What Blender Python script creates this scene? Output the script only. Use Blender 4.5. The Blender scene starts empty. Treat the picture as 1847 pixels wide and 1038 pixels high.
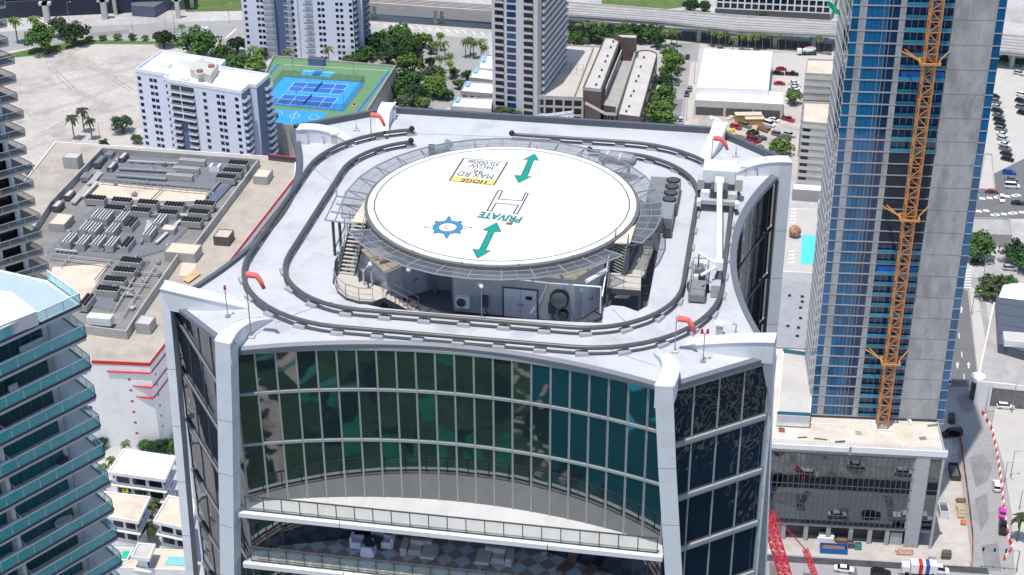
import bpy, math, random
from mathutils import Vector, Matrix
from mathutils.geometry import tessellate_polygon
random.seed(7)
SC = bpy.context.scene
COL = SC.collection
rad = math.radians
V3 = Vector
PADZ = 190.0
# ---------------------------------------------------------------- camera
CF, CT, CR = 2850.784, 0.506504743, -0.00529277348
CP = V3((0.654749, -97.147140, PADZ + 47.166214))
_fw = V3((0, math.cos(CT), -math.sin(CT)))
_rt = V3((1, 0, 0))
_up = _rt.cross(_fw)
_r = math.cos(CR) * _rt + math.sin(CR) * _up
_u = -math.sin(CR) * _rt + math.cos(CR) * _up
W, H = 1847.0, 1038.0
def ray(x, y):
    return (x - W / 2) / CF * _r - (y - H / 2) / CF * _u + _fw
def at(x, y, z=0.0):
    """the point of the level z that is seen at photo pixel x, y"""
    d = ray(x, y)
    t = (z - CP.z) / d.z
    return CP + t * d
def on_plane(x, y, a, b):
    """the point of the upright plane through a and b seen at photo pixel x, y"""
    n = V3((b[1] - a[1], a[0] - b[0], 0))
    d = ray(x, y)
    t = (V3((a[0], a[1], 0)) - V3((CP.x, CP.y, 0))).dot(n) / d.dot(n)
    return CP + t * d
def row_of(P):
    d = P - CP
    return H / 2 - CF * d.dot(_u) / d.dot(_fw)
def zup(base, y):
    """height at which the upright line over base reaches picture row y"""
    lo, hi = base.z, base.z + 400
    for _ in range(50):
        m = (lo + hi) / 2
        if row_of(V3((base.x, base.y, m))) > y: lo = m
        else: hi = m
    return m
# ---------------------------------------------------------------- objects
ROOTM = {}
def thing(name, label, cat, loc=(0, 0, 0), rz=0.0, group=None):
    o = bpy.data.objects.new(name, None)
    COL.objects.link(o)
    o.empty_display_size = 0.5
    o.location = loc
    o.rotation_euler = (0, 0, rz)
    o['label'] = label
    o['category'] = cat
    if group: o['group'] = group
    ROOTM[o.name] = (Matrix.Translation(V3(loc)) @ Matrix.Rotation(rz, 4, 'Z')).inverted()
    return o
def tag(o, label, cat, group=None):
    o['label'] = label
    o['category'] = cat
    if group: o['group'] = group
    return o
def struct(o, kind='structure'):
    o['kind'] = kind
    return o
def dup(root, loc, rz=0.0, label=None, group=None, scale=None, cat=None):
    r = root.copy()
    COL.objects.link(r)
    r.location = loc
    r.rotation_euler = (0, 0, rz)
    if scale is not None:
        r.scale = scale if hasattr(scale, '__len__') else (scale,) * 3
    if label: r['label'] = label
    if group: r['group'] = group
    if cat: r['category'] = cat
    for ch in root.children:
        c = ch.copy()
        COL.objects.link(c)
        c.parent = r
        for g in ch.children:
            d = g.copy()
            COL.objects.link(d)
            d.parent = c
    return r
def recolour(root, part, m):
    for c in root.children:
        if c.name.split('.')[0] == part:
            c.material_slots[0].link = 'OBJECT'
            c.material_slots[0].material = m
class MB:
    def __init__(s):
        s.v, s.f, s.mi = [], [], []
        s.cur = 0
    def add(s, vs, fs):
        n = len(s.v)
        s.v += [tuple(p) for p in vs]
        s.f += [tuple(n + i for i in f) for f in fs]
        s.mi += [s.cur] * len(fs)
        return s
    def box(s, cx, cy, z0, sx, sy, sz, rz=0.0, top=1.0):
        c, n = math.cos(rz), math.sin(rz)
        vs = []
        for z, k in ((z0, 1.0), (z0 + sz, top)):
            for dx, dy in ((-1, -1), (1, -1), (1, 1), (-1, 1)):
                x, y = dx * sx / 2 * k, dy * sy / 2 * k
                vs.append((cx + x * c - y * n, cy + x * n + y * c, z))
        return s.add(vs, [(3, 2, 1, 0), (4, 5, 6, 7), (0, 1, 5, 4), (1, 2, 6, 5), (2, 3, 7, 6), (3, 0, 4, 7)])
    def prism(s, poly, z0, z1, bottom=True, topf=True):
        n = len(poly)
        a = sum(poly[i][0] * poly[(i + 1) % n][1] - poly[(i + 1) % n][0] * poly[i][1] for i in range(n))
        p = list(poly) if a > 0 else list(poly)[::-1]
        vs = [(q[0], q[1], z0) for q in p] + [(q[0], q[1], z1) for q in p]
        fs = [(i, (i + 1) % n, n + (i + 1) % n, n + i) for i in range(n)]
        tris = tessellate_polygon([[V3((q[0], q[1], 0)) for q in p]])
        for t in tris:
            t = orient(t, p)
            if topf: fs.append(tuple(n + i for i in t))
            if bottom: fs.append(tuple(reversed(t)))
        return s.add(vs, fs)
    def sheet(s, poly, z, holes=()):
        rings = [list(poly)] + [list(h) for h in holes]
        flat = [q for r in rings for q in r]
        tris = tessellate_polygon([[V3((q[0], q[1], 0)) for q in r] for r in rings])
        return s.add([(q[0], q[1], z) for q in flat], [orient(t, flat) for t in tris])
    def quad(s, a, b, c, d):
        return s.add([a, b, c, d], [(0, 1, 2, 3)])
    def strip(s, A, B, closed=False):
        n = len(A)
        m = n if closed else n - 1
        return s.add(list(A) + list(B), [(i, (i + 1) % n, n + (i + 1) % n, n + i) for i in range(m)])
    def bar(s, a, b, w, h=None, up=(0, 0, 1)):
        h = w if h is None else h
        a, b = V3(a), V3(b)
        d = (b - a)
        if d.length < 1e-6: return s
        d = d.normalized()
        u = V3(up)
        if abs(d.dot(u)) > 0.98: u = V3((1, 0, 0))
        x = d.cross(u).normalized() * (w / 2)
        y = x.cross(d).normalized() * (h / 2)
        vs = [p + sx * x + sy * y for p in (a, b) for sx, sy in ((-1, -1), (1, -1), (1, 1), (-1, 1))]
        return s.add(vs, [(0, 1, 2, 3), (7, 6, 5, 4), (4, 5, 1, 0), (5, 6, 2, 1), (6, 7, 3, 2), (7, 4, 0, 3)])
    def tube(s, pts, r, n=6, closed=False):
        pts = [V3(p) for p in pts]
        m = len(pts)
        rr = r if hasattr(r, '__len__') else [r] * m
        vs = []
        for i, p in enumerate(pts):
            if closed: d = pts[(i + 1) % m] - pts[i - 1]
            else: d = pts[min(i + 1, m - 1)] - pts[max(i - 1, 0)]
            d = d.normalized() if d.length > 1e-9 else V3((0, 0, 1))
            u = V3((0, 0, 1)) if abs(d.z) < 0.95 else V3((1, 0, 0))
            x = d.cross(u).normalized()
            y = x.cross(d)
            for k in range(n):
                t = 2 * math.pi * k / n
                vs.append(p + rr[i] * (math.cos(t) * x + math.sin(t) * y))
        fs = []
        for i in range(m if closed else m - 1):
            j = (i + 1) % m
            for k in range(n):
                l = (k + 1) % n
                fs.append((i * n + l, i * n + k, j * n + k, j * n + l))
        if not closed:
            fs.append(tuple(range(n)))
            fs.append(tuple((m - 1) * n + k for k in reversed(range(n))))
        return s.add(vs, fs)
    def cyl(s, x, y, z0, z1, r, r2=None, n=16):
        r2 = r if r2 is None else r2
        vs = [(x + q * math.cos(2 * math.pi * k / n), y + q * math.sin(2 * math.pi * k / n), z)
              for z, q in ((z0, r), (z1, r2)) for k in range(n)]
        fs = [(k, (k + 1) % n, n + (k + 1) % n, n + k) for k in range(n)]
        fs += [tuple(reversed(range(n))), tuple(range(n, 2 * n))]
        return s.add(vs, fs)
    def ball(s, c, r, n=10, m=6, sq=(1, 1, 1)):
        vs, fs = [], []
        for i in range(m + 1):
            t = math.pi * i / m
            for k in range(n):
                p = 2 * math.pi * k / n
                vs.append((c[0] + r * sq[0] * math.sin(t) * math.cos(p), c[1] + r * sq[1] * math.sin(t) * math.sin(p), c[2] + r * sq[2] * math.cos(t)))
        for i in range(m):
            for k in range(n):
                fs.append((i * n + k, (i + 1) * n + k, (i + 1) * n + (k + 1) % n, i * n + (k + 1) % n))
        return s.add(vs, fs)
    def build(s, name, m, parent=None, origin=None, smooth=False):
        me = bpy.data.meshes.new(name)
        if parent is not None:
            q = parent
            while q.parent is not None: q = q.parent
            M = ROOTM.get(q.name, Matrix.Identity(4))
            vs = [M @ V3(p) for p in s.v]
        elif origin is not None:
            o3 = V3(origin)
            vs = [V3(p) - o3 for p in s.v]
        else:
            vs = s.v
        me.from_pydata([tuple(p) for p in vs], [], s.f)
        for mm in (m if isinstance(m, (list, tuple)) else [m]): me.materials.append(mm)
        if isinstance(m, (list, tuple)): me.polygons.foreach_set('material_index', s.mi)
        if smooth: me.polygons.foreach_set('use_smooth', [True] * len(me.polygons))
        me.update()
        o = bpy.data.objects.new(name, me)
        COL.objects.link(o)
        if parent is not None: o.parent = parent
        if origin is not None: o.location = origin
        return o
def orient(t, p):
    a, b, c = (p[i] for i in t)
    k = (b[0] - a[0]) * (c[1] - a[1]) - (c[0] - a[0]) * (b[1] - a[1])
    return tuple(t) if k > 0 else tuple(reversed(t))
def inset(poly, d):
    """poly moved inwards by d (works for either winding)"""
    n = len(poly)
    a = sum(poly[i][0] * poly[(i + 1) % n][1] - poly[(i + 1) % n][0] * poly[i][1] for i in range(n))
    p = [V3((q[0], q[1])) for q in (poly if a > 0 else list(poly)[::-1])]
    out = []
    for i in range(n):
        e1 = (p[i] - p[i - 1]).normalized()
        e2 = (p[(i + 1) % n] - p[i]).normalized()
        n1, n2 = V3((-e1.y, e1.x)), V3((-e2.y, e2.x))
        b = n1 + n2
        b = b / max(b.dot(n1), 0.25)
        q = p[i] + d * b
        out.append((q.x, q.y))
    return out
def lerp(a, b, t): return a + (b - a) * t
def xy(P): return (P[0], P[1])
ORD = 'first second third fourth fifth sixth seventh eighth ninth tenth eleventh twelfth thirteenth fourteenth fifteenth sixteenth seventeenth eighteenth nineteenth twentieth'.split()
class Parts:
    """collects the repeats of one part of one thing: the first 100 become parts, the rest one part of kind stuff"""
    def __init__(s, name, m, parent):
        s.name, s.m, s.parent, s.n, s.rest = name, m, parent, 0, None
    def put(s, mb):
        s.n += 1
        if s.n <= 100: return mb.build(s.name, s.m, s.parent)
        if s.rest is None: s.rest = MB()
        s.rest.add(mb.v, mb.f)
    def done(s):
        if s.rest is not None: struct(s.rest.build(s.name, s.m, s.parent), 'stuff')
# ---------------------------------------------------------------- materials
MATS = {}
def mat(name, col, rough=0.6, var=0.10, scale=0.6, metal=0.0, spec=0.4, stain=None, stain_amt=0.0, stain_scale=0.08, bump=0.0, rnd=0.0, fine=0.0, streak=None):
    if name in MATS: return MATS[name]
    m = bpy.data.materials.new(name)
    m.use_nodes = True
    nt = m.node_tree
    N, L = nt.nodes, nt.links
    b = N['Principled BSDF']
    b.inputs['Roughness'].default_value = rough
    b.inputs['Metallic'].default_value = metal
    b.inputs['Specular IOR Level'].default_value = spec
    tc = N.new('ShaderNodeTexCoord')
    vec = tc.outputs['Object']
    if streak:
        mp = N.new('ShaderNodeMapping')
        mp.inputs['Scale'].default_value = streak
        L.new(vec, mp.inputs['Vector'])
        vec = mp.outputs['Vector']
    nz = N.new('ShaderNodeTexNoise')
    nz.inputs['Scale'].default_value = scale
    nz.inputs['Detail'].default_value = 6
    nz.inputs['Roughness'].default_value = 0.65
    L.new(vec, nz.inputs['Vector'])
    mr = N.new('ShaderNodeMapRange')
    mr.inputs['From Min'].default_value = 0.3
    mr.inputs['From Max'].default_value = 0.7
    mr.inputs['To Min'].default_value = 1 - var
    mr.inputs['To Max'].default_value = 1 + var
    L.new(nz.outputs['Fac'], mr.inputs['Value'])
    val = mr.outputs['Result']
    if fine:
        n3 = N.new('ShaderNodeTexNoise')
        n3.inputs['Scale'].default_value = scale * 9
        n3.inputs['Detail'].default_value = 3
        L.new(tc.outputs['Object'], n3.inputs['Vector'])
        m3 = N.new('ShaderNodeMapRange')
        m3.inputs['From Min'].default_value = 0.3
        m3.inputs['From Max'].default_value = 0.7
        m3.inputs['To Min'].default_value = 1 - fine
        m3.inputs['To Max'].default_value = 1 + fine
        L.new(n3.outputs['Fac'], m3.inputs['Value'])
        mm = N.new('ShaderNodeMath'); mm.operation = 'MULTIPLY'
        L.new(val, mm.inputs[0]); L.new(m3.outputs['Result'], mm.inputs[1])
        val = mm.outputs[0]
    if rnd:
        oi = N.new('ShaderNodeObjectInfo')
        m2 = N.new('ShaderNodeMapRange')
        m2.inputs['To Min'].default_value = 1 - rnd
        m2.inputs['To Max'].default_value = 1 + rnd
        L.new(oi.outputs['Random'], m2.inputs['Value'])
        mm = N.new('ShaderNodeMath'); mm.operation = 'MULTIPLY'
        L.new(val, mm.inputs[0]); L.new(m2.outputs['Result'], mm.inputs[1])
        val = mm.outputs[0]
    vm = N.new('ShaderNodeVectorMath'); vm.operation = 'SCALE'
    vm.inputs[0].default_value = col
    L.new(val, vm.inputs['Scale'])
    out = vm.outputs['Vector']
    if stain:
        n2 = N.new('ShaderNodeTexNoise')
        n2.inputs['Scale'].default_value = stain_scale
        n2.inputs['Detail'].default_value = 8
        n2.inputs['Roughness'].default_value = 0.7
        L.new(vec, n2.inputs['Vector'])
        r2 = N.new('ShaderNodeMapRange')
        r2.inputs['From Min'].default_value = 0.5
        r2.inputs['From Max'].default_value = 0.68
        r2.inputs['To Max'].default_value = stain_amt
        L.new(n2.outputs['Fac'], r2.inputs['Value'])
        mx = N.new('ShaderNodeMix'); mx.data_type = 'RGBA'
        L.new(r2.outputs['Result'], mx.inputs['Factor'])
        L.new(out, mx.inputs['A'])
        mx.inputs['B'].default_value = (*stain, 1)
        out = mx.outputs['Result']
    L.new(out, b.inputs['Base Color'])
    if bump:
        bp = N.new('ShaderNodeBump')
        bp.inputs['Strength'].default_value = bump
        bp.inputs['Distance'].default_value = 0.05
        L.new(nz.outputs['Fac'], bp.inputs['Height'])
        L.new(bp.outputs['Normal'], b.inputs['Normal'])
    MATS[name] = m
    return m
def glass(name, col, ior=1.9, rough=0.03, wav=0.02, scale=0.5, metal=0.0, rnd=0.35):
    if name in MATS: return MATS[name]
    m = bpy.data.materials.new(name)
    m.use_nodes = True
    N, L = m.node_tree.nodes, m.node_tree.links
    b = N['Principled BSDF']
    b.inputs['Roughness'].default_value = rough
    b.inputs['Metallic'].default_value = metal
    b.inputs['IOR'].default_value = ior
    tc = N.new('ShaderNodeTexCoord')
    nz = N.new('ShaderNodeTexNoise')
    nz.inputs['Scale'].default_value = scale
    nz.inputs['Detail'].default_value = 1
    L.new(tc.outputs['Object'], nz.inputs['Vector'])
    bp = N.new('ShaderNodeBump')
    bp.inputs['Strength'].default_value = 1.0
    bp.inputs['Distance'].default_value = wav
    L.new(nz.outputs['Fac'], bp.inputs['Height'])
    L.new(bp.outputs['Normal'], b.inputs['Normal'])
    oi = N.new('ShaderNodeObjectInfo')
    mr = N.new('ShaderNodeMapRange')
    mr.inputs['To Min'].default_value = 1 - rnd
    mr.inputs['To Max'].default_value = 1 + rnd
    L.new(oi.outputs['Random'], mr.inputs['Value'])
    vm = N.new('ShaderNodeVectorMath'); vm.operation = 'SCALE'
    vm.inputs[0].default_value = col
    L.new(mr.outputs['Result'], vm.inputs['Scale'])
    L.new(vm.outputs['Vector'], b.inputs['Base Color'])
    MATS[name] = m
    return m
def clear(name, col, alpha):
    """see-through panel: a thin tinted sheet that lets part of the light pass"""
    m = bpy.data.materials.new(name)
    m.use_nodes = True
    N, L = m.node_tree.nodes, m.node_tree.links
    b = N['Principled BSDF']
    b.inputs['Base Color'].default_value = (*col, 1)
    b.inputs['Roughness'].default_value = 0.08
    b.inputs['Alpha'].default_value = alpha
    MATS[name] = m
    return m
M_deck = mat('roof_coating', (0.53, 0.54, 0.56), 0.5, 0.05, 0.5, stain=(0.37, 0.375, 0.39), stain_amt=0.75, stain_scale=0.3, fine=0.03)
M_pad = mat('pad_paint', (0.72, 0.72, 0.705), 0.5, 0.02, 0.4, stain=(0.47, 0.40, 0.33), stain_amt=0.5, stain_scale=0.42)
M_pier = mat('pier_concrete', (0.70, 0.71, 0.74), 0.55, 0.05, 0.8, stain=(0.52, 0.51, 0.50), stain_amt=0.4, stain_scale=0.5)
M_white = mat('white_paint', (0.78, 0.78, 0.78), 0.5, 0.04, 0.5, stain=(0.6, 0.58, 0.55), stain_amt=0.35, stain_scale=0.3)
M_whiteroof = mat('white_membrane', (0.80, 0.80, 0.79), 0.6, 0.04, 0.3, stain=(0.42, 0.39, 0.35), stain_amt=0.6, stain_scale=0.14)
M_blush = mat('sky_tinted_white_stucco', (0.66, 0.69, 0.78), 0.7, 0.04, 0.2)  # white paint; the sky's blue on shaded walls is put into the colour
M_navy = mat('navy_stucco', (0.10, 0.15, 0.26), 0.7, 0.08, 0.3)
M_conc = mat('concrete', (0.38, 0.37, 0.355), 0.8, 0.12, 0.25, stain=(0.25, 0.24, 0.22), stain_amt=0.5, stain_scale=0.15, fine=0.08)
M_conclight = mat('pale_concrete', (0.52, 0.50, 0.47), 0.8, 0.10, 0.25, stain=(0.36, 0.34, 0.31), stain_amt=0.55, stain_scale=0.12, fine=0.06)
M_conctower = mat('bare_tower_concrete', (0.37, 0.37, 0.375), 0.8, 0.22, 0.35, stain=(0.22, 0.22, 0.225), stain_amt=0.85, stain_scale=0.25, fine=0.10, streak=(1, 1, 0.4))
M_slate = mat('slate_metal', (0.085, 0.10, 0.125), 0.45, 0.06, 0.5)
M_fascia = mat('grey_metal_fascia', (0.15, 0.165, 0.19), 0.4, 0.05, 0.5)
M_mull = mat('mullion_metal', (0.33, 0.35, 0.36), 0.4, 0.05, 1.0)
M_steel = mat('galvanised_steel', (0.25, 0.265, 0.285), 0.45, 0.08, 2.0)
M_dsteel = mat('dark_steel', (0.075, 0.08, 0.085), 0.45, 0.1, 2.0)
M_rail = mat('track_rail', (0.09, 0.09, 0.088), 0.35, 0.1, 1.5)
M_black = mat('black_plastic', (0.018, 0.018, 0.02), 0.5, 0.2, 1.0)
M_grey = mat('grey_plaster', (0.42, 0.425, 0.44), 0.7, 0.06, 0.8, stain=(0.30, 0.29, 0.28), stain_amt=0.5, stain_scale=0.6)
M_door = mat('grey_door', (0.58, 0.59, 0.62), 0.5, 0.03, 1.0)
M_beige = mat('beige_roof_felt', (0.56, 0.47, 0.36), 0.8, 0.12, 0.3, stain=(0.40, 0.32, 0.23), stain_amt=0.5, stain_scale=0.2, fine=0.06)
M_tan = mat('tan_roof_slabs', (0.64, 0.545, 0.43), 0.8, 0.10, 0.2, stain=(0.42, 0.34, 0.26), stain_amt=0.6, stain_scale=0.12, fine=0.06)
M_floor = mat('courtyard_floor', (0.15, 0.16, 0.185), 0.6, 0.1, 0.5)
M_orange = mat('orange_crane_steel', (0.50, 0.225, 0.085), 0.5, 0.12, 0.8)
M_red = mat('red_paint', (0.50, 0.03, 0.035), 0.5, 0.08, 1.0)
M_sock = mat('windsock_cloth', (0.80, 0.15, 0.13), 0.8, 0.1, 2.0)
M_crane_red = mat('red_crane_steel', (0.62, 0.03, 0.06), 0.45, 0.1, 0.8)
M_green = mat('green_arrow_paint', (0.0, 0.29, 0.21), 0.55, 0.05, 1.0)
M_line = mat('dark_outline_paint', (0.05, 0.05, 0.05), 0.6, 0.1, 1.0)
M_yellow = mat('yellow_paint', (0.80, 0.56, 0.14), 0.6, 0.05, 1.0)
M_blue = mat('blue_star_paint', (0.045, 0.24, 0.42), 0.5, 0.05, 1.0)
M_win = glass('dark_window', (0.008, 0.012, 0.025), 1.5, 0.05, 0.0, rnd=0.5)
M_winblue = glass('blue_window', (0.004, 0.03, 0.12), 1.6, 0.05, 0.0, rnd=0.5)
# ================================================================ the main tower
YAW = rad(-10)
def T(u, v, z=0.0):
    c, s = math.cos(YAW), math.sin(YAW)
    return V3((u * c - v * s, u * s + v * c, PADZ + z))
def arc(p, q, sag, n):
    """n + 1 points from p to q bowed inwards (towards the axis of the tower) by sag"""
    p, q = V3(p), V3(q)
    nrm = V3((-(q - p).y, (q - p).x)).normalized()
    if nrm.dot(-(p + q)) < 0: nrm = -nrm
    return [xy(p.lerp(q, i / n) + nrm * sag * (1 - (2 * i / n - 1) ** 2)) for i in range(n + 1)]
DK = -3.0
CA, CB, CC, CD = (-19.2, -12.0), (-13.6, -16.8), (12.7, -16.7), (18.6, -12.2)
CE, CFc, CG, CH = (18.9, 15.7), (13.2, 20.8), (-13.0, 20.8), (-19.6, 16.0)
SAGF, SAGS = 2.5, 2.75
front = arc(CB, CC, SAGF, 44)
right = arc(CD, CE, 3.15, 28)
left = arc(CH, CA, 3.3, 28)
outline = front + right + [CFc, CG] + left
def ring_out(pl, d): return inset(pl, -d)
tower = thing('glass_tower', 'tall glass tower with white concrete piers and a round helipad on its roof', 'tower', (0, 0, 0), YAW)
# deck with the well for the plant room
hole_px = [(600, 511), (618, 530), (640, 545), (690, 556), (800, 566), (900, 573), (1030, 581), (1086, 583), (1089, 556), (1104, 551), (1125, 553), (1150, 562), (1168, 552), (1180, 490), (1192, 430), (1185, 380), (1110, 330), (920, 300), (770, 310), (690, 350), (640, 410), (604, 470)]
holeW = [at(x, y, PADZ + DK) for x, y in hole_px]
deckW = [T(u, v, DK) for u, v in outline]
MB().sheet([xy(p) for p in deckW], PADZ + DK, [[xy(p) for p in holeW]]).build('roof_deck', M_deck, tower)
mb = MB()
n = len(holeW)
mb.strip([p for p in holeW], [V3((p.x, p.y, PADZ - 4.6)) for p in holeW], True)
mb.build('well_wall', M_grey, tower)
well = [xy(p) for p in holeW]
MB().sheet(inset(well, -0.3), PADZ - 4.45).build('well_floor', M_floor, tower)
# a few repair patches and seams of the roof coating
seam = mat('seam_coating', (0.31, 0.325, 0.355), 0.55, 0.06, 0.6)
for pts in ([(497, 583), (545, 562), (600, 545)], [(720, 240), (905, 247), (1010, 252)], [(1105, 558), (1133, 586)], [(1085, 625), (1150, 650), (1185, 660)], [(560, 300), (600, 330)]):
    MB().tube([at(x, y, PADZ + DK + 0.01) for x, y in pts], 0.03, 4).build('roof_seam', seam, tower)
# coping: sloped on the front and the right, an upstand at the back and the left
def coping(poly, name, m, prof):
    """prof: list of (distance outwards, height)"""
    mb = MB()
    rows = []
    for d, z in prof:
        row = []
        for i, p in enumerate(poly):
            a = V3(poly[max(i - 1, 0)]); b = V3(poly[min(i + 1, len(poly) - 1)])
            t = (b - a).normalized()
            nn = V3((t.y, -t.x))
            q = V3(p) + nn * d
            row.append(T(q.x, q.y, z))
        rows.append(row)
    for a, b in zip(rows, rows[1:]): mb.strip(b, a)
    return mb.build(name, m, tower)
slope = [(0.0, DK - 0.05), (0.0, DK + 0.08), (0.26, DK - 0.06), (0.26, DK - 0.34), (0.1, DK - 0.4)]
wide = [(0.0, DK - 0.05), (0.0, DK + 0.16), (0.45, DK - 0.06), (0.45, DK - 0.4), (0.3, DK - 0.5)]
ups = [(-0.02, DK - 0.1), (-0.02, DK + 0.5), (0.5, DK + 0.42), (0.5, DK - 0.7)]
coping(front, 'front_coping', M_fascia, slope)
coping(right, 'side_coping', M_fascia, wide)
coping([CC, CD], 'corner_coping', M_fascia, slope)
coping([(CA[0] - .35, CA[1] + .3), CB], 'corner_coping', M_fascia, slope)
coping([CE, CFc], 'corner_coping', M_slate, ups)
coping([CFc, CG], 'rear_coping', M_slate, ups)
coping([CG, CH], 'corner_coping', M_slate, ups)
coping(left, 'side_coping', M_slate, [(-0.02, DK - 0.1), (-0.02, DK + 0.3), (0.45, DK + 0.15), (0.45, DK - 0.7)])
# ---------------------------------------------------------------- storeys
PB = T(*CB); PC = T(*CC)
basel = on_plane(432, 912, T(CB[0], CB[1] - 0.5), T(CC[0], CC[1] - 0.5))
def zrow(y): return zup(V3((basel.x, basel.y, PADZ - 60)), y) - PADZ
Z1 = zrow(914)                       # upper terrace
ROWS = [DK - 0.34, zrow(717), zrow(808), Z1]
HS = zrow(914) - zrow(1005)          # storey height below
M_gl = glass('tower_glass', (0.002, 0.018, 0.022), 2.7, 0.02, 0.012, 0.35, rnd=0.3)
M_gl2 = glass('tower_glass_side', (0.004, 0.010, 0.020), 2.2, 0.02, 0.016, 0.9, rnd=0.3)
def band(poly, z0, z1, nm, m, every=1, mw=0.09, horiz=True, md=0.12, mm=None):
    """one storey of glazing along a plan line, its mullions a sub-part"""
    lo = [T(u, v, z0) for u, v in poly]
    hi = [T(u, v, z1) for u, v in poly]
    g = MB().strip(lo, hi).build(nm, m, tower)
    mb = MB()
    for i in range(0, len(poly), every): mb.bar(lo[i] + V3((0, 0, .03)), hi[i] - V3((0, 0, .03)), mw, md, up=(0.3, -1, 0))
    if horiz:
        for i in range(len(poly) - 1):
            mb.bar(hi[i] - V3((0, 0, 0.09)), hi[i + 1] - V3((0, 0, 0.09)), md * 1.5, 0.18)
    mb.build('mullions', mm or M_mull, g)
    return g
fglass = arc((CB[0] - .2, CB[1]), (CC[0] + .25, CC[1]), SAGF - 0.2, 44)
for a, b in zip(ROWS[1:], ROWS): band(fglass[::2], a, b, 'front_glazing', M_gl, 1, 0.11)
LV = [Z1 - k * HS for k in range(8)]
deep = arc((CB[0] - .3, CB[1]), (CC[0] + .35, CC[1]), 4.3, 30)
deep2 = [(u, v) for u, v in deep]
for k in range(3):
    band(deep2, LV[k + 1], LV[k] - 0.35, 'recessed_glazing', M_gl, 1, 0.08, horiz=False, mm=M_slate)
# slabs, terraces, railings
M_terr = mat('terrace_stone', (0.55, 0.54, 0.53), 0.55, 0.08, 0.4, stain=(0.42, 0.42, 0.42), stain_amt=0.6, stain_scale=0.5, streak=(1, .25, 1))
def checker():
    m = mat('terrace_tiles', (0.5, 0.5, 0.5), 0.5, 0.06, 0.5)
    N, L = m.node_tree.nodes, m.node_tree.links
    tc = N.new('ShaderNodeTexCoord')
    mp = N.new('ShaderNodeMapping'); mp.inputs['Rotation'].default_value = (0, 0, rad(45))
    ck = N.new('ShaderNodeTexChecker'); ck.inputs['Scale'].default_value = 1.15
    ck.inputs['Color1'].default_value = (0.50, 0.56, 0.62, 1); ck.inputs['Color2'].default_value = (0.33, 0.27, 0.235, 1)
    L.new(tc.outputs['Object'], mp.inputs['Vector']); L.new(mp.outputs['Vector'], ck.inputs['Vector'])
    L.new(ck.outputs['Color'], N['Principled BSDF'].inputs['Base Color'])
    return m
M_tiles = checker()
M_rglass = clear('railing_glass', (0.36, 0.46, 0.42), 0.3)
VE = -17.75
for k in range(3):
    z = LV[k]
    arcp = fglass[::2] if k == 0 else deep2
    poly = [(CB[0] - .6, VE)] + [(CC[0] + .5, VE)] + [(u, v + 0.6) for u, v in arcp[::-1]]
    sm = M_terr if k == 0 else M_tiles
    MB().prism([xy(T(u, v)) for u, v in poly], PADZ + z - 0.34, PADZ + z).build('terrace_slab', sm, tower)
    # white edge beam in three lengths with joints
    us = [CB[0] - .6, -7.4, 6.0, CC[0] + .5]
    for a, b in zip(us, us[1:]):
        mb = MB()
        mb.bar(T((a + .03), VE - .14, z - .13), T(b - .03, VE - .14, z - .13), 0.28, 0.34)
        mb.build('slab_edge', M_white, tower)
    rl = MB()
    nb = 22
    pu = [lerp(CB[0] - 0.1, CC[0] + 0.1, i / nb) for i in range(nb + 1)]
    for u in pu: rl.bar(T(u, VE + .12, z), T(u, VE + .12, z + 1.15), 0.06, 0.06)
    rl.bar(T(pu[0], VE + .12, z + 1.17), T(pu[-1], VE + .12, z + 1.17), 0.10, 0.06)
    rl.bar(T(pu[0], VE + .12, z + 0.06), T(pu[-1], VE + .12, z + 0.06), 0.06, 0.06)
    r = rl.build('railing', M_dsteel, tower)
    MB().quad(T(pu[0], VE + .12, z + .1), T(pu[-1], VE + .12, z + .1), T(pu[-1], VE + .12, z + 1.12), T(pu[0], VE + .12, z + 1.12)).build('railing_glass', M_rglass, r)
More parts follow.
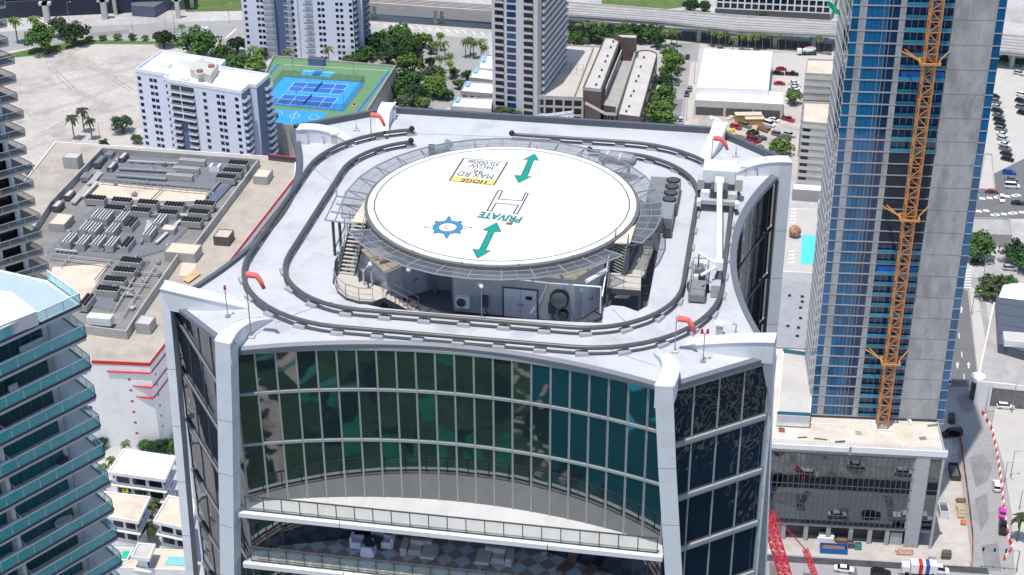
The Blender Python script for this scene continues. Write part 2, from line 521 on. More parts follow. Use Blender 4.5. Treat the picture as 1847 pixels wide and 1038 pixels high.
# side and corner glazing; storey lines follow the terraces
ZS = [DK - 0.36] + [DK - 0.36 - (k + 1) * HS for k in range(9)]
for k in range(7):
    z1, z0 = ZS[k], ZS[k + 1]
    band(arc((CD[0] - .1, CD[1]), (CE[0] - .1, CE[1]), 3.05, 14), z0, z1 if k == 0 else z1 - .3, 'side_glazing', M_gl2, 1, 0.09, mm=M_slate)
    band(arc((CH[0] + .1, CH[1]), (CA[0] + .1, CA[1]), 3.2, 14), z0, z1 if k == 0 else z1 - .3, 'side_glazing', M_gl2, 1, 0.09, mm=M_slate)
    s = -0.05 * k
    e = (V3(CD) - V3(CC)).normalized()
    p0 = V3(CC) + e * .3; p1 = V3(CD) + e * (0.15 - s)
    wq = V3(CD) + e * .75; n0 = V3((e.y, -e.x)) * -.12
    MB().quad(T(p1.x + n0.x, p1.y + n0.y, z0), T(wq.x + n0.x, wq.y + n0.y, z0), T(wq.x + n0.x, wq.y + n0.y, z1), T(p1.x + e.x * .25 + n0.x, p1.y + e.y * .25 + n0.y, z1)).build('pier_web', M_pier, tower)
    band([xy(p0.lerp(p1, i / 4)) for i in range(5)], z0 + .12, z1 - .12, 'corner_glazing', M_gl2, 1, 0.10)
    mb = MB().bar(T(p0.x, p0.y, z0), T(p1.x, p1.y, z0), 0.34, 0.24)
    mb.build('spandrel', M_mull, tower)
    e = (V3(CA) - V3(CB)).normalized()
    p0 = V3(CA) + e * (0.45 - s); p1 = V3(CB) + e * .2
    wq = V3(CA) + e * 1.3; n0 = V3((-e.y, e.x)) * -.12
    MB().quad(T(wq.x + n0.x, wq.y + n0.y, z0), T(p0.x + n0.x, p0.y + n0.y, z0), T(p0.x + e.x * .25 + n0.x, p0.y + e.y * .25 + n0.y, z1), T(wq.x + n0.x, wq.y + n0.y, z1)).build('pier_web', M_pier, tower)
    g = band([xy(p0.lerp(p1, i / 5)) for i in range(6)], z0, z1, 'corner_glazing', M_gl2, 1, 0.08, horiz=False, mm=M_slate)
    nn = V3((-0.65, -0.76))
    MB().bar(T(p0.x + nn.x * .1, p0.y + nn.y * .1, z1 - 0.6), T(p1.x + nn.x * .1, p1.y + nn.y * .1, z0 - 0.9), 0.14, 0.14).build('brace', M_fascia, tower)
body = inset([q for q in [CA, CB, (0, CB[1] + 4.6), CC, CD, (CD[0] - 3.5, 1.5), CE, CFc, CG, CH, (CH[0] + 3.6, 1.5)]], 0.55)
MB().prism([xy(T(u, v)) for u, v in body], 0.0, PADZ + DK - 0.75, topf=False).build('shaft', M_gl2, tower)
# ---------------------------------------------------------------- piers that curl over the roof as fins
FIN = [((447, 551), (293, 513), (346, 1030)), ((483, 575), (401, 617), (416, 1020)), ((1191, 637), (1198, 696), (1214, 1020)), ((1237, 620), (1399, 609), (1372, 1030)),
       ((1303, 320), (1426, 287), None), ((1268, 292), (1300, 219), None), ((692, 245), (702, 184), None), ((643, 262), (537, 229), None)]
zbot = PADZ + LV[2]
tilt = [0.55, -0.45, 0.5, -0.35, 0.4, -0.2, 0.25, -0.5]
for fi, (pi, po, pb) in enumerate(FIN):
    A = at(*pi, PADZ + DK); B = at(*po, PADZ + DK + 1.25)
    B0 = V3((B.x, B.y, PADZ + DK))
    d = (B0 - A).normalized()
    side = V3((-d.y, d.x, 0))
    w = 0.5
    mb = MB()
    n = 14
    topL, topR, botL, botR = [], [], [], []
    L = (B0 - A).length
    for i in range(n + 1):
        t = i / n
        p = A.lerp(B0, t) + side * tilt[fi] * math.sin(math.pi * t)
        h = 1.2 * (1 - (1 - t) ** 2.2)
        ww = w * (0.8 + 0.25 * t)
        topL.append(p + side * ww + V3((0, 0, h))); topR.append(p - side * ww + V3((0, 0, h)))
        botL.append(p + side * ww + V3((0, 0, -0.3))); botR.append(p - side * ww + V3((0, 0, -0.3)))
    mb.strip(topL, topR); mb.strip(botL, topL); mb.strip(topR, botR)
    mb.quad(botL[-1], topL[-1], topR[-1], botR[-1])
    for rowi in (topL, topR):            # raised lips along the top
        mb.tube([p + V3((0, 0, 0.01)) for p in rowi], 0.07, 5)
    fin = mb.build('roof_fin', M_pier, tower)
    # upright pier below the outer end
    Bt = B0 + d * 0.02
    hd = (.28, .45, .45, .36, .45, .45, .45, .45)[fi]
    Bm = Bt - d * (hd - .01)
    if pb:
        q = at(*pb, zbot)
        if fi in (1, 2): q = on_plane(pb[0], pb[1], (Bm.x, Bm.y), (Bm.x + 1, Bm.y + math.tan(YAW)))
        lean = V3((q.x - Bm.x, q.y - Bm.y, 0)) / max(1, (Bm.z - q.z))
    else: lean = V3((0, 0, 0))
    mb = MB()
    rings = []
    zs = [PADZ + DK + 0.9] + [PADZ + z for z in ZS[1:6]] + [PADZ - 40, 0.0]
    for j, z in enumerate(zs):
        k = min(PADZ + DK - z, 27.0)
        c = Bm + lean * max(k, 0); c.z = z
        hw = 0.53
        rings.append([c + side * hw + d * hd, c - side * hw + d * hd, c - side * hw - d * hd, c + side * hw - d * hd])
    for r0, r1 in zip(rings, rings[1:]): mb.strip(r0, r1, True)
    p = mb.build('pier', M_pier, tower)
    jt = MB()
    for j in range(1, 6):
        r0 = rings[j]
        o = sum((q for q in r0), V3((0, 0, 0))) / 4
        ring = [o + (q - o) * 1.006 for q in r0]
        jt.strip([q + V3((0, 0, .025)) for q in ring], [q - V3((0, 0, .025)) for q in ring], True)
    jt.build('pier_joint', M_mull, p)
# ---------------------------------------------------------------- terrace furniture on the lower terrace
ZT = PADZ + LV[1]
M_cush = mat('grey_cushion', (0.55, 0.51, 0.49), 0.9, 0.06, 2.0)
M_lav = mat('pale_cushion', (0.72, 0.74, 0.84), 0.9, 0.06, 2.0)
M_wood = mat('teak', (0.20, 0.11, 0.075), 0.7, 0.2, 2.0)
def sofa(px, py, mir, label):
    c = at(px, py, ZT)
    t = thing('chaise_sofa', label, 'sofa', c, YAW, 'sofas on the tiled terrace')
    def B(nm, x, y, z, sx, sy, sz, m=M_cush):
        mb = MB(); mb.box(x * mir, y, z, sx, sy, sz, top=0.96)
        o = mb.build(nm, m, None); o.parent = t
        return o
    B('base', 0, 0, 0.05, 2.5, 1.0, 0.2); B('seat_cushion', -0.25, -0.05, 0.26, 0.85, 0.85, 0.2); B('chaise_cushion', 0.72, -0.25, 0.26, 0.95, 1.5, 0.2)
    B('armrest', -0.98, -0.05, 0.05, 0.42, 1.25, 0.62); B('backrest', 0.0, 0.45, 0.26, 1.5, 0.3, 0.45); B('back_cushion', -0.2, 0.27, 0.46, 0.9, 0.25, 0.35, M_cush)
    return t
sofa(757, 996, 1, 'grey chaise sofa on the tiled terrace, beside the round table')
sofa(893, 1010, -1, 'grey chaise sofa on the tiled terrace, farther from the round table')
c = at(672, 985, ZT)
t = thing('round_table', 'dark round low table between pale armchairs on the tiled terrace', 'table', c, YAW)
mb = MB().cyl(0, 0, 0.42, 0.47, 0.62, n=24); o = mb.build('table_top', M_dsteel); o.parent = t
mb = MB().cyl(0, 0, 0.0, 0.42, 0.1, n=10); o = mb.build('pedestal', M_dsteel); o.parent = t
mb = MB().cyl(0.05, 0, 0.47, 0.6, 0.05, n=8); o = mb.build('vase', M_white); o.parent = t
for i, (px, py, rz, lb) in enumerate([(684, 965, 180, 'pale armchair behind the round terrace table'), (645, 985, -90, 'pale armchair left of the round terrace table'), (700, 985, 90, 'pale armchair right of the round terrace table'), (665, 1001, 0, 'pale armchair in front of the round terrace table, by the railing')]):
    t = thing('armchair', lb, 'armchair', at(px, py, ZT), YAW + rad(rz), 'armchairs round the terrace table')
    for nm, a in (('seat', (0, 0, 0.1, .72, .7, .3)), ('backrest', (0, -0.36, 0.1, .75, .16, .78)), ('armrest', (-.4, 0, 0.1, .12, .72, .5)), ('armrest', (.4, 0, 0.1, .12, .72, .5))):
        o = MB().box(*a, top=0.95).build(nm, M_lav); o.parent = t
for px, py, lb in ((1020, 1028, 'slatted wooden lounger on the tiled terrace, left one'), (1066, 1034, 'slatted wooden lounger on the tiled terrace, right one')):
    t = thing('deck_lounger', lb, 'lounger', at(px, py, ZT), YAW + rad(-25), 'loungers on the tiled terrace')
    for j, nm in enumerate(('bed', 'backrest')):
        mb = MB()
        for k in range(7):
            if j == 0: mb.box(0, -0.6 + k * 0.17, 0.3, 0.62, 0.12, 0.05)
            else: mb.bar((-.31, 0.6 + k * .11, .33 + k * .1), (.31, 0.6 + k * .11, .33 + k * .1), 0.1, 0.04, up=(0, -0.7, 0.7))
        o = mb.build(nm, M_wood); o.parent = t
    mb = MB()
    for x in (-.28, .28):
        mb.bar((x, -.6, .26), (x, .7, .26), .05); mb.bar((x, -.55, 0), (x, -.55, .26), .05); mb.bar((x, .6, 0), (x, .6, .26), .05)
    o = mb.build('frame', M_wood); o.parent = t
c = at(982, 1000, ZT)
t = thing('potted_plant', 'small silvery plant in a pot on the tiled terrace', 'plant', c)
o = MB().cyl(0, 0, 0, .35, .2, .26).build('pot', M_grey); o.parent = t
mb = MB()
for k in range(40):
    a, e = random.uniform(0, 6.28), random.uniform(.2, 1.3)
    p = V3((math.cos(a) * math.cos(e), math.sin(a) * math.cos(e), math.sin(e))) * .55
    mb.bar((0, 0, .35), (p.x, p.y, .35 + p.z), .06, .01)
o = mb.build('foliage', mat('silver_leaf', (0.22, 0.27, 0.26), 0.7, 0.2, 3)); o.parent = t
# ================================================================ helipad
def text_mesh(s, bold=0.0):
    cu = bpy.data.curves.new('lettering', 'FONT')
    cu.body = s
    cu.align_x = 'CENTER'; cu.align_y = 'CENTER'
    cu.offset = bold
    cu.resolution_u = 3
    ob = bpy.data.objects.new('lettering', cu)
    me = bpy.data.meshes.new_from_object(ob)
    bpy.data.objects.remove(ob)
    return [tuple(v.co) for v in me.vertices], [tuple(p.vertices) for p in me.polygons]
def lettering(s, c, xdir, w, h, m, parent, bold=0.0, updir=None):
    """writing centred on c; xdir is the reading direction, w and h its size"""
    vs, fs = text_mesh(s, bold)
    xs = [v[0] for v in vs]; ys = [v[1] for v in vs]
    kx = w / (max(xs) - min(xs)); ky = h / (max(ys) - min(ys))
    mx, my = (max(xs) + min(xs)) / 2, (max(ys) + min(ys)) / 2
    x = V3(xdir).normalized(); y = V3(updir).normalized() if updir else V3((0, 0, 1)).cross(x)
    mb = MB()
    mb.add([V3(c) + x * (v[0] - mx) * kx + y * (v[1] - my) * ky for v in vs], fs)
    return mb.build('lettering', m, parent)
pad = thing('helipad', 'round white rooftop helipad with green arrows, blue star and a see-through safety net', 'helipad', (0, 0, PADZ))
RP = 9.15
def circ(r, z, n=72, a0=0.0): return [V3((r * math.cos(a0 + 2 * math.pi * k / n), r * math.sin(a0 + 2 * math.pi * k / n), PADZ + z)) for k in range(n)]
mb = MB(); c0 = circ(RP, 0); c1 = circ(RP, -.12)
mb.add(c0, [tuple(range(72))]); mb.strip(c1, c0, True)
mb.build('deck', M_pad, pad)
mb = MB(); mb.strip(circ(RP, -.12), circ(RP + .18, -.1), True); mb.v, mb.f, mb.mi = [], [], []
a = circ(RP + .22, -.06); b = circ(RP + .22, -.42); c = circ(RP - .6, -.42); e = circ(RP + .01, -.06)
mb.strip(b, a, True); mb.strip(c, b, True); mb.strip(a, e, True)
mb.build('edge_gutter', mat('gutter_metal', (0.14, 0.14, 0.135), .5, .1, 2), pad)
mb = MB(); mb.strip(circ(8.73, .004, 40), circ(8.655, .004, 40), True); mb.build('perimeter_line', M_line, pad)
MB().sheet([xy(p) for p in circ(RP - .5, 0)], PADZ - .43).build('deck_underside', M_grey, pad)
def P(x, y, dz=.005): return at(x, y, PADZ + dz)
# load box
bx = [(836.4, 285.6), (915.6, 292.8), (890.6, 334), (810.8, 326.2)]
def loop_line(pts, w, m, name, dz=.008, closed=True):
    mb = MB(); n = len(pts)
    for i in range(n if closed else n - 1):
        a, b = P(*pts[i], dz), P(*pts[(i + 1) % n], dz)
        d = (b - a).normalized(); s = V3((-d.y, d.x, 0)) * w / 2
        a, b = a - d * w * .4, b + d * w * .4
        mb.quad(a - s, b - s, b + s, a + s)
    return mb.build(name, m, pad)
yb = [(817.5, 318.4), (895.6, 325.8), (890.6, 334), (810.8, 326.2)]
mb = MB(); mb.quad(P(*yb[3]), P(*yb[2]), P(*yb[1]), P(*yb[0])); mb.build('yellow_band', M_yellow, pad)
mb = MB()
for i in range(4):
    a, b = P(*bx[i], .010 + .001 * i), P(*bx[(i + 1) % 4], .010 + .001 * i)
    d = (b - a).normalized(); s = V3((-d.y, d.x, 0)) * (.055 if i % 2 else .028)
    mb.quad(a - s, b - s, b + s, a + s)
mb.build('load_frame', M_line, pad)
XD = P(810.8, 326.2) - P(890.6, 334)
UPD = P(890.6, 334) - P(915.6, 292.8)
def wr(s, px0, py0, px1, py1, h, m=M_line, bold=0.0, dz=.012):
    a, b = P(px0, py0, dz), P(px1, py1, dz)
    return lettering(s, (a + b) / 2, b - a, (b - a).length, h, m, pad, bold)
wr('HOGE', 877.6, 329.2, 831.5, 324.8, 0.55, bold=.02)
wr('MAX RD', 889.5, 319.3, 825.6, 313.0, 0.78)
wr("96'", 872, 310.9, 850, 308.8, 0.60)
wr('MGW', 889.5, 302.5, 847, 298.4, 0.62)
wr('30,000#', 901.5, 296.4, 845, 290.8, 0.68)
mb = MB()
for k in range(9):
    a, b = P(lerp(834.3, 900.4, k / 9), lerp(302.3, 308.3, k / 9), .012), P(lerp(834.3, 900.4, (k + .55) / 9), lerp(302.3, 308.3, (k + .55) / 9), .012)
    mb.bar(a, b, .05, .004)
mb.build('dash_line', M_line, pad)
M_private = mat('private_paint', (0.02, 0.20, 0.15), .6, .05, 1)
wr('PRIVATE', 940, 397.2, 863.8, 386.8, 0.95, M_private, 0.04)
q = lambda x, y: (560 + x / 4.6125, 200 + y / 4.6125)
hpts = [q(1790, 683), q(1812, 690), q(1722, 857), q(1688, 853), q(1730, 787), q(1545, 766), q(1505, 835), q(1470, 831), q(1563, 661), q(1597, 668), q(1563, 735), q(1760, 749)]
loop_line(hpts, .09, M_line, 'letter_outline')
A1 = [(963.96, 278), (972, 290), (962.9, 288.9), (951, 318.6), (958.5, 318.8), (935.8, 330), (928, 316.4), (940, 317), (953, 287.8), (944, 288.4)]
A2 = [(896, 402), (903.6, 418.4), (891.7, 418.4), (875.5, 452), (885.2, 452.5), (861.4, 466), (852.7, 449.4), (864.6, 451), (880.9, 417.3), (871.5, 414.7)]
for A in (A1, A2):
    MB().sheet([xy(P(*p)) for p in A], PADZ + .005).build('arrow', M_green, pad)
    loop_line(A, .05, M_line, 'arrow_outline', .009)
# blue star with a white centre
sc = P(807.6, 410.3, .006)
ea = (P(850.5, 410.3) - P(765, 409.9)).normalized(); na = V3((-ea.y, ea.x, 0))
star = []
for k in range(8):
    a = k * math.pi / 4
    rr = [1.65, 1.28][k % 2]
    for da, r in ((-.2, .98), (0, rr), (.2, .98)):
        star.append(sc + (ea * math.cos(a + da) + na * math.sin(a + da)) * r)
hol = [sc + (ea * math.cos(k * .2618) + na * math.sin(k * .2618)) * .62 for k in range(24)]
MB().sheet([xy(p) for p in star], sc.z, [[xy(p) for p in hol]]).build('star', M_blue, pad)
mb = MB()
for k in (0, 4):
    a = k * math.pi / 4
    e = ea * math.cos(a) + na * math.sin(a); f = V3((-e.y, e.x, 0))
    z = V3((0, 0, .005))
    MB().add([sc + e * 1.0 + f * .13 + z, sc + e * 1.0 - f * .13 + z, sc + e * 1.62 + z], [(0, 1, 2)]).build('star_tip', M_white, pad)
mb.v, mb.f, mb.mi = [], [], []
mb = MB(); zz = V3((0, 0, .005))
for i in range(len(star)):
    a, b = star[i] + zz, star[(i + 1) % len(star)] + zz
    mb.bar(a, b, .045, .003)
for i in range(24): mb.bar(hol[i] + zz, hol[(i + 1) % 24] + zz, .045, .003)
for i in range(4):
    ang = [1.2, 2.2, 3.2, 4.2, 5.0]
    mb.bar(sc + zz + ea * .2 * math.cos(ang[i]) + na * .25 * math.sin(ang[i]), sc + zz + ea * .2 * math.cos(ang[i + 1]) + na * .25 * math.sin(ang[i + 1]), .05, .003)
mb.build('star_outline', M_line, pad)
MB().box(*P(918.8, 403.8)[:2], PADZ, .42, .34, .025, YAW).build('drain_cover', mat('rusty_cover', (.22, .10, .08), .8, .2, 4), pad)
# safety net
M_net = clear('net_mesh', (0.17, 0.18, 0.20), 0.5)
NSEG = 32
RI, RO, ZI, ZO = 9.5, 10.95, -.30, -.12
def pol(a, r, z): return V3((r * math.cos(a), r * math.sin(a), PADZ + z))
gapL = math.degrees(math.atan2(*reversed(xy(at(640, 400, PADZ - .3))))) % 360
gapR = math.degrees(math.atan2(*reversed(xy(at(1122, 440, PADZ - .3))))) % 360
fr = MB()
for k in range(NSEG):
    a0, a1 = 2 * math.pi * k / NSEG, 2 * math.pi * (k + 1) / NSEG
    mid = math.degrees((a0 + a1) / 2)
    skip = abs(mid - gapL) < 7.5 or abs(mid - gapR) < 6.5
    fr.tube([pol(a0, RI - .2, ZI), pol(a0, RO, ZO)], .055, 6)
    if not skip:
        fr.tube([pol(a0, RO, ZO), pol(a1, RO, ZO)], .05, 6)
        fr.tube([pol(a0, RI, ZI), pol(a1, RI, ZI)], .03, 5)
        rm_, zm_ = (RI + RO) / 2, (ZI + ZO) / 2
        fr.tube([pol(a0, rm_, zm_), pol(a1, rm_, zm_)], .022, 4)
        fr.tube([pol((a0 + a1) / 2, RI - .1, ZI), pol((a0 + a1) / 2, RO, ZO)], .02, 4)
        fr.tube([pol(a0, RO - .1, ZO - .05), pol(a0, 8.6, -1.3)], .035, 5)
        MB().quad(pol(a0, RI, ZI), pol(a0, RO, ZO - .01), pol(a1, RO, ZO - .01), pol(a1, RI, ZI)).build('net_panel', M_net, pad)
fr.build('net_frame', M_steel, pad)
# edge lights
for k in range(16):
    a = 2 * math.pi * (k + .3) / 16
    mb = MB().cyl(*xy(pol(a, RP + .12, 0)), PADZ - .05, PADZ + .1, .07, .05, 8)
    mb.build('edge_light', M_steel, pad)
mb = MB()
for k in range(10):
    a = 2 * math.pi * k / 10 + .2
    mb.tube([pol(a, 6.6, -4.4), pol(a, 8.0, -.45)], .14, 8)
mb.build('support_strut', M_steel, pad)
# frame over the left stair: bare beams without netting
for i, (p0, p1, z) in enumerate([((607, 354), (655, 361), -.3), ((607, 368), (652, 375), -.3), ((597, 382), (640, 389), -.3), ((586, 397), (634, 404), -.3)]):
    fr = MB(); fr.tube([at(*p0, PADZ + z), at(*p1, PADZ + z)], .06, 6); fr.build('outrigger_beam', M_steel, pad)
fr = MB(); fr.tube([at(607, 340, PADZ - .3), at(607, 354, PADZ - .3), at(586, 397, PADZ - .3)], .06, 6)
fr.tube([at(624, 345, PADZ - .3), at(604, 399, PADZ - .3)], .05, 6)
fr.build('outrigger_edge', M_steel, pad)
for p in ((600, 398), (612, 400)):
    c = at(*p, PADZ - .35); MB().tube([c, V3((c.x, c.y, PADZ + DK))], .1, 8).build('outrigger_post', M_dsteel, pad)
# ================================================================ plant room under the pad
plant = thing('plant_room', 'grey plant room with double doors and wall fans in the well beneath the helipad', 'plant room', (0, -3, PADZ - 4.4))
FZ = PADZ - 4.43
F = {k: at(x, y, FZ) for k, (x, y) in dict(L0=(691, 549), L1=(776, 524), A1=(812, 524), F0=(819, 564), F1=(1035, 585), F2=(1088, 550)).items()}
top = PADZ - 1.15
inner = [V3((5.8, -2.0, 0)), V3((5.5, 3.5, 0)), V3((0, 6, 0)), V3((-5.5, 4, 0)), V3((-8.2, -1.5, 0))]
wallp = [F['L0'], F['L1'], F['A1'], F['F0'], F['F1'], F['F2']] + inner
MB().prism([xy(p) for p in wallp], FZ, top, bottom=False).build('wall', M_grey, plant)
roofp = inset([xy(p) for p in wallp], -.12)
MB().prism(roofp, top + .003, top + .12).build('roof', M_beige, plant)
def face_door(a, b, t0, t1, h, m, nm, leaves=1, z0=FZ, out=.05):
    a, b = V3((a.x, a.y, 0)), V3((b.x, b.y, 0))
    d = (b - a).normalized(); nn = V3((d.y, -d.x, 0))
    w = (t1 - t0) * (b - a).length / leaves
    for k in range(leaves):
        c = a.lerp(b, t0) + d * w * (k + .5)
        mb = MB(); mb.box(c.x + nn.x * out / 2, c.y + nn.y * out / 2, z0 + .08, w - .04, out, h, math.atan2(d.y, d.x))
        o = mb.build(nm, m, plant)
        hd = MB(); hx = c + d * w * (.38 if k == 0 else -.38) + nn * (out + .02)
        hd.box(hx.x, hx.y, z0 + h * .48, .06, .05, .16, math.atan2(d.y, d.x))
        hd.build('handle', M_dsteel, o)
    return d, nn
fr = lambda x: (x - 819) / (1035 - 819)
face_door(F['F0'], F['F1'], fr(910), fr(969), 2.12, M_door, 'door', 2)
mb = MB(); a, b = F['F0'], F['F1']; d = (b - a).normalized(); nn = V3((d.y, -d.x, 0))
for x in (908.5, 970.5):
    c = a.lerp(b, fr(x)); mb.bar(V3((c.x, c.y, FZ)) + nn * .04, V3((c.x, c.y, FZ + 2.3)) + nn * .04, .07)
mb.bar(V3((*xy(a.lerp(b, fr(908.5))), FZ + 2.27)) + nn * .04, V3((*xy(a.lerp(b, fr(970.5))), FZ + 2.27)) + nn * .04, .07)
mb.build('door_frame', M_dsteel, plant)
c = a.lerp(b, fr(955)); mb = MB(); mb.box(c.x + nn.x * .06, c.y + nn.y * .06, FZ + 1.5, .42, .02, .26, math.atan2(d.y, d.x)); mb.build('door_sign', M_black, plant)
face_door(F['L0'], F['L1'], .40, .95, 2.3, M_door, 'door', 2)
face_door(F['F1'], F['F2'], .25, .85, 2.2, M_door, 'door', 2)
mb = MB(); mb.bar(V3((*xy(F['F0']), FZ + .06)) + nn * .03, V3((*xy(F['F1']), FZ + .06)) + nn * .03, .06, .13); mb.build('skirting', M_dsteel, plant)
eq = thing('equipment_hut', 'angled equipment hut with a beige roof between the left stair and the plant room', 'hut', at(690, 520, PADZ - 4.4))
ez = PADZ - 1.5
ep = [at(x, y, ez) for x, y in ((655, 453), (684, 448), (725, 481), (697, 493))]
MB().prism([xy(p) for p in ep], PADZ - 4.43, ez).build('wall', M_grey, eq)
MB().prism(inset([xy(p) for p in ep], -.1), ez + .003, ez + .1).build('roof', M_beige, eq)
mbx = MB(); mbx.bar(ep[0].lerp(ep[3], .5) + V3((0, 0, .12)), ep[1].lerp(ep[2], .5) + V3((0, 0, .12)), .1, .05); mbx.build('roof_joint', M_dsteel, eq)
for k_, (x_, y_) in enumerate(((648, 500), (656, 506), (664, 512), (671, 507))):
    e_ = at(x_, y_, PADZ - 2.4); tag(MB().tube([e_ - V3((0, 0, 2)), e_ + V3((0, 0, .7)), e_ + V3((.3, .3, .9))], .07, 6).build('riser_pipe', M_conclight if k_ % 2 else M_dsteel, None, origin=e_), ORD[k_] + ' upright riser pipe from the left beside the equipment hut', 'pipe', 'riser pipes by the equipment hut')
# pieces on the plant room wall
def wallpt(x, z, out=.0):
    c = a.lerp(b, fr(x)); return V3((c.x, c.y, FZ + z)) + nn * out
t = thing('condenser_unit', 'white air conditioner condenser with one fan on the grey plant room wall', 'air conditioner', wallpt(837, .75, .22))
rz = math.atan2(d.y, d.x)
p = wallpt(837, .6, .2); mb = MB(); mb.box(p.x, p.y, p.z, .95, .36, .82, rz); mb.build('casing', M_white, t)
mb = MB(); mb.tube([wallpt(835, 1.02, .39), wallpt(835, 1.02, .42)], .31, 18); mb.build('fan', M_dsteel, t)
for x, r, z, lb in ((1010, .62, 1.9, 'large round grey fan drum on the plant room wall'), (1017, .33, .75, 'small round dark fan drum beneath the large drum')):
    t = thing('fan_drum', lb, 'fan', wallpt(x, z, 0))
    MB().tube([wallpt(x, z, .02), wallpt(x, z, .38)], r, 24).build('housing', M_black, t)
    MB().tube([wallpt(x, z, .38), wallpt(x, z, .5)], [r * .86, r * .84], 24).build('cover', M_dsteel if r < .5 else mat('drum_cover', (.16, .18, .18), .5, .05, 2), t)
for x, lb in ((876, 'grey electrical box beside the white condenser'), (996, 'small electrical box left of the large fan drum')):
    t = thing('electrical_box', lb, 'electrical box', wallpt(x, .9, .1), group='electrical boxes on the plant room')
    p = wallpt(x, .75, .12); mb = MB(); mb.box(p.x, p.y, p.z, .45, .2, .8, rz); mb.build('cabinet', M_dsteel, t)
    MB().tube([wallpt(x, .75, .1), wallpt(x + 3, .3, .1), wallpt(x + 8, .2, .1)], .03, 5).build('conduit', M_black, t)
M_lampw = mat('lamp_glass', (.85, .85, .85), .3, .02, 1)
for i, (x, y, z, lb) in enumerate([(737, 487, -1.2, 'white globe lamp at the corner of the beige plant roof'), (866, 513, -1.6, 'white globe lamp above the electrical box'), (981, 521, -2.2, 'white globe lamp left of the large fan drum'), (1046, 522, -2.2, 'white globe lamp right of the large fan drum'), (668, 477, -1.4, 'white globe lamp behind the left stair')]):
    p = at(x, y, PADZ + z)
    t = thing('globe_lamp', lb, 'lamp', p, group='globe lamps round the plant room')
    MB().ball(p, .17).build('globe', M_lampw, t)
    MB().tube([p, p + V3((0, .5, .05))], .03, 5).build('bracket', M_white, t)
# pipes
t = thing('white_pipe_rail', 'thin white pipe running round the plant room and down to the roof', 'pipe', at(1085, 515, PADZ - 1.6))
mb = MB(); mb.tube([at(880, 498, PADZ - 1.1), at(990, 511, PADZ - 1.1), at(1084, 518, PADZ - 1.1)], .05, 6)
e = at(1084, 518, PADZ - 1.1); mb.tube([e, V3((e.x, e.y, PADZ + DK))], .05, 6)
e = at(1098, 462, PADZ - .4); e2 = at(1086, 535, PADZ - 2); mb.tube([e, e2], .05, 6)
mb.build('pipe', M_white, t)
t = thing('drain_pipe', 'white bent pipe under the right edge of the pad by the stair', 'pipe', at(1060, 507, PADZ - .9))
mb = MB(); mb.tube([at(1058, 508, PADZ - .9), at(1094, 487, PADZ - .9)], .14, 8); mb.build('pipe', M_white, t)
t = thing('lamp_post', 'thin pole with a white lamp head standing before the plant room', 'lamp post', at(869, 577, PADZ + DK))
e = at(869, 577, PADZ + DK); MB().tube([e, e + V3((0, 0, 2.3))], .035, 6).build('pole', M_steel, t)
MB().ball(e + V3((0, 0, 2.4)), .13).build('lamp_head', M_lampw, t)
# ================================================================ stairs
M_tread = mat('stair_tread', (.50, .46, .40), .8, .08, 2)
def flight(t, a, b, w, n, side, rails=True, stringer=True):
    """steps from a (top) down to b"""
    a, b = V3(a), V3(b)
    d = V3((b.x - a.x, b.y - a.y, 0)); run = d.length / n; d.normalize()
    s = V3((-d.y, d.x, 0))
    for k in range(n):
        c = a + d * run * (k + .5); z = lerp(a.z, b.z, (k + .5) / n)
        mb = MB(); mb.box(c.x, c.y, z - .05, run * .86, w, .05, math.atan2(d.y, d.x)); mb.build('tread', M_tread, t)
    for sd in (-1, 1):
        o = s * sd * (w / 2 + .05)
        if stringer: MB().bar(a + o - V3((0, 0, .1)), b + o - V3((0, 0, .1)), .06, .28).build('stringer', M_dsteel, t)
        if rails:
            mb = MB(); up = V3((0, 0, .95))
            mb.tube([a + o + up, b + o + up], .03, 5); mb.tube([a + o + up * .55, b + o + up * .55], .018, 5)
            for k in range(0, n + 1, 3):
                p = a.lerp(b, k / n) + o; mb.tube([p, p + up], .02, 5)
            mb.build('handrail', M_steel, t)
def landing(t, poly, z, railside, m=M_tread, posts=.9):
    MB().prism([xy(p) for p in poly], z - .08, z).build('landing', m, t)
    mb = MB(); P2 = [V3((p.x, p.y, z)) for p in poly]
    mb.strip([p - V3((0, 0, .45)) for p in P2], [p - V3((0, 0, .02)) for p in P2], True); mb.build('landing_rim', M_dsteel, t)
    if railside:
        mb = MB(); q = [P2[i] for i in railside]
        mb.tube([p + V3((0, 0, .95)) for p in q], .035, 6)
        for i in range(len(q) - 1):
            nn = max(1, int((q[i + 1] - q[i]).length / .75))
            for k in range(nn + 1):
                p = q[i].lerp(q[i + 1], k / nn); mb.tube([p, p + V3((0, 0, .95))], .02, 5)
            mb.tube([q[i] + V3((0, 0, .5)), q[i + 1] + V3((0, 0, .5))], .018, 5)
        mb.build('railing', M_steel, t)
ZL = PADZ - 2.75
t = thing('left_stair', 'metal stair with beige treads and a curved landing left of the helipad', 'staircase', at(640, 500, ZL))
flight(t, at(646, 404, PADZ - .3), at(625, 496, ZL), 1.0, 13, 0)
pl = [at(x, y, ZL) for x, y in [(612, 494), (640, 494), (650, 506), (672, 513), (699, 523), (693, 537), (673, 544), (648, 543), (624, 536), (608, 523), (603, 508)]]
landing(t, pl, ZL, [10, 9, 8, 7, 6])
tt = [at(x, y, PADZ - .12) for x, y in [(668, 347), (665, 380), (660, 402), (634, 400)]]
MB().prism([xy(p) for p in tt], PADZ - .2, PADZ - .12).build('top_landing', M_tan, t)
flight(t, at(690, 531, ZL + .02), at(757, 566, PADZ - 4.4), .95, 9, 0)
mb = MB()
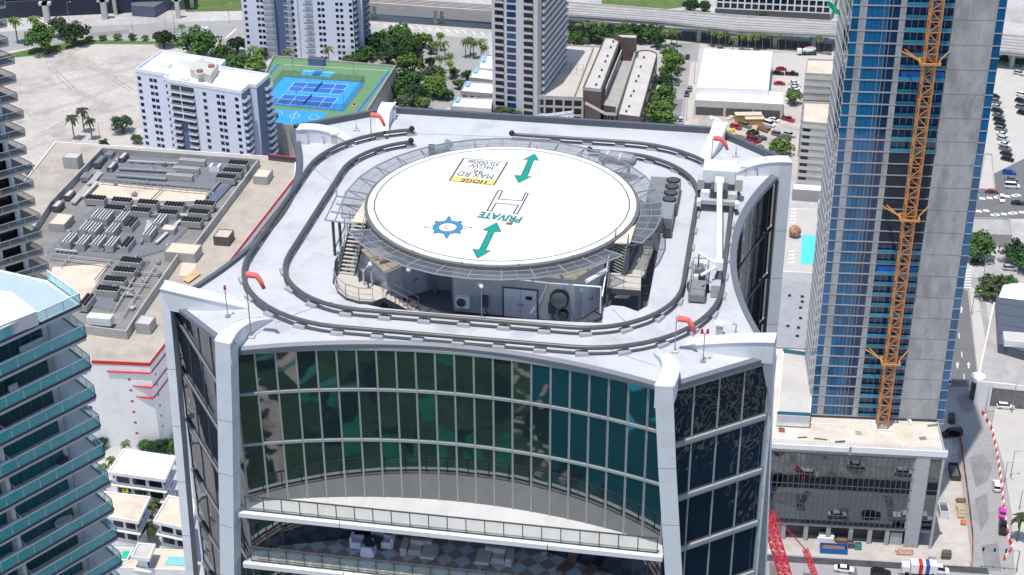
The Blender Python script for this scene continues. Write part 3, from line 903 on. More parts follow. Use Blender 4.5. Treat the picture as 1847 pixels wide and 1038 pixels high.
for x, y in ((640, 545), (690, 540), (612, 528)):
    c = at(x, y, ZL - .3); mb.tube([c, V3((c.x, c.y, PADZ - 4.4))], .07, 6)
mb.build('post', M_dsteel, t)
ZR = PADZ - 2.3
t = thing('right_stair', 'metal stair with beige treads and a square railed landing right of the helipad', 'staircase', at(1125, 510, ZR))
flight(t, at(1122, 440, PADZ - .3), at(1113, 492, ZR), 1.05, 10, 0)
pl = [at(x, y, ZR) for x, y in [(1099, 492), (1157, 496), (1156, 524), (1094, 519)]]
landing(t, pl, ZR, [1, 2, 3, 0])
tt = [at(x, y, PADZ - .12) for x, y in [(1147, 405), (1136, 440), (1108, 438), (1126, 418)]]
MB().prism([xy(p) for p in tt], PADZ - .2, PADZ - .12).build('top_landing', M_tan, t)
flight(t, at(1147, 497, ZR), at(1166, 447, PADZ - 4.2), 1.0, 7, 0)
mb = MB()
for x, y in ((1096, 521), (1154, 524)):
    c = at(x, y, ZR - .3); mb.bar(c, V3((c.x, c.y, PADZ - 4.4)), .16)
mb.build('post', M_steel, t)
# ================================================================ track of the facade crane
track = thing('crane_track', 'twin dark rails on grey blocks looping round the helipad', 'track', (0, 0, PADZ + DK))
TC = at(0, 0, PADZ)
def rrect(u0, u1, v0, v1, r, n=12):
    pts = []
    for cx, cy, a0 in ((u1 - r, v0 + r, -90), (u1 - r, v1 - r, 0), (u0 + r, v1 - r, 90), (u0 + r, v0 + r, 180)):
        for k in range(n + 1):
            a = rad(a0 + 90 * k / n); pts.append((cx + r * math.cos(a), cy + r * math.sin(a)))
    return pts
def resample(pts, step):
    out = [V3(pts[0])]; acc = 0
    for a, b in zip(pts, pts[1:]):
        a, b = V3(a), V3(b); L = (b - a).length
        if L < 1e-9: continue
        t = step - acc
        while t <= L:
            out.append(a.lerp(b, t / L)); t += step
        acc = (acc + L) % step
    return out
gapO = (at(742, 248, PADZ + DK + .2), at(921, 247, PADZ + DK + .2))
for nm, box, rr in (('outer_rail', (-16.35, 15.35, -14.05, 17.1), 8.6), ('inner_rail', (-13.7, 12.85, -11.75, 15.0), 6.6)):
    pts = [T(u, v, DK + .46) for u, v in rrect(*box, rr)]
    pts.append(pts[0])
    fine = resample(pts, .4)
    # the loop is open at the back left
    gx0, gx1 = (gapO[0].x, gapO[1].x) if nm == 'outer_rail' else (at(748, 265, PADZ + DK).x, at(1060, 285, PADZ + DK).x)
    keep = [not (gx0 < p.x < gx1 and p.y > 8) for p in fine]
    i0 = next(i for i in range(len(fine)) if keep[i] and not keep[i - 1])
    seq = [fine[(i0 + k) % len(fine)] for k in range(len(fine)) if keep[(i0 + k) % len(fine)]]
    MB().tube(seq, .15, 8).build(nm, M_rail, track, smooth=True)
    blocks = Parts('rail_block', mat('rail_block_grey', (.36, .37, .40), .7, .08, 1), track)
    bars = MB()
    sp = resample(seq, 2.55)
    c0 = T(-.5, 1.6, 0)
    for i, p in enumerate(sp[:-1] if len(sp) > 1 else sp):
        dd = (sp[i + 1] - p); dd.z = 0; dd.normalize()
        side = V3((dd.y, -dd.x, 0))
        q = V3((p.x, p.y, PADZ + DK)) + side * .10
        mb = MB(); mb.box(q.x, q.y, q.z + .004, 0.86, .52, .2, math.atan2(dd.y, dd.x), top=.86); blocks.put(mb)
        mb2 = MB(); mb2.box(p.x, p.y, PADZ + DK + .2, .26, .2, .16, math.atan2(dd.y, dd.x)); mb2.build('rail_clip', M_dsteel, track) if i % 1 == 0 and nm == 'inner_rail' else None
        q2 = V3((sp[i + 1].x, sp[i + 1].y, PADZ + DK)) + side * .3
    off = []
    for i, p in enumerate(seq):
        dd = seq[min(i + 1, len(seq) - 1)] - seq[max(i - 1, 0)]; dd.normalize()
        off.append(p + V3((dd.y, -dd.x, 0)) * .12 - V3((0, 0, .36)))
    MB().tube(off, .055, 5).build('tie_rod', M_dsteel, track)
    for e in (0, -1):
        p = seq[e]; MB().ball(p + V3((0, 0, .1)), .24, 8, 6).build('end_stop', M_black, track)
# ================================================================ windsocks
def windsock(base, h, label):
    b = at(*base, PADZ + DK)
    t = thing('windsock', label, 'windsock', b, group='windsocks on the roof corners')
    MB().tube([b, b + V3((0, 0, h))], [.045, .03], 6).build('pole', M_steel, t)
    MB().box(b.x, b.y, b.z, .45, .45, .12, YAW).build('base', M_conclight, t)
    top = b + V3((0, 0, h - .15))
    pts = [top + V3((.06, 0, 0)), top + V3((.4, -.05, -.02)), top + V3((.72, -.1, -.08)), top + V3((.92, -.18, -.38)), top + V3((1.12, -.28, -.85))]
    MB().tube(pts, [.2, .2, .18, .15, .11], 10).build('sock', M_sock, t, smooth=True)
windsock((670, 251), 2.2, 'red windsock at the back left corner, beside the tennis courts')
windsock((1283, 294), 2.2, 'red windsock at the back right corner, beside a roof fin')
windsock((453.5, 609), 4.6, 'red windsock on the tallest pole, at the front left corner')
windsock((1217, 635), 2.5, 'red windsock at the front right corner')
def obstruction(base, h, label, two=True):
    b = at(*base, PADZ + DK)
    t = thing('warning_light', label, 'warning light', b, group='aircraft warning lights')
    MB().tube([b, b + V3((0, 0, h))], .03, 6).build('pole', M_steel, t)
    MB().box(b.x, b.y, b.z, .3, .3, .1).build('base', M_steel, t)
    for s in ((-1, 1) if two else (0,)):
        c = b + V3((s * .17, 0, h))
        MB().cyl(c.x, c.y, c.z, c.z + .28, .1, .07, 8).build('red_lamp', M_red, t)
    if two: MB().bar(b + V3((-.2, 0, h)), b + V3((.2, 0, h)), .04).build('crossarm', M_steel, t)
obstruction((1268, 653), 2.0, 'pole with two red lamps at the front right roof corner')
obstruction((411, 572), 2.0, 'pole with a single red lamp at the front left roof corner', False)
def rod(base, h, label):
    b = at(*base, PADZ + DK)
    t = thing('lightning_rod', label, 'lightning rod', b, group='lightning rods on the roof')
    MB().tube([b, b + V3((0, 0, h * .45))], .05, 6).build('mast', M_steel, t)
    MB().tube([b + V3((0, 0, h * .45)), b + V3((0, 0, h))], .02, 5).build('tip', M_steel, t)
    MB().box(b.x, b.y, b.z, .5, .4, .12).build('base', M_conclight, t)
rod((1379, 314), 1.8, 'grey lightning rod on the back right roof corner, beside the curved glass')
rod((1327, 283), .9, 'short lightning rod right of the back right windsock')
rod((643, 236), .9, 'short lightning rod left of the back left windsock')
for px, py, lb in ((604, 258, 'small white vent box on the back left roof corner'), (1341, 317, 'small white vent box near the big roof crane'), (1297, 605, 'small white vent box on the front right roof corner')):
    b = at(px, py, PADZ + DK)
    t = thing('roof_vent', lb, 'roof vent', b, group='vent boxes on the roof')
    MB().box(b.x, b.y, b.z, .42, .42, .75, YAW).build('casing', M_conclight, t)
    MB().box(b.x, b.y, b.z + .75, .52, .52, .12, YAW).build('cap', M_white, t)
for px, py, lb in ((585, 260, 'bent grey vent pipe on the back left roof corner'), (1366, 318, 'bent grey vent pipe beside the grey lightning rod'), (1327, 600, 'bent grey vent pipe beside the front right fin')):
    b = at(px, py, PADZ + DK)
    tag(MB().tube([b, b + V3((0, 0, .55)), b + V3((-.1, 0, .62)), b + V3((-.25, 0, .55))], .04, 6).build('vent_pipe', M_steel, None, origin=b), lb, 'vent pipe', 'vent pipes on the roof')
# ================================================================ facade crane on the right-hand side of the track
bc = at(1294, 380, PADZ + DK)
bmu = thing('facade_crane', 'white facade maintenance crane with a boom and cradle, on the right-hand rails', 'roof crane', bc, YAW)
def lb(u, v, z): # local offsets in the tower's directions
    c, s = math.cos(YAW), math.sin(YAW); return V3((bc.x + u * c - v * s, bc.y + u * s + v * c, PADZ + DK + z))
def bbox(nm, u, v, z, su, sv, sz, m, top=1.0):
    p = lb(u, v, z); return MB().box(p.x, p.y, p.z, su, sv, sz, YAW, top).build(nm, m, bmu)
bbox('chassis', 0, 1.2, .62, 2.6, 3.2, .3, M_grey)
bbox('counterweight', -.1, 2.3, 1.5, 2.3, 1.9, 1.0, M_white)
bbox('control_cabinet', 1.35, 1.9, .9, .55, .8, .9, M_conclight); bbox('control_cabinet', -1.35, 1.7, .9, .5, .8, .8, M_grey)
bbox('winch', -.95, .3, .9, .55, .5, .45, M_white); bbox('winch', .95, .2, .9, .55, .5, .45, M_conclight)
bbox('slewing_ring', 0, .6, .95, 1.2, 1.2, .7, M_dsteel)
bbox('mast_head', 0, .4, 1.5, .6, 1.0, .75, M_white)
for u in (-1.35, 1.35):
    for v in (-.4, 2.6):
        bbox('wheel_box', u, v, .55, .26, .6, .4, M_white)
        bbox('bogie', u, v, .2, .22, .4, .35, M_dsteel)
BE = at(1297, 478, PADZ + DK + 1.95)
MB().bar(lb(0, .6, 1.95), BE, .36, .38).build('boom', M_white, bmu)
MB().bar(lb(0, .6, 2.22), lb(0, .6, 2.22).lerp(BE, .35) + V3((0, 0, .1)), .2, .12).build('boom_stiffener', M_white, bmu)
MB().box(BE.x, BE.y, BE.z - .3, .5, .5, .6, YAW).build('boom_head', M_white, bmu)
MB().tube([BE, at(1261, 457, PADZ + DK + 2.0)], .08, 6).build('spreader_arm', M_white, bmu)
MB().tube([BE, at(1264, 497, PADZ + DK + 1.6)], .1, 6).build('spreader_arm', M_white, bmu)
e_ = at(1261, 457, PADZ + DK + 2.0); MB().tube([e_, e_ - V3((0, 0, 1.0))], .05, 6).build('hanger', M_dsteel, bmu)
q_ = at(1292, 506, PADZ + DK + .9); MB().box(q_.x, q_.y, PADZ + DK + .05, .6, 1.5, .85, YAW).build('jib_foot', M_grey, bmu)
MB().tube([BE - V3((0, 0, .3)), q_ + V3((0, .3, 0))], .1, 6).build('strut', M_dsteel, bmu)
cc_ = at(1259, 524, PADZ + DK)
t = thing('work_cradle', 'grey maintenance cradle full of gear between the right-hand rails', 'cradle', cc_, YAW)
def lc(u, v, z):
    c, s = math.cos(YAW), math.sin(YAW); return V3((cc_.x + u * c - v * s, cc_.y + u * s + v * c, PADZ + DK + z))
def cb(nm, u, v, z, su, sv, sz, m):
    p = lc(u, v, z); return MB().box(p.x, p.y, p.z, su, sv, sz, YAW).build(nm, m, t)
cb('basket', 0, -.8, .15, .95, 2.0, .5, mat('cradle_mat', (.22, .22, .23), .8, .1, 4))
mb = MB()
for su in (-1, 1):
    for sv in (-1.8, .3, 2.4):
        p = lc(su * .5, sv, .1); mb.tube([p, p + V3((0, 0, 1.0))], .03, 5)
for z in (.6, 1.1):
    mb.tube([lc(a * .5, b, z) for a, b in ((-1, -1.8), (1, -1.8), (1, 2.4), (-1, 2.4))], .035, 5, True)
mb.build('guard_rail', M_steel, t)
cb('motor', 0, .9, .15, .75, .7, .7, M_dsteel); cb('motor', .15, 1.7, .5, .4, .4, .7, M_white); cb('gear_box', -.2, .4, .3, .3, .3, .6, M_white); cb('gear_box', -.2, 2.2, .3, .4, .3, .5, M_grey)
for su in (-.62, .62):
    p = lc(su, -.1, .3); MB().tube([p - V3((.08, 0, 0)), p + V3((.08, 0, 0))], .26, 12).build('wheel', M_black, t)
# ================================================================ chillers and tanks beside the pad
def cool(px, py, label):
    b = at(px, py, PADZ + DK)
    t = thing('cooling_unit', label, 'cooling unit', b, YAW)
    mb = MB().box(0, 0, .15, 2.2, 4.2, 0.9); o = mb.build('casing', mat('unit_grey', (.20, .205, .215), .6, .1, 1)); o.parent = t
    for k in range(4):
        o = MB().cyl(.55, -1.6 + k * 1.07, 1.05, 1.13, .5, n=16).build('fan_ring', M_black); o.parent = t
        o = MB().cyl(.55, -1.6 + k * 1.07, 1.13, 1.15, .40, n=12).build('fan_grille', M_dsteel); o.parent = t
cool(1196, 366, 'grey cooling unit with a row of round fans right of the helipad')
b = at(1212, 408, PADZ + DK)
t = thing('pump_unit', 'dark pump unit with pipes under the right edge of the safety net', 'pump', b, YAW)
for nm, a, m in (('casing', (-.4, 0, .1, .9, 2.6, 1.1), M_steel), ('motor', (-.2, -1.7, .1, .6, .6, .7), M_dsteel), ('motor', (-.2, 1.7, .1, .7, .6, .8), M_dsteel)):
    o = MB().box(*a).build(nm, m); o.parent = t
b = at(1108, 318, PADZ + DK)
t = thing('water_tank', 'grey horizontal tank with white bands behind the helipad', 'tank', b)
MB().tube([b + V3((-1.2, .4, 1.5)), b + V3((-1, .4, 1.5)), b + V3((1.3, -.6, 1.5)), b + V3((1.5, -.7, 1.5))], [.25, .48, .48, .25], 16).build('vessel', mat('tank_grey', (.28, .29, .31), .5, .1, 1), t)
for k in (.25, .6):
    p = b + V3((-1.2 + k * 2.6, .4 - k * 1.1, 1.5)); MB().tube([p, p + V3((.15, -.06, 0))], .5, 16).build('band', M_conclight, t)
mb = MB()
for k in (.15, .85):
    p = b + V3((-1.2 + k * 2.6, .4 - k * 1.1, 0)); mb.box(p.x, p.y, p.z, .2, .9, 1.2)
mb.build('saddle', M_steel, t)
b = at(800, 278, PADZ + DK)
t = thing('exhaust_duct', 'bluish round exhaust duct behind the back edge of the pad', 'duct', b)
MB().tube([b + V3((-.8, 0, .4)), b + V3((.2, .1, .5)), b + V3((.5, .1, .95))], [.28, .38, .38], 14).build('duct', mat('duct_blue', (.24, .31, .34), .5, .05, 1), t)
MB().box(b.x - .9, b.y, b.z, .5, .6, .7).build('fan_box', M_dsteel, t)
# ================================================================ ground, roads
M_ground = mat('city_ground', (0.46, 0.44, 0.42), 0.9, 0.10, 0.05, stain=(0.25, 0.25, 0.245), stain_amt=0.75, stain_scale=0.022, fine=0.12)
M_sand = mat('sandy_lot', (0.465, 0.425, 0.385), 0.95, 0.13, 0.06, stain=(0.25, 0.235, 0.225), stain_amt=0.9, stain_scale=0.045, fine=0.08)
M_road = mat('worn_road', (0.315, 0.31, 0.305), 0.85, 0.08, 0.1, stain=(0.22, 0.215, 0.21), stain_amt=0.7, stain_scale=0.045, fine=0.07)
M_asph = mat('dark_asphalt', (0.15, 0.15, 0.152), 0.85, 0.10, 0.2, fine=0.08)
M_pave = mat('pavement', (0.48, 0.455, 0.42), 0.85, 0.08, 0.2, stain=(0.45, 0.42, 0.38), stain_amt=0.5, stain_scale=0.1)
M_grass = mat('grass', (0.10, 0.155, 0.045), 0.95, 0.25, 0.3, stain=(0.06, 0.11, 0.03), stain_amt=0.7, stain_scale=0.08, fine=0.2)
M_mark = mat('road_marking', (0.72, 0.72, 0.70), 0.7, 0.1, 1.0)
S = 2600
struct(MB().sheet([(-S, -S), (S, -S), (S, S), (-S, S)], 0.0).build('ground', M_ground))
def G(pts, z=0.0): return [xy(at(x, y, z)) for x, y in pts]
def patch(name, pts, m, z=.012): return struct(MB().sheet(G(pts), z).build(name, m))
patch('sandy_lot', [(-60, 118), (18, 97), (60, 90), (150, 78), (330, 78), (340, 110), (300, 180), (245, 245), (205, 268), (150, 300), (40, 330), (-60, 345)], M_sand)
patch('road', [(-60, 62), (150, 48), (440, 36), (440, 82), (330, 78), (150, 74), (60, 84), (-60, 108)], M_road)
patch('grass_verge', [(-40, 116), (18, 97), (60, 88), (150, 72), (330, 75), (330, 81), (160, 80), (90, 98), (20, 105)], M_grass, .016)
patch('grass', [(330, -12), (440, -12), (440, 20), (335, 22)], M_grass, .016)
patch('grass', [(1085, -14), (1245, -14), (1240, 12), (1180, 20), (1085, 10)], M_grass, .016)
patch('lane', [(200, 268), (236, 232), (262, 232), (225, 275)], M_pave, .016)
M_track = mat('tyre_track', (.335, .31, .285), .95, .25, .3, fine=.2)
for i, pts in enumerate(([(20, 150), (110, 130), (220, 112), (310, 100)], [(30, 170), (120, 148), (230, 125), (318, 106)], [(60, 250), (130, 215), (200, 200), (236, 190)], [(50, 210), (140, 185), (225, 150)], [(90, 120), (130, 160), (190, 190)], [(150, 105), (200, 140), (240, 165)])):
    P_ = [at(x, y, 0) for x, y in pts]
    for o_ in (-.9, .9):
        A_, B_ = [], []
        for k, p in enumerate(P_):
            d_ = (P_[min(k + 1, len(P_) - 1)] - P_[max(k - 1, 0)]).normalized(); s_ = V3((-d_.y, d_.x, 0))
            A_.append(p + s_ * (o_ + .3) + V3((0, 0, .02 + i * .004))); B_.append(p + s_ * (o_ - .3) + V3((0, 0, .02 + i * .004)))
        struct(MB().strip(B_, A_).build('tyre_track', M_track))
for i, pts in enumerate(([(1748, 826), (1772, 818), (1790, 842), (1782, 868), (1760, 880)], [(1758, 900), (1780, 890), (1784, 935), (1768, 960)], [(1725, 715), (1752, 712), (1760, 740), (1735, 748)], [(1770, 985), (1800, 980), (1806, 1030), (1776, 1030)], [(1215, 115), (1228, 115), (1222, 150), (1210, 150)], [(1220, 180), (1232, 180), (1226, 215), (1214, 215)], [(160, 60), (230, 54), (236, 60), (170, 67)], [(300, 52), (360, 46), (370, 54), (310, 60)])): patch('asphalt_patch', pts, mat('old_asphalt', (.22, .22, .225), .9, .2, .3, fine=.15), .03 + i * .004)
def kerb(pts):
    mb = MB(); P_ = [at(x, y, 0) for x, y in pts]
    for a, b in zip(P_, P_[1:]): mb.bar(a + V3((0, 0, .06)), b + V3((0, 0, .06)), .3, .13)
    return struct(mb.build('kerb', M_pave))
for pts in ([(1749, 520), (1766, 690), (1772, 700), (1786, 704), (1860, 707)], [(1800, 720), (1790, 770), (1812, 840), (1826, 930), (1835, 1110)], [(1246, 112), (1230, 262)], [(1213, 90), (1192, 262)], [(-60, 106), (60, 82), (150, 72), (330, 76)]): kerb(pts)
# street between the brick garage and the white warehouse
patch('street', [(1212, 78), (1262, 78), (1240, 262), (1190, 262)], M_road)
patch('pavement', [(1246, 112), (1262, 112), (1243, 262), (1230, 262)], M_pave, .016)
patch('road_under_highway', [(600, 20), (880, 44), (1300, 80), (1500, 100), (1500, 80), (1300, 62), (880, 26), (600, 4)], M_asph, .02)
patch('plaza', [(650, 58), (880, 70), (885, 120), (860, 160), (800, 200), (700, 190), (640, 110)], M_road, .014)
patch('yard', [(1250, 195), (1452, 195), (1452, 345), (1330, 345), (1240, 262)], M_sand, .02)
patch('car_lot', [(1392, 96), (1500, 98), (1460, 180), (1405, 196)], M_pave, .02)
# right-hand street
patch('street', [(1733, 500), (1772, 500), (1800, 700), (1860, 700), (1860, 740), (1836, 800), (1832, 900), (1835, 1120), (1742, 1120), (1730, 880), (1712, 760), (1700, 700)], M_road, .012)
patch('asphalt_lane', [(1737, 520), (1745, 525), (1764, 690), (1757, 699), (1703, 697), (1718, 600)], M_asph, .02)
patch('asphalt_lot', [(1760, 330), (1860, 280), (1860, 395), (1752, 395)], M_asph, .02)
patch('car_park', [(1790, 140), (1860, 140), (1860, 300), (1800, 330), (1770, 330)], M_pave, .016)
patch('pavement', [(1749, 520), (1762, 520), (1790, 690), (1860, 698), (1860, 706), (1776, 703), (1766, 696)], M_pave, .03)
patch('pavement', [(1800, 720), (1860, 740), (1860, 1120), (1835, 1120), (1826, 930), (1812, 840), (1790, 770)], M_pave, .022)
patch('construction_ground', [(1360, 925), (1660, 985), (1725, 800), (1738, 900), (1752, 1010), (1745, 1030), (1640, 1015), (1480, 1002), (1340, 985)], M_sand, .026)
patch('front_street', [(1250, 990), (1480, 1004), (1640, 1017), (1745, 1034), (1742, 1180), (1250, 1180)], M_road, .016)
def mark(pts, z=.05): return struct(MB().sheet(G(pts), z).build('road_marking', M_mark))
for x, y in ((1734, 560), (1727, 660), (1747, 660)):
    mark([(x - 1.2, y + 5), (x + 1.2, y + 5), (x + 1.2, y - 1), (x + 3.2, y - 1), (x, y - 7), (x - 3.2, y - 1), (x - 1.2, y - 1)])
for x, y in ((1730, 606), (1735, 640), (1739, 680), (1726, 640 - 60)):
    mark([(x - .8, y + 5), (x + .8, y + 5), (x + .5, y - 5), (x - 1, y - 5)])
for k in range(6): mark([(1799 + k * 6, 709), (1801 + k * 6, 709), (1795 + k * 6, 716), (1793 + k * 6, 716)])
for k in range(7): mark([(1736, 488 + k * 5), (1752, 488 + k * 5), (1752, 490 + k * 5), (1736, 490 + k * 5)])
for k in range(16): jx, jy = (k * 37 % 7) - 3, (k * 53 % 9) - 4; mark([(1756 + jx + (k % 8) * 11 + (k // 8) * 5, 352 + jy + (k // 8) * 30), (1766 + jx + (k % 8) * 11 + (k // 8) * 5, 353 + jy + (k // 8) * 30), (1768 + jx + (k % 8) * 11 + (k // 8) * 5, 357 + jy + (k // 8) * 30), (1757 + jx + (k % 8) * 11 + (k // 8) * 5, 356 + jy + (k // 8) * 30)])
for k in range(12): mark([(690 + k * 16, 43 + k * 1.4), (693 + k * 16, 43 + k * 1.4), (700 + k * 16, 49 + k * 1.4), (697 + k * 16, 49 + k * 1.4)])
for a, b in (((365, 48), (361, 55)), ((372, 48), (368, 55)), ((425, 52), (405, 70)), ((380, 60), (395, 68))):
    mark([a, (a[0] + 3, a[1]), (b[0] + 3, b[1]), b])
# park and bay in front of the tower (seen in its windows)
M_lawn = mat('park_lawn', (0.028, 0.052, 0.020), 0.95, 0.55, 0.06, stain=(0.030, 0.028, 0.014), stain_amt=0.9, stain_scale=0.035, fine=0.35)
struct(MB().sheet([(-172, -900), (118, -900), (118, -20), (-80, -20), (-110, -120), (-136, -200), (-150, -240), (-160, -272), (-172, -420)], .02).build('park_lawn', M_lawn))
M_path = mat('park_path', (0.42, 0.37, 0.32), .9, .25, .15, stain=(.06, .06, .04), stain_amt=.9, stain_scale=.12)
M_parkdark = mat('park_patch_dark', (0.006, 0.011, 0.007), 0.95, 0.6, 0.3, fine=.4)
M_emer = mat('park_bright_lawn', (0.012, 0.12, 0.055), 0.95, 0.4, 0.08, fine=.25)
def ribbon(pts, w, m, name, z, jit=0.0):
    pts = resample2([V3((*p, 0)) for p in pts], 3.0); A, B = [], []
    rn = random.Random(int(pts[0].x))
    for i, p in enumerate(pts):
        d = (pts[min(i + 1, len(pts) - 1)] - pts[max(i - 1, 0)]).normalized(); s = V3((-d.y, d.x, 0)) * w / 2
        A.append(p + s * (1 + rn.uniform(-jit, jit)) + V3((0, 0, z))); B.append(p - s * (1 + rn.uniform(-jit, jit)) + V3((0, 0, z)))
    return struct(MB().strip(A, B).build(name, m))
def resample2(pts, step):
    out = []
    for a, b in zip(pts, pts[1:]):
        n = max(1, int((b - a).length / step)); out += [a.lerp(b, k / n) for k in range(n)]
    return out + [pts[-1]]
rp_ = random.Random(12)
def blob(x, y, rx, ry, name, m, z):
    n = 22; ph = rp_.uniform(0, 6)
    return struct(MB().sheet([(x + rx * math.cos(6.283 * k / n) * (1 + rp_.uniform(-.3, .3)), y + ry * math.sin(6.283 * k / n + ph * .0) * (1 + rp_.uniform(-.3, .3))) for k in range(n)], z).build(name, m))
for i in range(34): blob(rp_.uniform(-165, 15), rp_.uniform(-330, -185), rp_.uniform(4, 13), rp_.uniform(4, 12), 'park_dark_patch', M_parkdark, .05 + i * .004)  # flat dark patches added to vary the reflection in the tower glass
for i, (x, y) in enumerate(((-62, -262), (-100, -255), (-88, -280), (-122, -240), (-40, -275), (-112, -300), (-28, -300))): blob(x, y, rp_.uniform(5, 10), rp_.uniform(6, 12), 'park_bright_lawn', M_emer, .2 + i * .004)
ribbon([(-9, -380), (-6, -318), (1, -290), (2, -262), (8, -200)], 7.5, M_path, 'park_path', .24, .35)
ribbon([(-6, -318), (-22, -330), (-40, -360)], 4.0, M_path, 'park_path', .244, .4)
ribbon([(12, -330), (-40, -300), (-52, -300)], 3.0, mat('teal_court', (.04, .17, .15), .8, .2, .2), 'park_court', .25)
for i in range(10): blob(-1 + rp_.uniform(-4, 4), -318 + i * 6.5, rp_.uniform(.8, 2.2), rp_.uniform(1.5, 3.5), 'park_dark_patch', M_parkdark, .26 + i * .004)  # small dark patches added along the path, standing in for mirrored trees
M_bay = mat('bay_water', (0.006, 0.018, 0.030), .15, .5, .01, spec=.5)
M_lagoon = mat('lagoon_water', (0.004, 0.065, 0.078), .2, .35, .02, spec=.4)
struct(MB().sheet([(-172, -900), (-172, -420), (-160, -272), (-150, -240), (-136, -200), (-110, -120), (-80, -20), (-1400, -20), (-1400, -900)], .03).build('lagoon_water', M_lagoon))
struct(MB().sheet([(118, -1400), (1400, -1400), (1400, -20), (118, -20)], .03).build('bay_water', M_bay))
rk = MB()
for i in range(150):
    t_ = rp_.uniform(0, 1); x = lerp(-166, -128, t_) + rp_.gauss(0, 2.6) + (4 if i % 3 else -3); y = lerp(-310, -180, t_) + rp_.gauss(0, 3); r = rp_.uniform(.4, 1.7)
    rk.add([(x + r * math.cos(k * 1.05) * rp_.uniform(.6, 1.2), y + r * math.sin(k * 1.05) * rp_.uniform(.6, 1.2), .05) for k in range(6)] + [(x, y, r * .6)], [(k, (k + 1) % 6, 6) for k in range(6)])
struct(rk.build('shore_rocks', mat('pale_rock', (.50, .42, .36), .9, .2, .3)), 'stuff')
for i, pts in enumerate(([(215, -95), (300, -120)], [(225, -115), (310, -150)], [(235, -140), (320, -175)], [(230, -170), (330, -200)], [(250, -90), (285, -220)], [(300, -90), (345, -200)])): [ribbon([(p[0] + j * 7, p[1] + j * 5) for p in pts], 1.3, mat('reflection_strip_grey', (.17, .16, .15), .9, .15, .5), 'reflection_strip', .4 + i * .012 + j * .004) for j in range(3)]  # strips added on the water to streak the reflection in the corner glass
M_pool = mat('pool_water', (0.03, 0.42, 0.47), .12, .05, .2)
for i, (x, y, w, h) in enumerate(((-214, -236, 9, 22), (-203, -205, 12, 8), (-232, -262, 8, 10))): struct(MB().sheet([(x, y), (x + w, y), (x + w, y + h), (x, y + h)], .06).build('shallow_water', M_pool))
# ================================================================ buildings: shared helpers
def block(t, foot, z0, z1, wm, rm, par=.6, pt=.35, nm=('wall', 'roof')):
    """walls with a parapet round a sunken roof"""
    foot = [xy(p) for p in foot]
    a = sum(foot[i][0] * foot[(i + 1) % len(foot)][1] - foot[(i + 1) % len(foot)][0] * foot[i][1] for i in range(len(foot)))
    if a < 0: foot = foot[::-1]
    inn = inset(foot, pt)
    mb = MB()
    f = lambda P, z: [V3((p[0], p[1], z)) for p in P]
    mb.strip(f(foot, z0), f(foot, z1), True); mb.strip(f(foot, z1), f(inn, z1), True); mb.strip(f(inn, z1), f(inn, z1 - par - .1), True)
    w = mb.build(nm[0], wm, t)
    MB().sheet(inn, z1 - par).build(nm[1], rm, t)
    return foot
def rect_from(a, b, c):
    """parallelogram footprint from three corner points a (front left), b (front right), c (back right)"""
    a, b, c = V3((*xy(a), 0)), V3((*xy(b), 0)), V3((*xy(c), 0))
    return [a, b, c, a + c - b]
class Face:
    def __init__(s, a, b):
        s.a, s.b = V3((a[0], a[1], 0)), V3((b[0], b[1], 0)); d = s.b - s.a; s.L = d.length; s.d = d.normalized(); s.n = V3((s.d.y, -s.d.x, 0)); s.rz = math.atan2(s.d.y, s.d.x)
    def pt(s, t, z, out=0.0):
        p = s.a + s.d * s.L * t + s.n * out; return V3((p.x, p.y, z))
    def panel(s, mb, t0, t1, z0, z1, out=.04, depth=.12):
        c = s.pt((t0 + t1) / 2, 0, out - depth / 2)
        return mb.box(c.x, c.y, z0, (t1 - t0) * s.L, depth, z1 - z0, s.rz)
def hut(name, label, cat, px, z, size, h, wm, rm, rz=YAW, group=None, par=.15):
    """small plain roof-top box seen at pixel px (middle of its top)"""
    c = at(px[0], px[1], z + h)
    t = thing(name, label, cat, (c.x, c.y, z), rz, group)
    ca, sa = math.cos(rz), math.sin(rz)
    foot = [(c.x + x * ca - y * sa, c.y + x * sa + y * ca) for x, y in ((-size[0] / 2, -size[1] / 2), (size[0] / 2, -size[1] / 2), (size[0] / 2, size[1] / 2), (-size[0] / 2, size[1] / 2))]
    block(t, foot, z, z + h, wm, rm, par, .2)
    return t
# ================================================================ low industrial building with cooling plant on its roof
ZR1, ZR2 = 26.0, 28.6
plantb = thing('cooling_plant_building', 'wide white building with red trim and a roof crowded with cooling units', 'building', at(270, 660, 0))
q1 = [at(60, 648, ZR1), at(183, 655, ZR1), at(270, 659, ZR1), at(533, 322, ZR1), at(534, 288, ZR1), at(470, 283, ZR1), at(100, 258, ZR1), at(-70, 470, ZR1), at(-60, 630, ZR1)]
block(plantb, q1, 0, ZR1 + .5, M_white, mat('stained_roof', (.42, .375, .315), .85, .12, .15, stain=(.29, .255, .225), stain_amt=.85, stain_scale=.09, fine=.07), .5)
yard_px = [(183, 266), (468, 287), (352, 441), (322, 459), (262, 545), (228, 598), (90, 580), (30, 560), (20, 470), (88, 365)]
yard = [xy(at(x, y, ZR2)) for x, y in yard_px]
if sum(yard[i][0] * yard[(i + 1) % len(yard)][1] - yard[(i + 1) % len(yard)][0] * yard[i][1] for i in range(len(yard))) < 0: yard = yard[::-1]
f = lambda Pp, z: [V3((p[0], p[1], z)) for p in Pp]
mb = MB(); yi = inset(yard, .5)
mb.strip(f(yard, ZR1), f(yard, ZR2), True); mb.strip(f(yard, ZR2), f(yi, ZR2), True); mb.strip(f(yi, ZR2), f(yi, ZR1), True)
mb.build('yard_wall', M_conc, plantb)
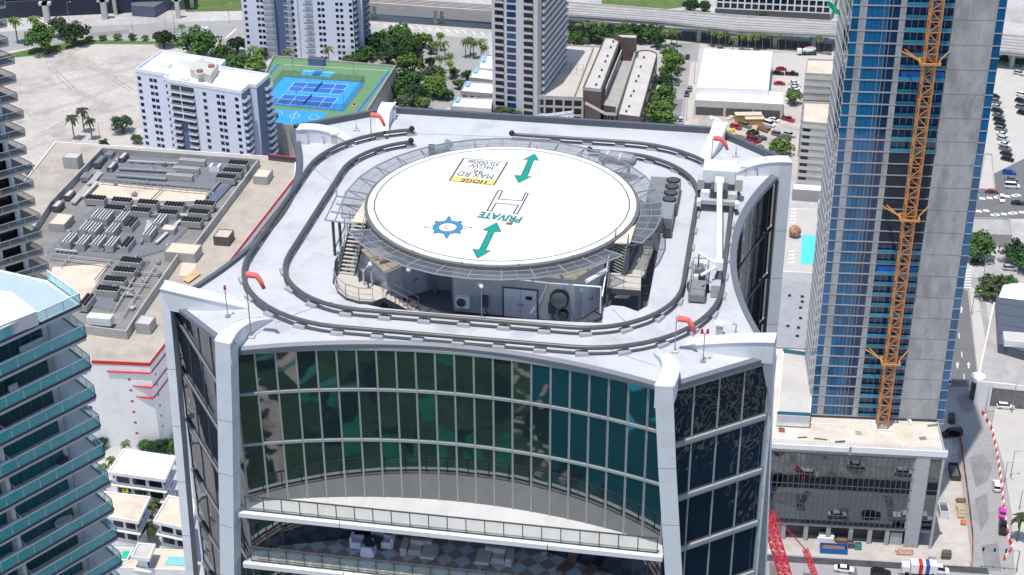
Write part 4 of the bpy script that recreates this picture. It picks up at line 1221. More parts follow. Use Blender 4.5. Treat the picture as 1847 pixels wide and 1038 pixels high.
MB().sheet(yi, ZR1 + .06).build('yard_floor', mat('yard_grey', (.22, .21, .20), .85, .15, .2, stain=(.36, .33, .29), stain_amt=.5, stain_scale=.15), plantb)
for px in ([(172, 326), (390, 346), (366, 366), (148, 356)], [(95, 482), (196, 476), (150, 552), (80, 548)], [(330, 470), (356, 474), (345, 500), (322, 498)]): MB().sheet([xy(at(x, y, ZR1 + .12)) for x, y in px], ZR1 + .12).build('tan_slabs', M_tan, plantb)
# red trim along the roof edges and the ledges on the front corner
fA, fB, fC = q1[1], q1[2], q1[3]
trim = Parts('red_trim', M_red, plantb)
F1 = Face(fA, fB); F2 = Face(fB, fC)
mb = MB(); F1.panel(mb, -.2, 1.004, ZR1 - .3, ZR1 + .62, .12, .3); trim.put(mb)
mb = MB(); F2.panel(mb, 0, 1, ZR1 - .3, ZR1 + .62, .12, .3); trim.put(mb)
def ledge(F, t0, t1, z, dep0, dep1, th):
    a0, a1 = F.pt(t0, 0), F.pt(t1, 0); b0, b1 = a0 + F.n * dep0, a1 + F.n * dep1
    return MB().prism([xy(a0), xy(b0), xy(b1), xy(a1)], z - th, z)
for z, t0 in ((ZR1 - 2.2, .1), (ZR1 - 6.4, .58), (ZR1 - 9.6, .62)):
    trim.put(ledge(F1, t0, 1, z, .05 if t0 > .2 else .5, .9 if t0 > .2 else .5, .22))
    mb = MB(); F2.panel(mb, 0, 1, z - .25, z, .25, .3); trim.put(mb)
wn = Parts('window', M_red, plantb)
for k in range(6):
    z = ZR1 - 4.3 - k * 3.3
    mb = MB(); F1.panel(mb, .50, .56, z - .6, z, .03); wn.put(mb)
wd = Parts('window', M_win, plantb)
for k in range(6):
    mb = MB(); z = ZR1 - 3.9 - k * 3.2; F2.panel(mb, .02, .026, z - .7, z, .03); wd.put(mb)
for k in range(14):
    mb = MB(); F2.panel(mb, .3 + k * .045, .315 + k * .045, ZR1 - 3.6, ZR1 - 2.6, .03); wd.put(mb)
for k in range(5):
    mb = MB(); F1.panel(mb, -.55, -.35, ZR1 - 3.5 - k * 5.5, ZR1 - 2.4 - k * 5.5, .03); wd.put(mb)
# platforms on the yard floor
ZP = ZR1 + .55
M_plat = mat('grey_platform', (.17, .18, .20), .7, .1, .3)
for nm, px in (('rear platform', [(200, 276), (462, 296), (398, 345), (172, 322)]), ('front platform', [(178, 368), (372, 362), (340, 410), (300, 450), (232, 468), (84, 455), (150, 390)]), ('near platform', [(226, 462), (270, 470), (200, 560), (150, 548)])):
    t = thing('steel_platform', {'rear platform': 'grey steel platform at the back of the cooling yard', 'front platform': 'large grey steel platform in the middle of the cooling yard', 'near platform': 'narrow grey steel platform at the near end of the cooling yard'}[nm], 'platform', at(*px[0], ZP), group='platforms in the cooling yard')
    MB().prism([xy(at(x, y, ZP)) for x, y in px], ZP - .25, ZP).build('deck', M_plat, t)
    mb = MB()
    P_ = [at(x, y, ZP) for x, y in px]
    for a, b in zip(P_, P_[1:] + P_[:1]): mb.bar(a - V3((0, 0, .3)), b - V3((0, 0, .3)), .2, .3)
    mb.build('edge_beam', M_conc, t)
patchb = MB().sheet([xy(at(x, y, ZP + .03)) for x, y in [(398, 340), (420, 332), (372, 384), (366, 362)]], ZP + .03); patchb.build('blue_mat', mat('blue_grey_mat', (.11, .14, .20), .6, .1, .5), plantb)
patchb = MB().sheet([xy(at(x, y, ZR1 + .55)) for x, y in [(330, 505), (352, 484), (362, 494), (340, 510)]], ZR1 + .55); patchb.build('sand_patch', mat('ochre_patch', (.55, .38, .18), .9, .2, .4), plantb)
YD = math.atan2(*reversed(xy(at(352, 441, ZR2) - at(468, 287, ZR2))))       # direction of the long wall
# fan banks and chillers
def fan_proto():
    t = thing('fan_bank', 'x', 'cooling unit')
    o = MB().box(0, 0, 0, 5.6, 2.3, 1.7).build('casing', M_conc); o.parent = t
    mb = MB()
    for i in range(6):
        for j in (0, 1): mb.cyl(-2.3 + i * .92, -.55 + j * 1.1, 1.7, 2.25, .42, .42, 9)
    o = mb.build('fans', M_black); o.parent = t
    mb = MB()
    for i in range(7): mb.bar((-2.78 + i * .92, -1.16, .1), (-2.78 + i * .92, -1.16, 1.6), .07, .04)
    o = mb.build('casing_ribs', M_plat); o.parent = t
    return t
def chil_proto():
    t = thing('chiller', 'x', 'chiller')
    o = MB().box(0, 0, .15, 5.4, 2.2, 2.0).build('casing', M_conc); o.parent = t
    mb = MB()
    for j in (-.55, .25): mb.box(0, j + .15, 2.15, 5.2, .42, .05)
    o = mb.build('fan_slots', mat('chiller_slots', (.05, .035, .04), .6, .3, 3)); o.parent = t
    mb = MB()
    for j in (-.85, .02, .85): mb.box(0, j, 2.15, 5.3, .16, .12)
    o = mb.build('top_rails', M_white); o.parent = t
    return t
RY = math.atan2(*reversed(xy(at(467, 287, ZR2) - at(183, 266, ZR2))))
fb, chp = fan_proto(), chil_proto()
used = [False, False]
def put(proto, k, px, rz, label, group, z=ZP, sc=1.0):
    c = at(px[0], px[1], z + 2.0); loc = (c.x, c.y, z)
    if not used[k]:
        used[k] = True; proto.location = loc; proto.rotation_euler = (0, 0, rz); proto['label'] = label; proto['group'] = group; proto.scale = (sc,) * 3 if not hasattr(sc, '__len__') else sc; return proto
    return dup(proto, loc, rz, label, group, sc)
FBs = [[(173, 357), (220, 361), (267, 365), (315, 369), (369, 367)], [(207, 375), (254, 379), (303, 383), (359, 382), (346, 397)], [(430, 294), (420, 308), (408, 319)], [(237, 470), (225, 487), (208, 504), (195, 521)]]
FL = ['{} black fan bank from the left in the rear row below the tan floor', '{} black fan bank from the left in the second row below the tan floor', '{} black fan bank from the back, beside the rear wall corner', '{} black fan bank from the back on the narrow near platform']
for r, row in enumerate(FBs):
    for i, p in enumerate(row): put(fb, 0, p, RY, FL[r].format(ORD[i]), 'black fan banks in the cooling yard', sc=1.12)
for p, l in (((237, 401), 'black fan bank set end-on behind the chillers'), ((230, 437), 'black fan bank set end-on beside the front chiller row'), ((156, 541), 'black fan bank at the near end of the yard by the wall')): put(fb, 0, p, YD, l, 'black fan banks in the cooling yard', sc=1.08)
CHs = [[(126, 431), (151, 434), (178, 435), (203, 437)], [(156, 409), (172, 412), (204, 413), (270, 418)], [(177, 387), (192, 390), (221, 392), (289, 397)]]
CL = ['{} white-striped chiller from the left in the front row', '{} white-striped chiller from the left in the middle row', '{} white-striped chiller from the left in the back row']
for r, row in enumerate(CHs):
    for i, p in enumerate(row): put(chp, 1, p, YD, CL[r].format(ORD[i]), 'striped chillers in the cooling yard', sc=1.1)
for p, l in (((347, 288), 'long chiller lying crosswise near the rear wall, farthest of three'), ((336, 302), 'long chiller lying crosswise near the rear wall, middle of three'), ((324, 315), 'long chiller lying crosswise near the rear wall, nearest of three')): put(chp, 1, p, RY, l, 'long chillers by the rear wall', sc=(1.6, .75, .9))
M_dkbox = M_dkbox_ = mat('dark_unit', (.10, .095, .10), .6, .15, 1)
for px, sz, h, m, l in (((180, 288), (6, 2.4), 1.6, M_slate, 'long dark blue unit along the left yard wall'), ((198, 276), (3.5, 2), 1.6, M_steel, 'grey unit in the far left yard corner'), ((222, 281), (4.4, 2.0), 1.6, M_dkbox, 'dark unit with pipes in the far left yard corner'), ((202, 298), (4.5, 2.0), 1.6, M_dkbox, 'dark red-edged unit near the far left yard corner'), ((156, 316), (4, 2.6), 1.4, M_steel, 'flat grey unit along the left yard wall'), ((125, 349), (4, 2.4), 1.5, M_dkbox, 'dark unit with a pale top along the left yard wall'), ((104, 368), (4, 2.6), 1.6, M_dkbox, 'nearest dark unit along the left yard wall'), ((388, 298), (2.6, 3.4), 1.8, M_white, 'white box beside the long chillers')):
    c = at(px[0], px[1], ZP + h)
    t = thing('roof_unit', l, 'roof unit', (c.x, c.y, ZP), YD, 'boxes along the cooling yard walls')
    o = MB().box(0, 0, 0, sz[0], sz[1], h).build('casing', m); o.parent = t
    o = MB().box(0, 0, h, sz[0] * .96, sz[1] * .5, .14).build('top_panel', M_conclight if m is M_dkbox else M_plat); o.parent = t
for px, z, sz, h, wm, rm, l, rz in (((403, 421), ZR1 + .1, (5, 4.6), 2.8, M_dkbox, M_beige, 'brown-walled roof hut outside the long wall', YD), ((330, 448), ZR1 + .1, (9, 6), 3.0, M_conc, M_tan, 'large flat-roofed concrete hut at the end of the long wall', RY), ((305, 410), ZR1 + .1, (3.4, 4), 2.2, M_conc, M_tan, 'small concrete hut among the chillers', YD), ((110, 395), ZR1 + .1, (7, 5), 2.6, M_conc, M_tan, 'concrete hut by the left yard wall', YD), ((474, 312), ZR1 + .1, (6, 4.6), 2.6, M_conc, M_tan, 'concrete stair hut outside the far right yard corner', YD), ((180, 570), ZR1 + 1.2, (6.6, 2.6), 2.2, M_white, M_whiteroof, 'white box unit at the near end of the yard', RY), ((262, 577), ZR1 + .1, (4.4, 4.0), 3.0, M_conc, M_conclight, 'square concrete hut outside the near end of the yard wall', YD), ((130, 280), ZR1 - 4, (5, 4), 8, M_conc, M_conclight, 'grey stair tower at the far left roof corner', RY)):
    hut('roof_hut', l, 'roof hut', px, z, sz, h, wm, rm, rz, 'huts on the cooling plant roof')
# steel trusses, pipes
t = thing('pipe_rack', 'grey steel pipe rack crossing the cooling yard between the tan floors', 'pipe rack', at(290, 340, ZP))
mb = MB()
for a, b in (((182, 322), (385, 340)), ((180, 328), (380, 347)), ((268, 364), (295, 338))):
    mb.bar(at(*a, ZP + .6), at(*b, ZP + .6), .35, .3)
for k in range(16):
    p, q_ = at(lerp(182, 385, k / 16), lerp(322, 340, k / 16), ZP + .6), at(lerp(180, 380, (k + .5) / 16), lerp(328, 347, (k + .5) / 16), ZP + .6); mb.bar(p, q_, .12)
mb.build('frame', M_steel, t)
t = thing('pipe_rack', 'grey pipe rack above the near tan floor of the cooling yard', 'pipe rack', at(200, 470, ZP))
mb = MB()
for a, b in (((90, 458), (205, 470)), ((88, 464), (200, 478)), ((130, 462), (108, 480)), ((200, 470), (170, 505)), ((262, 470), (205, 560)), ((280, 480), (222, 570)), ((285, 495), (240, 490)), ((270, 515), (225, 510)), ((255, 535), (212, 530))):
    mb.bar(at(*a, ZP + .5), at(*b, ZP + .5), .3, .3)
mb.build('frame', M_conc, t)
for k, (a, b, w, l) in enumerate((((300, 368), (200, 372), .3, 'pale pipe bundle behind the rear fan banks'), ((128, 365), (178, 310), .8, 'pale duct running beside the left yard wall'), ((258, 430), (268, 400), .9, 'jumble of pale pipes between the chillers'))):
    t = thing('pipe_run', l, 'pipes', at(*a, ZP), group='pipe runs in the cooling yard')
    mb = MB()
    for j in range(3): mb.tube([at(a[0] + j * 3, a[1] + j, ZP + .5), at((a[0] + b[0]) / 2 + j * 3, (a[1] + b[1]) / 2 + j, ZP + .5), at(b[0] + j * 3, b[1] + j, ZP + .5)], w / 2.5, 5)
    mb.build('pipe', M_conclight, t)
rc = random.Random(21)
DL = [((176, 330), (150, 357)), ((330, 374), (395, 377)), ((186, 398), (160, 424)), ((238, 388), (214, 412)), ((110, 440), (220, 447)), ((255, 440), (262, 418)), ((300, 388), (345, 391)), ((190, 384), (300, 392)), ((215, 306), (320, 312)), ((230, 292), (320, 297)), ((210, 318), (300, 325)), ((398, 328), (372, 358)), ((282, 440), (325, 400)), ((248, 462), (222, 500)), ((215, 520), (240, 526)), ((100, 452), (140, 456))]
for i, (a, b) in enumerate(DL):
    pa, pb_ = at(*a, ZP + .4), at(*b, ZP + .4)
    t = thing('cable_duct', 'grey duct with saddles running between the cooling units, ' + ('a thin one' if i % 2 else 'a wide one'), 'duct', V3((pa.x, pa.y, ZP)), group=('thin' if i % 2 else 'wide') + ' ducts in the cooling yard')
    MB().bar(pa + V3((0, 0, .3)), pb_ + V3((0, 0, .3)), .5 if i % 2 else 1.0, .5).build('duct', M_steel if i % 3 else M_conclight, t)
    mb = MB()
    for k in range(5): p = pa.lerp(pb_, (k + .5) / 5); mb.box(p.x, p.y, ZP, 1.3, .25, .5, YD)
    mb.build('saddles', M_dkbox_, t)
for k in range(46):
    u_, v_ = rc.random(), rc.random()
    px = (lerp(lerp(175, 395, u_), lerp(95, 310, u_), v_), lerp(280, 450, v_) + u_ * 14) if k < 30 else (rc.uniform(205, 290), rc.uniform(465, 560))
    c = at(px[0], px[1], ZP); s_ = rc.uniform(.5, 1.3)
    o = MB().box(0, 0, 0, s_ * 1.3, s_, rc.uniform(.4, 1.0), top=.9); o.box(s_ * .2, 0, .4, .3, .3, .8)
    o = o.build('junction_box', [M_conc, M_conclight, M_steel, M_dkbox_][k % 4]); o.location = c; o.rotation_euler = (0, 0, RY + (k % 2) * 1.2)
    tag(o, 'small junction box with a stub pipe among the cooling units', 'junction box', 'junction boxes in the cooling yard')
# outer wall frames on the roof
t = thing('low_wall', 'dark fence with panels behind the concrete stair hut', 'wall', at(500, 286, ZR1))
MB().bar(at(484, 284, ZR1 + 1), at(535, 290, ZR1 + 1), .3, 2.0).build('panel', M_dkbox, t); MB().bar(at(484, 279, ZR1 + 2.1), at(535, 285, ZR1 + 2.1), .4, .25).build('cap', M_red, t)
# ================================================================ the white apartment blocks
def balcony(t, F, t0, t1, z, dep, slabm, railm, h=1.0):
    c = F.pt((t0 + t1) / 2, 0, dep / 2)
    mb = MB(); mb.box(c.x, c.y, z - .15, (t1 - t0) * F.L, dep, .18, F.rz)
    b = mb.build('balcony', slabm, t)
    mb = MB()
    e = dep - .04
    mb.bar(F.pt(t0, z + h, e), F.pt(t1, z + h, e), .07); mb.bar(F.pt(t0, z + .35, e), F.pt(t1, z + .35, e), .05, .5)
    for tt in (t0, t1): mb.bar(F.pt(tt, z + h * .6, .02), F.pt(tt, z + h * .6, e), .05, h * .7)
    mb.build('railing', railm, b)
apt = thing('apartment_block', 'bluish white apartment block with a white roof beside the sandy lot', 'apartment block', at(258, 290, 0))
ZA = 32.5
A0, A1, A2 = at(236, 134, ZA), at(437, 167, ZA), at(472, 137, ZA)
# stepped outline: left wing, recessed middle, right wing
L_ = Face(A0, A1); back = V3((A2.x - A1.x, A2.y - A1.y, 0)); bdir = back.normalized()
def ap(t, b): 
    p = L_.pt(t, 0) + bdir * b; return (p.x, p.y)
D = 17.0
out_apt = [ap(0, 3.2), ap(.295, 3.2), ap(.295, 0.4), ap(.34, 0.4), ap(.34, -.9), ap(1, -.9), ap(1.0, 6), ap(1.06, 6.0), ap(1.06, D), ap(0.62, D), ap(.60, D + 6), ap(0, D + 6)]
block(apt, out_apt, 0, ZA + .9, M_blush, M_whiteroof, .9, .5)
MB().strip([V3((*p, ZA - .3)) for p in inset(out_apt, -.12)], [V3((*p, ZA + .93)) for p in inset(out_apt, -.12)], True).build('roof_band', M_white, apt)
nF = 13; FH = 2.52
wins = Parts('window', M_win, apt)
Ff = Face(ap(.34, -.9), ap(1, -.9)); Fl = Face(ap(0, 3.2), ap(.295, 3.2)); Fr = Face(ap(1.0, -.9), ap(1.0, 6)); Fm = Face(ap(.295, .4), ap(.34, .4))
for k in range(nF):
    zb = ZA - 1.9 - k * FH
    for F, ts in ((Ff, (.50, .685, .745, .93)), (Fl, (.10, .47, .60))):
        for tt in ts:
            mb = MB(); F.panel(mb, tt - .72 / F.L, tt + .72 / F.L, zb - 1.3, zb, .03)
            w = wins.put(mb)
    mb = MB(); Fm.panel(mb, .3, .8, zb - 1.15, zb, .03); wins.put(mb)
wins.done()
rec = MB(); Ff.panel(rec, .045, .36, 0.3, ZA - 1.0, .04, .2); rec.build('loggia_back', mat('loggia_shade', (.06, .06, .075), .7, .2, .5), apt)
for k in range(nF):
    z = ZA - 1.0 - (k + 1) * FH + .2
    if k < 5: balcony(apt, Ff, .04, .365, z, 1.3, M_white, M_blush)
    else:
        balcony(apt, Ff, .04, .15, z, 1.3, M_white, M_blush); balcony(apt, Ff, .255, .365, z, 1.3, M_white, M_blush)
mb = MB(); Ff.panel(mb, .16, .25, 0.3, ZA - 1 - 5 * FH, .1, .1); mb.build('stair_panel', M_navy, apt)
mb = MB(); Ff.panel(mb, .197, .207, ZA - 13, ZA - 1.0, 1.25, .2); mb.build('divider', M_blush, apt)
Frr = Face(ap(1.06, 6), ap(1.06, D))
mb = MB(); Fr.panel(mb, .02, .98, 0, ZA - .5, .06, .1); mb.build('side_panel', M_navy, apt)
mb = MB(); Frr.panel(mb, .0, 1, 0, ZA - .5, .06, .1); mb.build('side_panel', M_navy, apt)
for k in range(nF):
    z = ZA - 1.0 - (k + 1) * FH + .2
    balcony(apt, Fr, .02, .6, z, 1.2, M_white, M_blush)
    balcony(apt, Frr, .55, 1.0, z, 1.2, M_white, M_blush)
Fback = Face(ap(0, D + 6), ap(0, 3.2))
for k in range(nF): balcony(apt, Fback, .5, .95, ZA - 1.0 - (k + 1) * FH + .2, 1.0, M_white, M_blush)
t = thing('cooling_tower', 'pair of brown round cooling fans in a white screen on the apartment roof', 'cooling tower', at(368, 140, ZA))
c0_ = at(366, 142, ZA)
for k, (px, py) in enumerate(((360, 127), (381, 118))):
    c = at(px, py, ZA + 4.2); MB().cyl(c.x, c.y, ZA + 3.2, ZA + 3.6, 1.7, 1.7, 18).build('fan_collar', M_white, t); MB().cyl(c.x, c.y, ZA + 3.6, ZA + 4.3, 1.35, 1.1, 18).build('fan_cowl', mat('rust_cowl', (.28, .13, .08), .7, .2, 2), t)
fp = [at(344, 140, ZA), at(381, 152, ZA), at(395, 130, ZA), at(360, 120, ZA)]
MB().prism([xy(p) for p in fp], ZA, ZA + 3.2).build('casing', M_conclight, t)
hut('roof_hut', 'flat white lift hut behind the brown cooling fans', 'roof hut', (344, 106), ZA, (7, 5), 3.4, M_white, M_whiteroof, L_.rz)
hut('roof_hut', 'small white box hut on the left of the apartment roof', 'roof hut', (300, 115), ZA, (3.4, 2.6), 1.6, M_white, M_whiteroof, L_.rz)
t = hut('roof_hut', 'low white duct box in front of the brown cooling fans', 'roof hut', (333, 141), ZA, (3.0, 1.8), 1.0, M_white, M_whiteroof, L_.rz)
# second block, taller than the frame
apt2 = thing('apartment_block', 'taller bluish white apartment block behind the tennis court roof', 'apartment block', at(446, 112, 0))
ZB = 44.0
B0, B1 = at(444, 104, 0), at(642, 112, 0)
L2 = Face(B0, B1); b2 = V3((-L2.d.y, L2.d.x, 0))
def bp2(t, b):
    p = L2.pt(t, 0) + b2 * b; return (p.x, p.y)
foot2 = [bp2(0, 0), bp2(.265, 0), bp2(.275, 1.6), bp2(.41, 1.6), bp2(.42, 0), bp2(.5, 0), bp2(.51, .8), bp2(.61, .8), bp2(.62, -.6), bp2(1, -.6), bp2(1, 5), bp2(1.06, 5), bp2(1.06, 17), bp2(0, 17)]
block(apt2, foot2, 0, ZB, M_blush, M_whiteroof, .9, .5)
w2 = Parts('window', M_win, apt2)
FH2 = 2.62
G2 = Face(bp2(0, 0), bp2(1, 0))
for k in range(12):
    z = .8 + k * FH2
    for tt, o in ((.035, .03), (.15, .03), (.185, .03), (.46, .03), (.70, .63), (.735, .63), (.86, .63), (.90, .63), (.98, .63)):
        mb = MB(); G2.panel(mb, tt - .0135, tt + .0135, z, z + 1.3, o); w2.put(mb)
w2.done()
for a, b, o in ((.285, .40, -1.55),):
    mb = MB(); G2.panel(mb, a, b, 0, ZB - 1, o + .02, .1); mb.build('navy_panel', M_navy, apt2)
for a, b, o in ((.505, .605, -.78),):
    mb = MB(); G2.panel(mb, a, b, 0, ZB - 1, o + .02, .1); mb.build('pale_panel', M_blush, apt2)
Fs = Face(bp2(1, -.6), bp2(1, 5)); Fs2 = Face(bp2(1.06, 5), bp2(1.06, 17))
for F in (Fs, Fs2):
    mb = MB(); F.panel(mb, 0.01, .99, 0, ZB - 1, .05, .1); mb.build('side_panel', M_navy, apt2)
for k in range(13):
    z = .3 + k * FH2
    for a, b in ((.205, .285), (.385, .455), (.56, .64)): balcony(apt2, G2, a, b, z, 1.1, M_white, M_steel)
    balcony(apt2, Fs, .1, .9, z, 1.1, M_white, M_steel); balcony(apt2, Fs2, .3, .8, z, 1.1, M_white, M_steel)
# ================================================================ garage with tennis courts on its roof
ZG = 11.5
gar = thing('parking_garage', 'parking garage with a green and blue sports deck on its roof', 'garage', at(640, 232, 0))
gp = [at(x, y, ZG) for x, y in [(452, 208), (656, 222), (714, 122), (493, 104)]]
gp[0] = at(440, 215, ZG); gp[1] = at(632, 250, ZG)
gf = block(gar, gp, 0, ZG + .9, M_conc, mat('green_court', (.13, .25, .12), .75, .06, .3, stain=(.12, .25, .1), stain_amt=.4, stain_scale=.1), .88, .4)
M_cblue = mat('court_blue', (.035, .30, .72), .7, .05, .3); M_cdark = mat('court_dark_blue', (.025, .14, .46), .7, .06, .3); M_csky = mat('court_sky_blue', (.10, .45, .78), .7, .05, .3)
ZC = ZG + .03
r2p = lambda x, y: (400 + x / 3.844, y / 3.844)
def court(name, pts, m, dz): 
    return MB().sheet([xy(at(*r2p(*p), ZC + dz)) for p in pts], ZC + dz).build(name, m, gar)
court('court_surface', [(425, 535), (990, 575), (840, 775), (265, 722)], M_cblue, .01)
court('basketball_court', [(330, 755), (735, 780), (660, 870), (370, 858)], M_cblue, .01)
court('shuffle_court', [(570, 485), (785, 500), (755, 535), (545, 520)], M_csky, .01); court('shuffle_lane', [(645, 492), (705, 496), (675, 530), (620, 526)], M_cdark, .02)
c1 = [(505, 570), (875, 590), (830, 655), (455, 630)]; c2 = [(430, 655), (805, 680), (750, 750), (375, 718)]
def cl(pts, closed=True, w=.16, dz=.03, m=None):
    mb = MB(); P_ = [at(*r2p(*p), ZC + dz) for p in pts]
    for a, b in zip(P_, P_[1:] + (P_[:1] if closed else [])): mb.bar(a, b, w, .012)
    return mb.build('court_line', m or M_mark, gar)
for c in (c1, c2):
    court('tennis_court', c, M_cdark, .02); cl(c)
    L = lambda a, b, t: (lerp(a[0], b[0], t), lerp(a[1], b[1], t))
    for t_ in (.25, .78): cl([L(c[0], c[1], t_), L(c[3], c[2], t_)], False)
    cl([L(c[0], c[3], .5), L(c[1], c[2], .5)], False)
    t = thing('tennis_net', 'dark net across the ' + ('far' if c is c1 else 'near') + ' tennis court', 'net', at(*r2p(*L(c[0], c[1], .5)), ZC), group='nets of the tennis courts')
    a, b = at(*r2p(*L(c[0], c[1], .52)), ZC), at(*r2p(*L(c[3], c[2], .5)), ZC)
    MB().bar(a + V3((0, 0, .5)), b + V3((0, 0, .5)), .05, .9).build('net', M_navy, t)
    mb = MB()
    for p in (a, b): mb.tube([p, p + V3((0, 0, 1.1))], .06, 6)
    mb.build('post', M_dsteel, t)
for cx, cy in ((505, 803), (640, 815), (385, 785)):
    P_ = []
    for k in range(16):
        a = 2 * math.pi * k / 16; P_.append((cx + 34 * math.cos(a), cy + 17 * math.sin(a)))
    cl(P_, True, .13)
cl([(520, 770), (480, 850)], False, .13)
cl([(395, 445), (220, 640)], False, .9, .03, M_cdark); cl([(1160, 495), (925, 800)], False, .9, .03, M_cdark); cl([(430, 448), (1150, 492)], False, .25)
M_fence = clear('mesh_fence', (.06, .09, .08), .38)
t = thing('court_fence', 'tall dark mesh fence round the tennis courts', 'fence', at(*r2p(425, 535), ZC))
fpx = [(425, 535), (990, 575), (840, 775), (265, 722)]
for i in range(4):
    a, b = at(*r2p(*fpx[i]), ZC), at(*r2p(*fpx[(i + 1) % 4]), ZC); up = V3((0, 0, 2.7))
    MB().quad(a, b, b + up, a + up).build('mesh_panel', M_fence, t)
    mb = MB()
    for k in range(10): p = a.lerp(b, k / 10); mb.tube([p, p + up], .05, 5)
    mb.tube([a + up, b + up], .04, 5); mb.build('posts', M_dsteel, t)
for i, (x, y) in enumerate(((495, 500), (915, 520), (320, 640), (525, 740), (700, 500), (845, 740))):
    p = at(*r2p(x, y), ZC); t = thing('floodlight', ['floodlight pole at the far left of the sports deck', 'floodlight pole at the far right of the sports deck', 'floodlight pole left of the tennis courts', 'floodlight pole in front of the tennis courts', 'floodlight pole behind the tennis courts', 'floodlight pole right of the tennis courts'][i], 'floodlight', p, group='floodlights of the sports deck')
    MB().tube([p, p + V3((0, 0, 6))], .07, 6).build('pole', M_dsteel, t); MB().box(p.x, p.y, p.z + 5.9, .8, .4, .2).build('lamp_head', M_dsteel, t)
Fg = Face(gp[1], gp[2]); mb = MB()
lv = Parts('louvre', M_white, gar)
for k in range(40):
    m2 = MB(); Fg.panel(m2, .02 + k * .0245, .028 + k * .0245, 1.5, ZG - .6, .12, .2); lv.put(m2)
Fg.panel(mb, .0, 1, 1.0, ZG - .4, .03, .1); mb.build('dark_screen', M_black, gar)
hut('roof_hut', 'dark blue hut on the rear edge of the sports deck', 'roof hut', (571, 105), ZG, (6.5, 2.4), 3.0, M_navy, M_slate, Face(gp[3], gp[2]).rz)
hut('stair_tower', 'brown square stair tower at the front corner of the sports deck', 'stair tower', (486, 208), 0, (5, 5), ZG + 1.5, mat('brown_wall', (.14, .12, .12), .8, .1, .5), M_dkbox, RY)
t = thing('traffic_cone', 'yellow and black court machine on the green deck', 'machine', at(639, 193, ZC)); p = at(639, 193, ZC)
MB().box(p.x, p.y, p.z, 1.4, .9, .6).build('body', M_yellow, t); MB().box(p.x, p.y, p.z + .6, .7, .5, .6).build('hopper', M_black, t)
t['label'] = 'small yellow and black machine standing on the green deck'
t.name = 'court_machine'
# ================================================================ slim tower with the striped side
st = thing('apartment_tower', 'slim pale tower with blue windows and a diagonally lit striped side', 'tower', at(885, 225, 0))
S0, S1 = at(889, 222, 0), at(969, 231, 0)
LS = Face(S0, S1); bs = V3((-LS.d.y, LS.d.x, 0))
sp = lambda t, b: xy(LS.pt(t, 0) + bs * b)
HS_ = 72
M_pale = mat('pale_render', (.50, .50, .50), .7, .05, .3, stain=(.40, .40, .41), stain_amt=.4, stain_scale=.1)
M_shade = mat('shaded_render', (.30, .31, .34), .7, .06, .3)  # darker copy of the pale render: the corner's shade put into the colour
foot = [sp(0, 0), sp(1, 0), sp(1.06, 1.2), sp(1.06, 38), sp(0, 38)]
block(st, foot, 0, HS_, M_pale, M_whiteroof, .9, .5)
FS = Face(sp(0, 0), sp(1, 0))
wb = Parts('window', M_winblue, st); wk = Parts('window_bay', M_win, st)
fh = 2.75
for k in range(24):
    z = 1.5 + k * fh
    mb = MB(); FS.panel(mb, .33, .53, z, z + 2.0, .03); wb.put(mb)
    for a, b in ((.07, .26), (.70, .90)):
        mb = MB(); FS.panel(mb, a, b, z, z + 2.1, .03); wk.put(mb)
        c = FS.pt((a + b) / 2, 0, .35); mb = MB(); mb.box(c.x, c.y, z - .25, (b - a) * FS.L + .3, .9, .18, FS.rz); bb = mb.build('balcony', M_pale, st)
        mb = MB(); mb.bar(FS.pt(a, z + .75, .78), FS.pt(b, z + .75, .78), .06); mb.bar(FS.pt(a, z + .3, .78), FS.pt(b, z + .3, .78), .03, .5); mb.build('railing', M_pale, bb)
FSs = Face(sp(1.06, 1.2), sp(1.06, 38))
fins = Parts('balcony_band', M_pale, st)
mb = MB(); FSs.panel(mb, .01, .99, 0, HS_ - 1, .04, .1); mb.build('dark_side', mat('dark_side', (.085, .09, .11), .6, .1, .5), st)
for k in range(25):
    mb = MB(); FSs.panel(mb, .02, .99, k * fh + .6, k * fh + 1.75, 1.0, 1.0); fins.put(mb)
FSc = Face(sp(1, 0), sp(1.06, 1.2)); mb = MB(); FSc.panel(mb, 0, 1, 0, HS_ - 1, .04, .1); mb.build('shaded_corner', M_shade, st)
# ================================================================ parking deck and brown loft building behind the helipad
q3 = lambda x, y: (850 + x / 3.844, y / 3.844)
M_brown = mat('brown_brick', (.115, .085, .08), .8, .12, .5, fine=.1)
M_deckc = mat('parking_deck', (.52, .49, .44), .85, .08, .1, stain=(.38, .36, .33), stain_amt=.5, stain_scale=.08)
pk = thing('parking_deck', 'open concrete parking garage with an empty pale top deck', 'garage', at(*q3(470, 830), 0))
ZK = 12.5
pp = [at(*q3(x, y), ZK) for x, y in ((440, 672), (775, 684), (905, 330), (620, 316))]
block(pk, pp, ZK - 1.0, ZK + .5, M_conc, M_deckc, .5, .35, ('top_wall', 'top_deck'))
Fp = Face(pp[0], pp[1]); pb = V3((-Fp.d.y, Fp.d.x, 0))
inn = inset([xy(p) for p in pp], .7)
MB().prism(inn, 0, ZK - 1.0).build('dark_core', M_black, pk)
cl_ = Parts('column', M_conc, pk)
for k in range(6):
    mb = MB(); c = Fp.pt(k / 5.0 * .98 + .01, 0, -.35); mb.box(c.x, c.y, 0, .8, .7, ZK - 1.0, Fp.rz); cl_.put(mb)
fl_ = Parts('floor_beam', M_conc, pk)
for z in (1.6, 5.0, 8.3):
    mb = MB(); Fp.panel(mb, 0, 1, z, z + .7, -.1, .5); fl_.put(mb)
mb = MB()
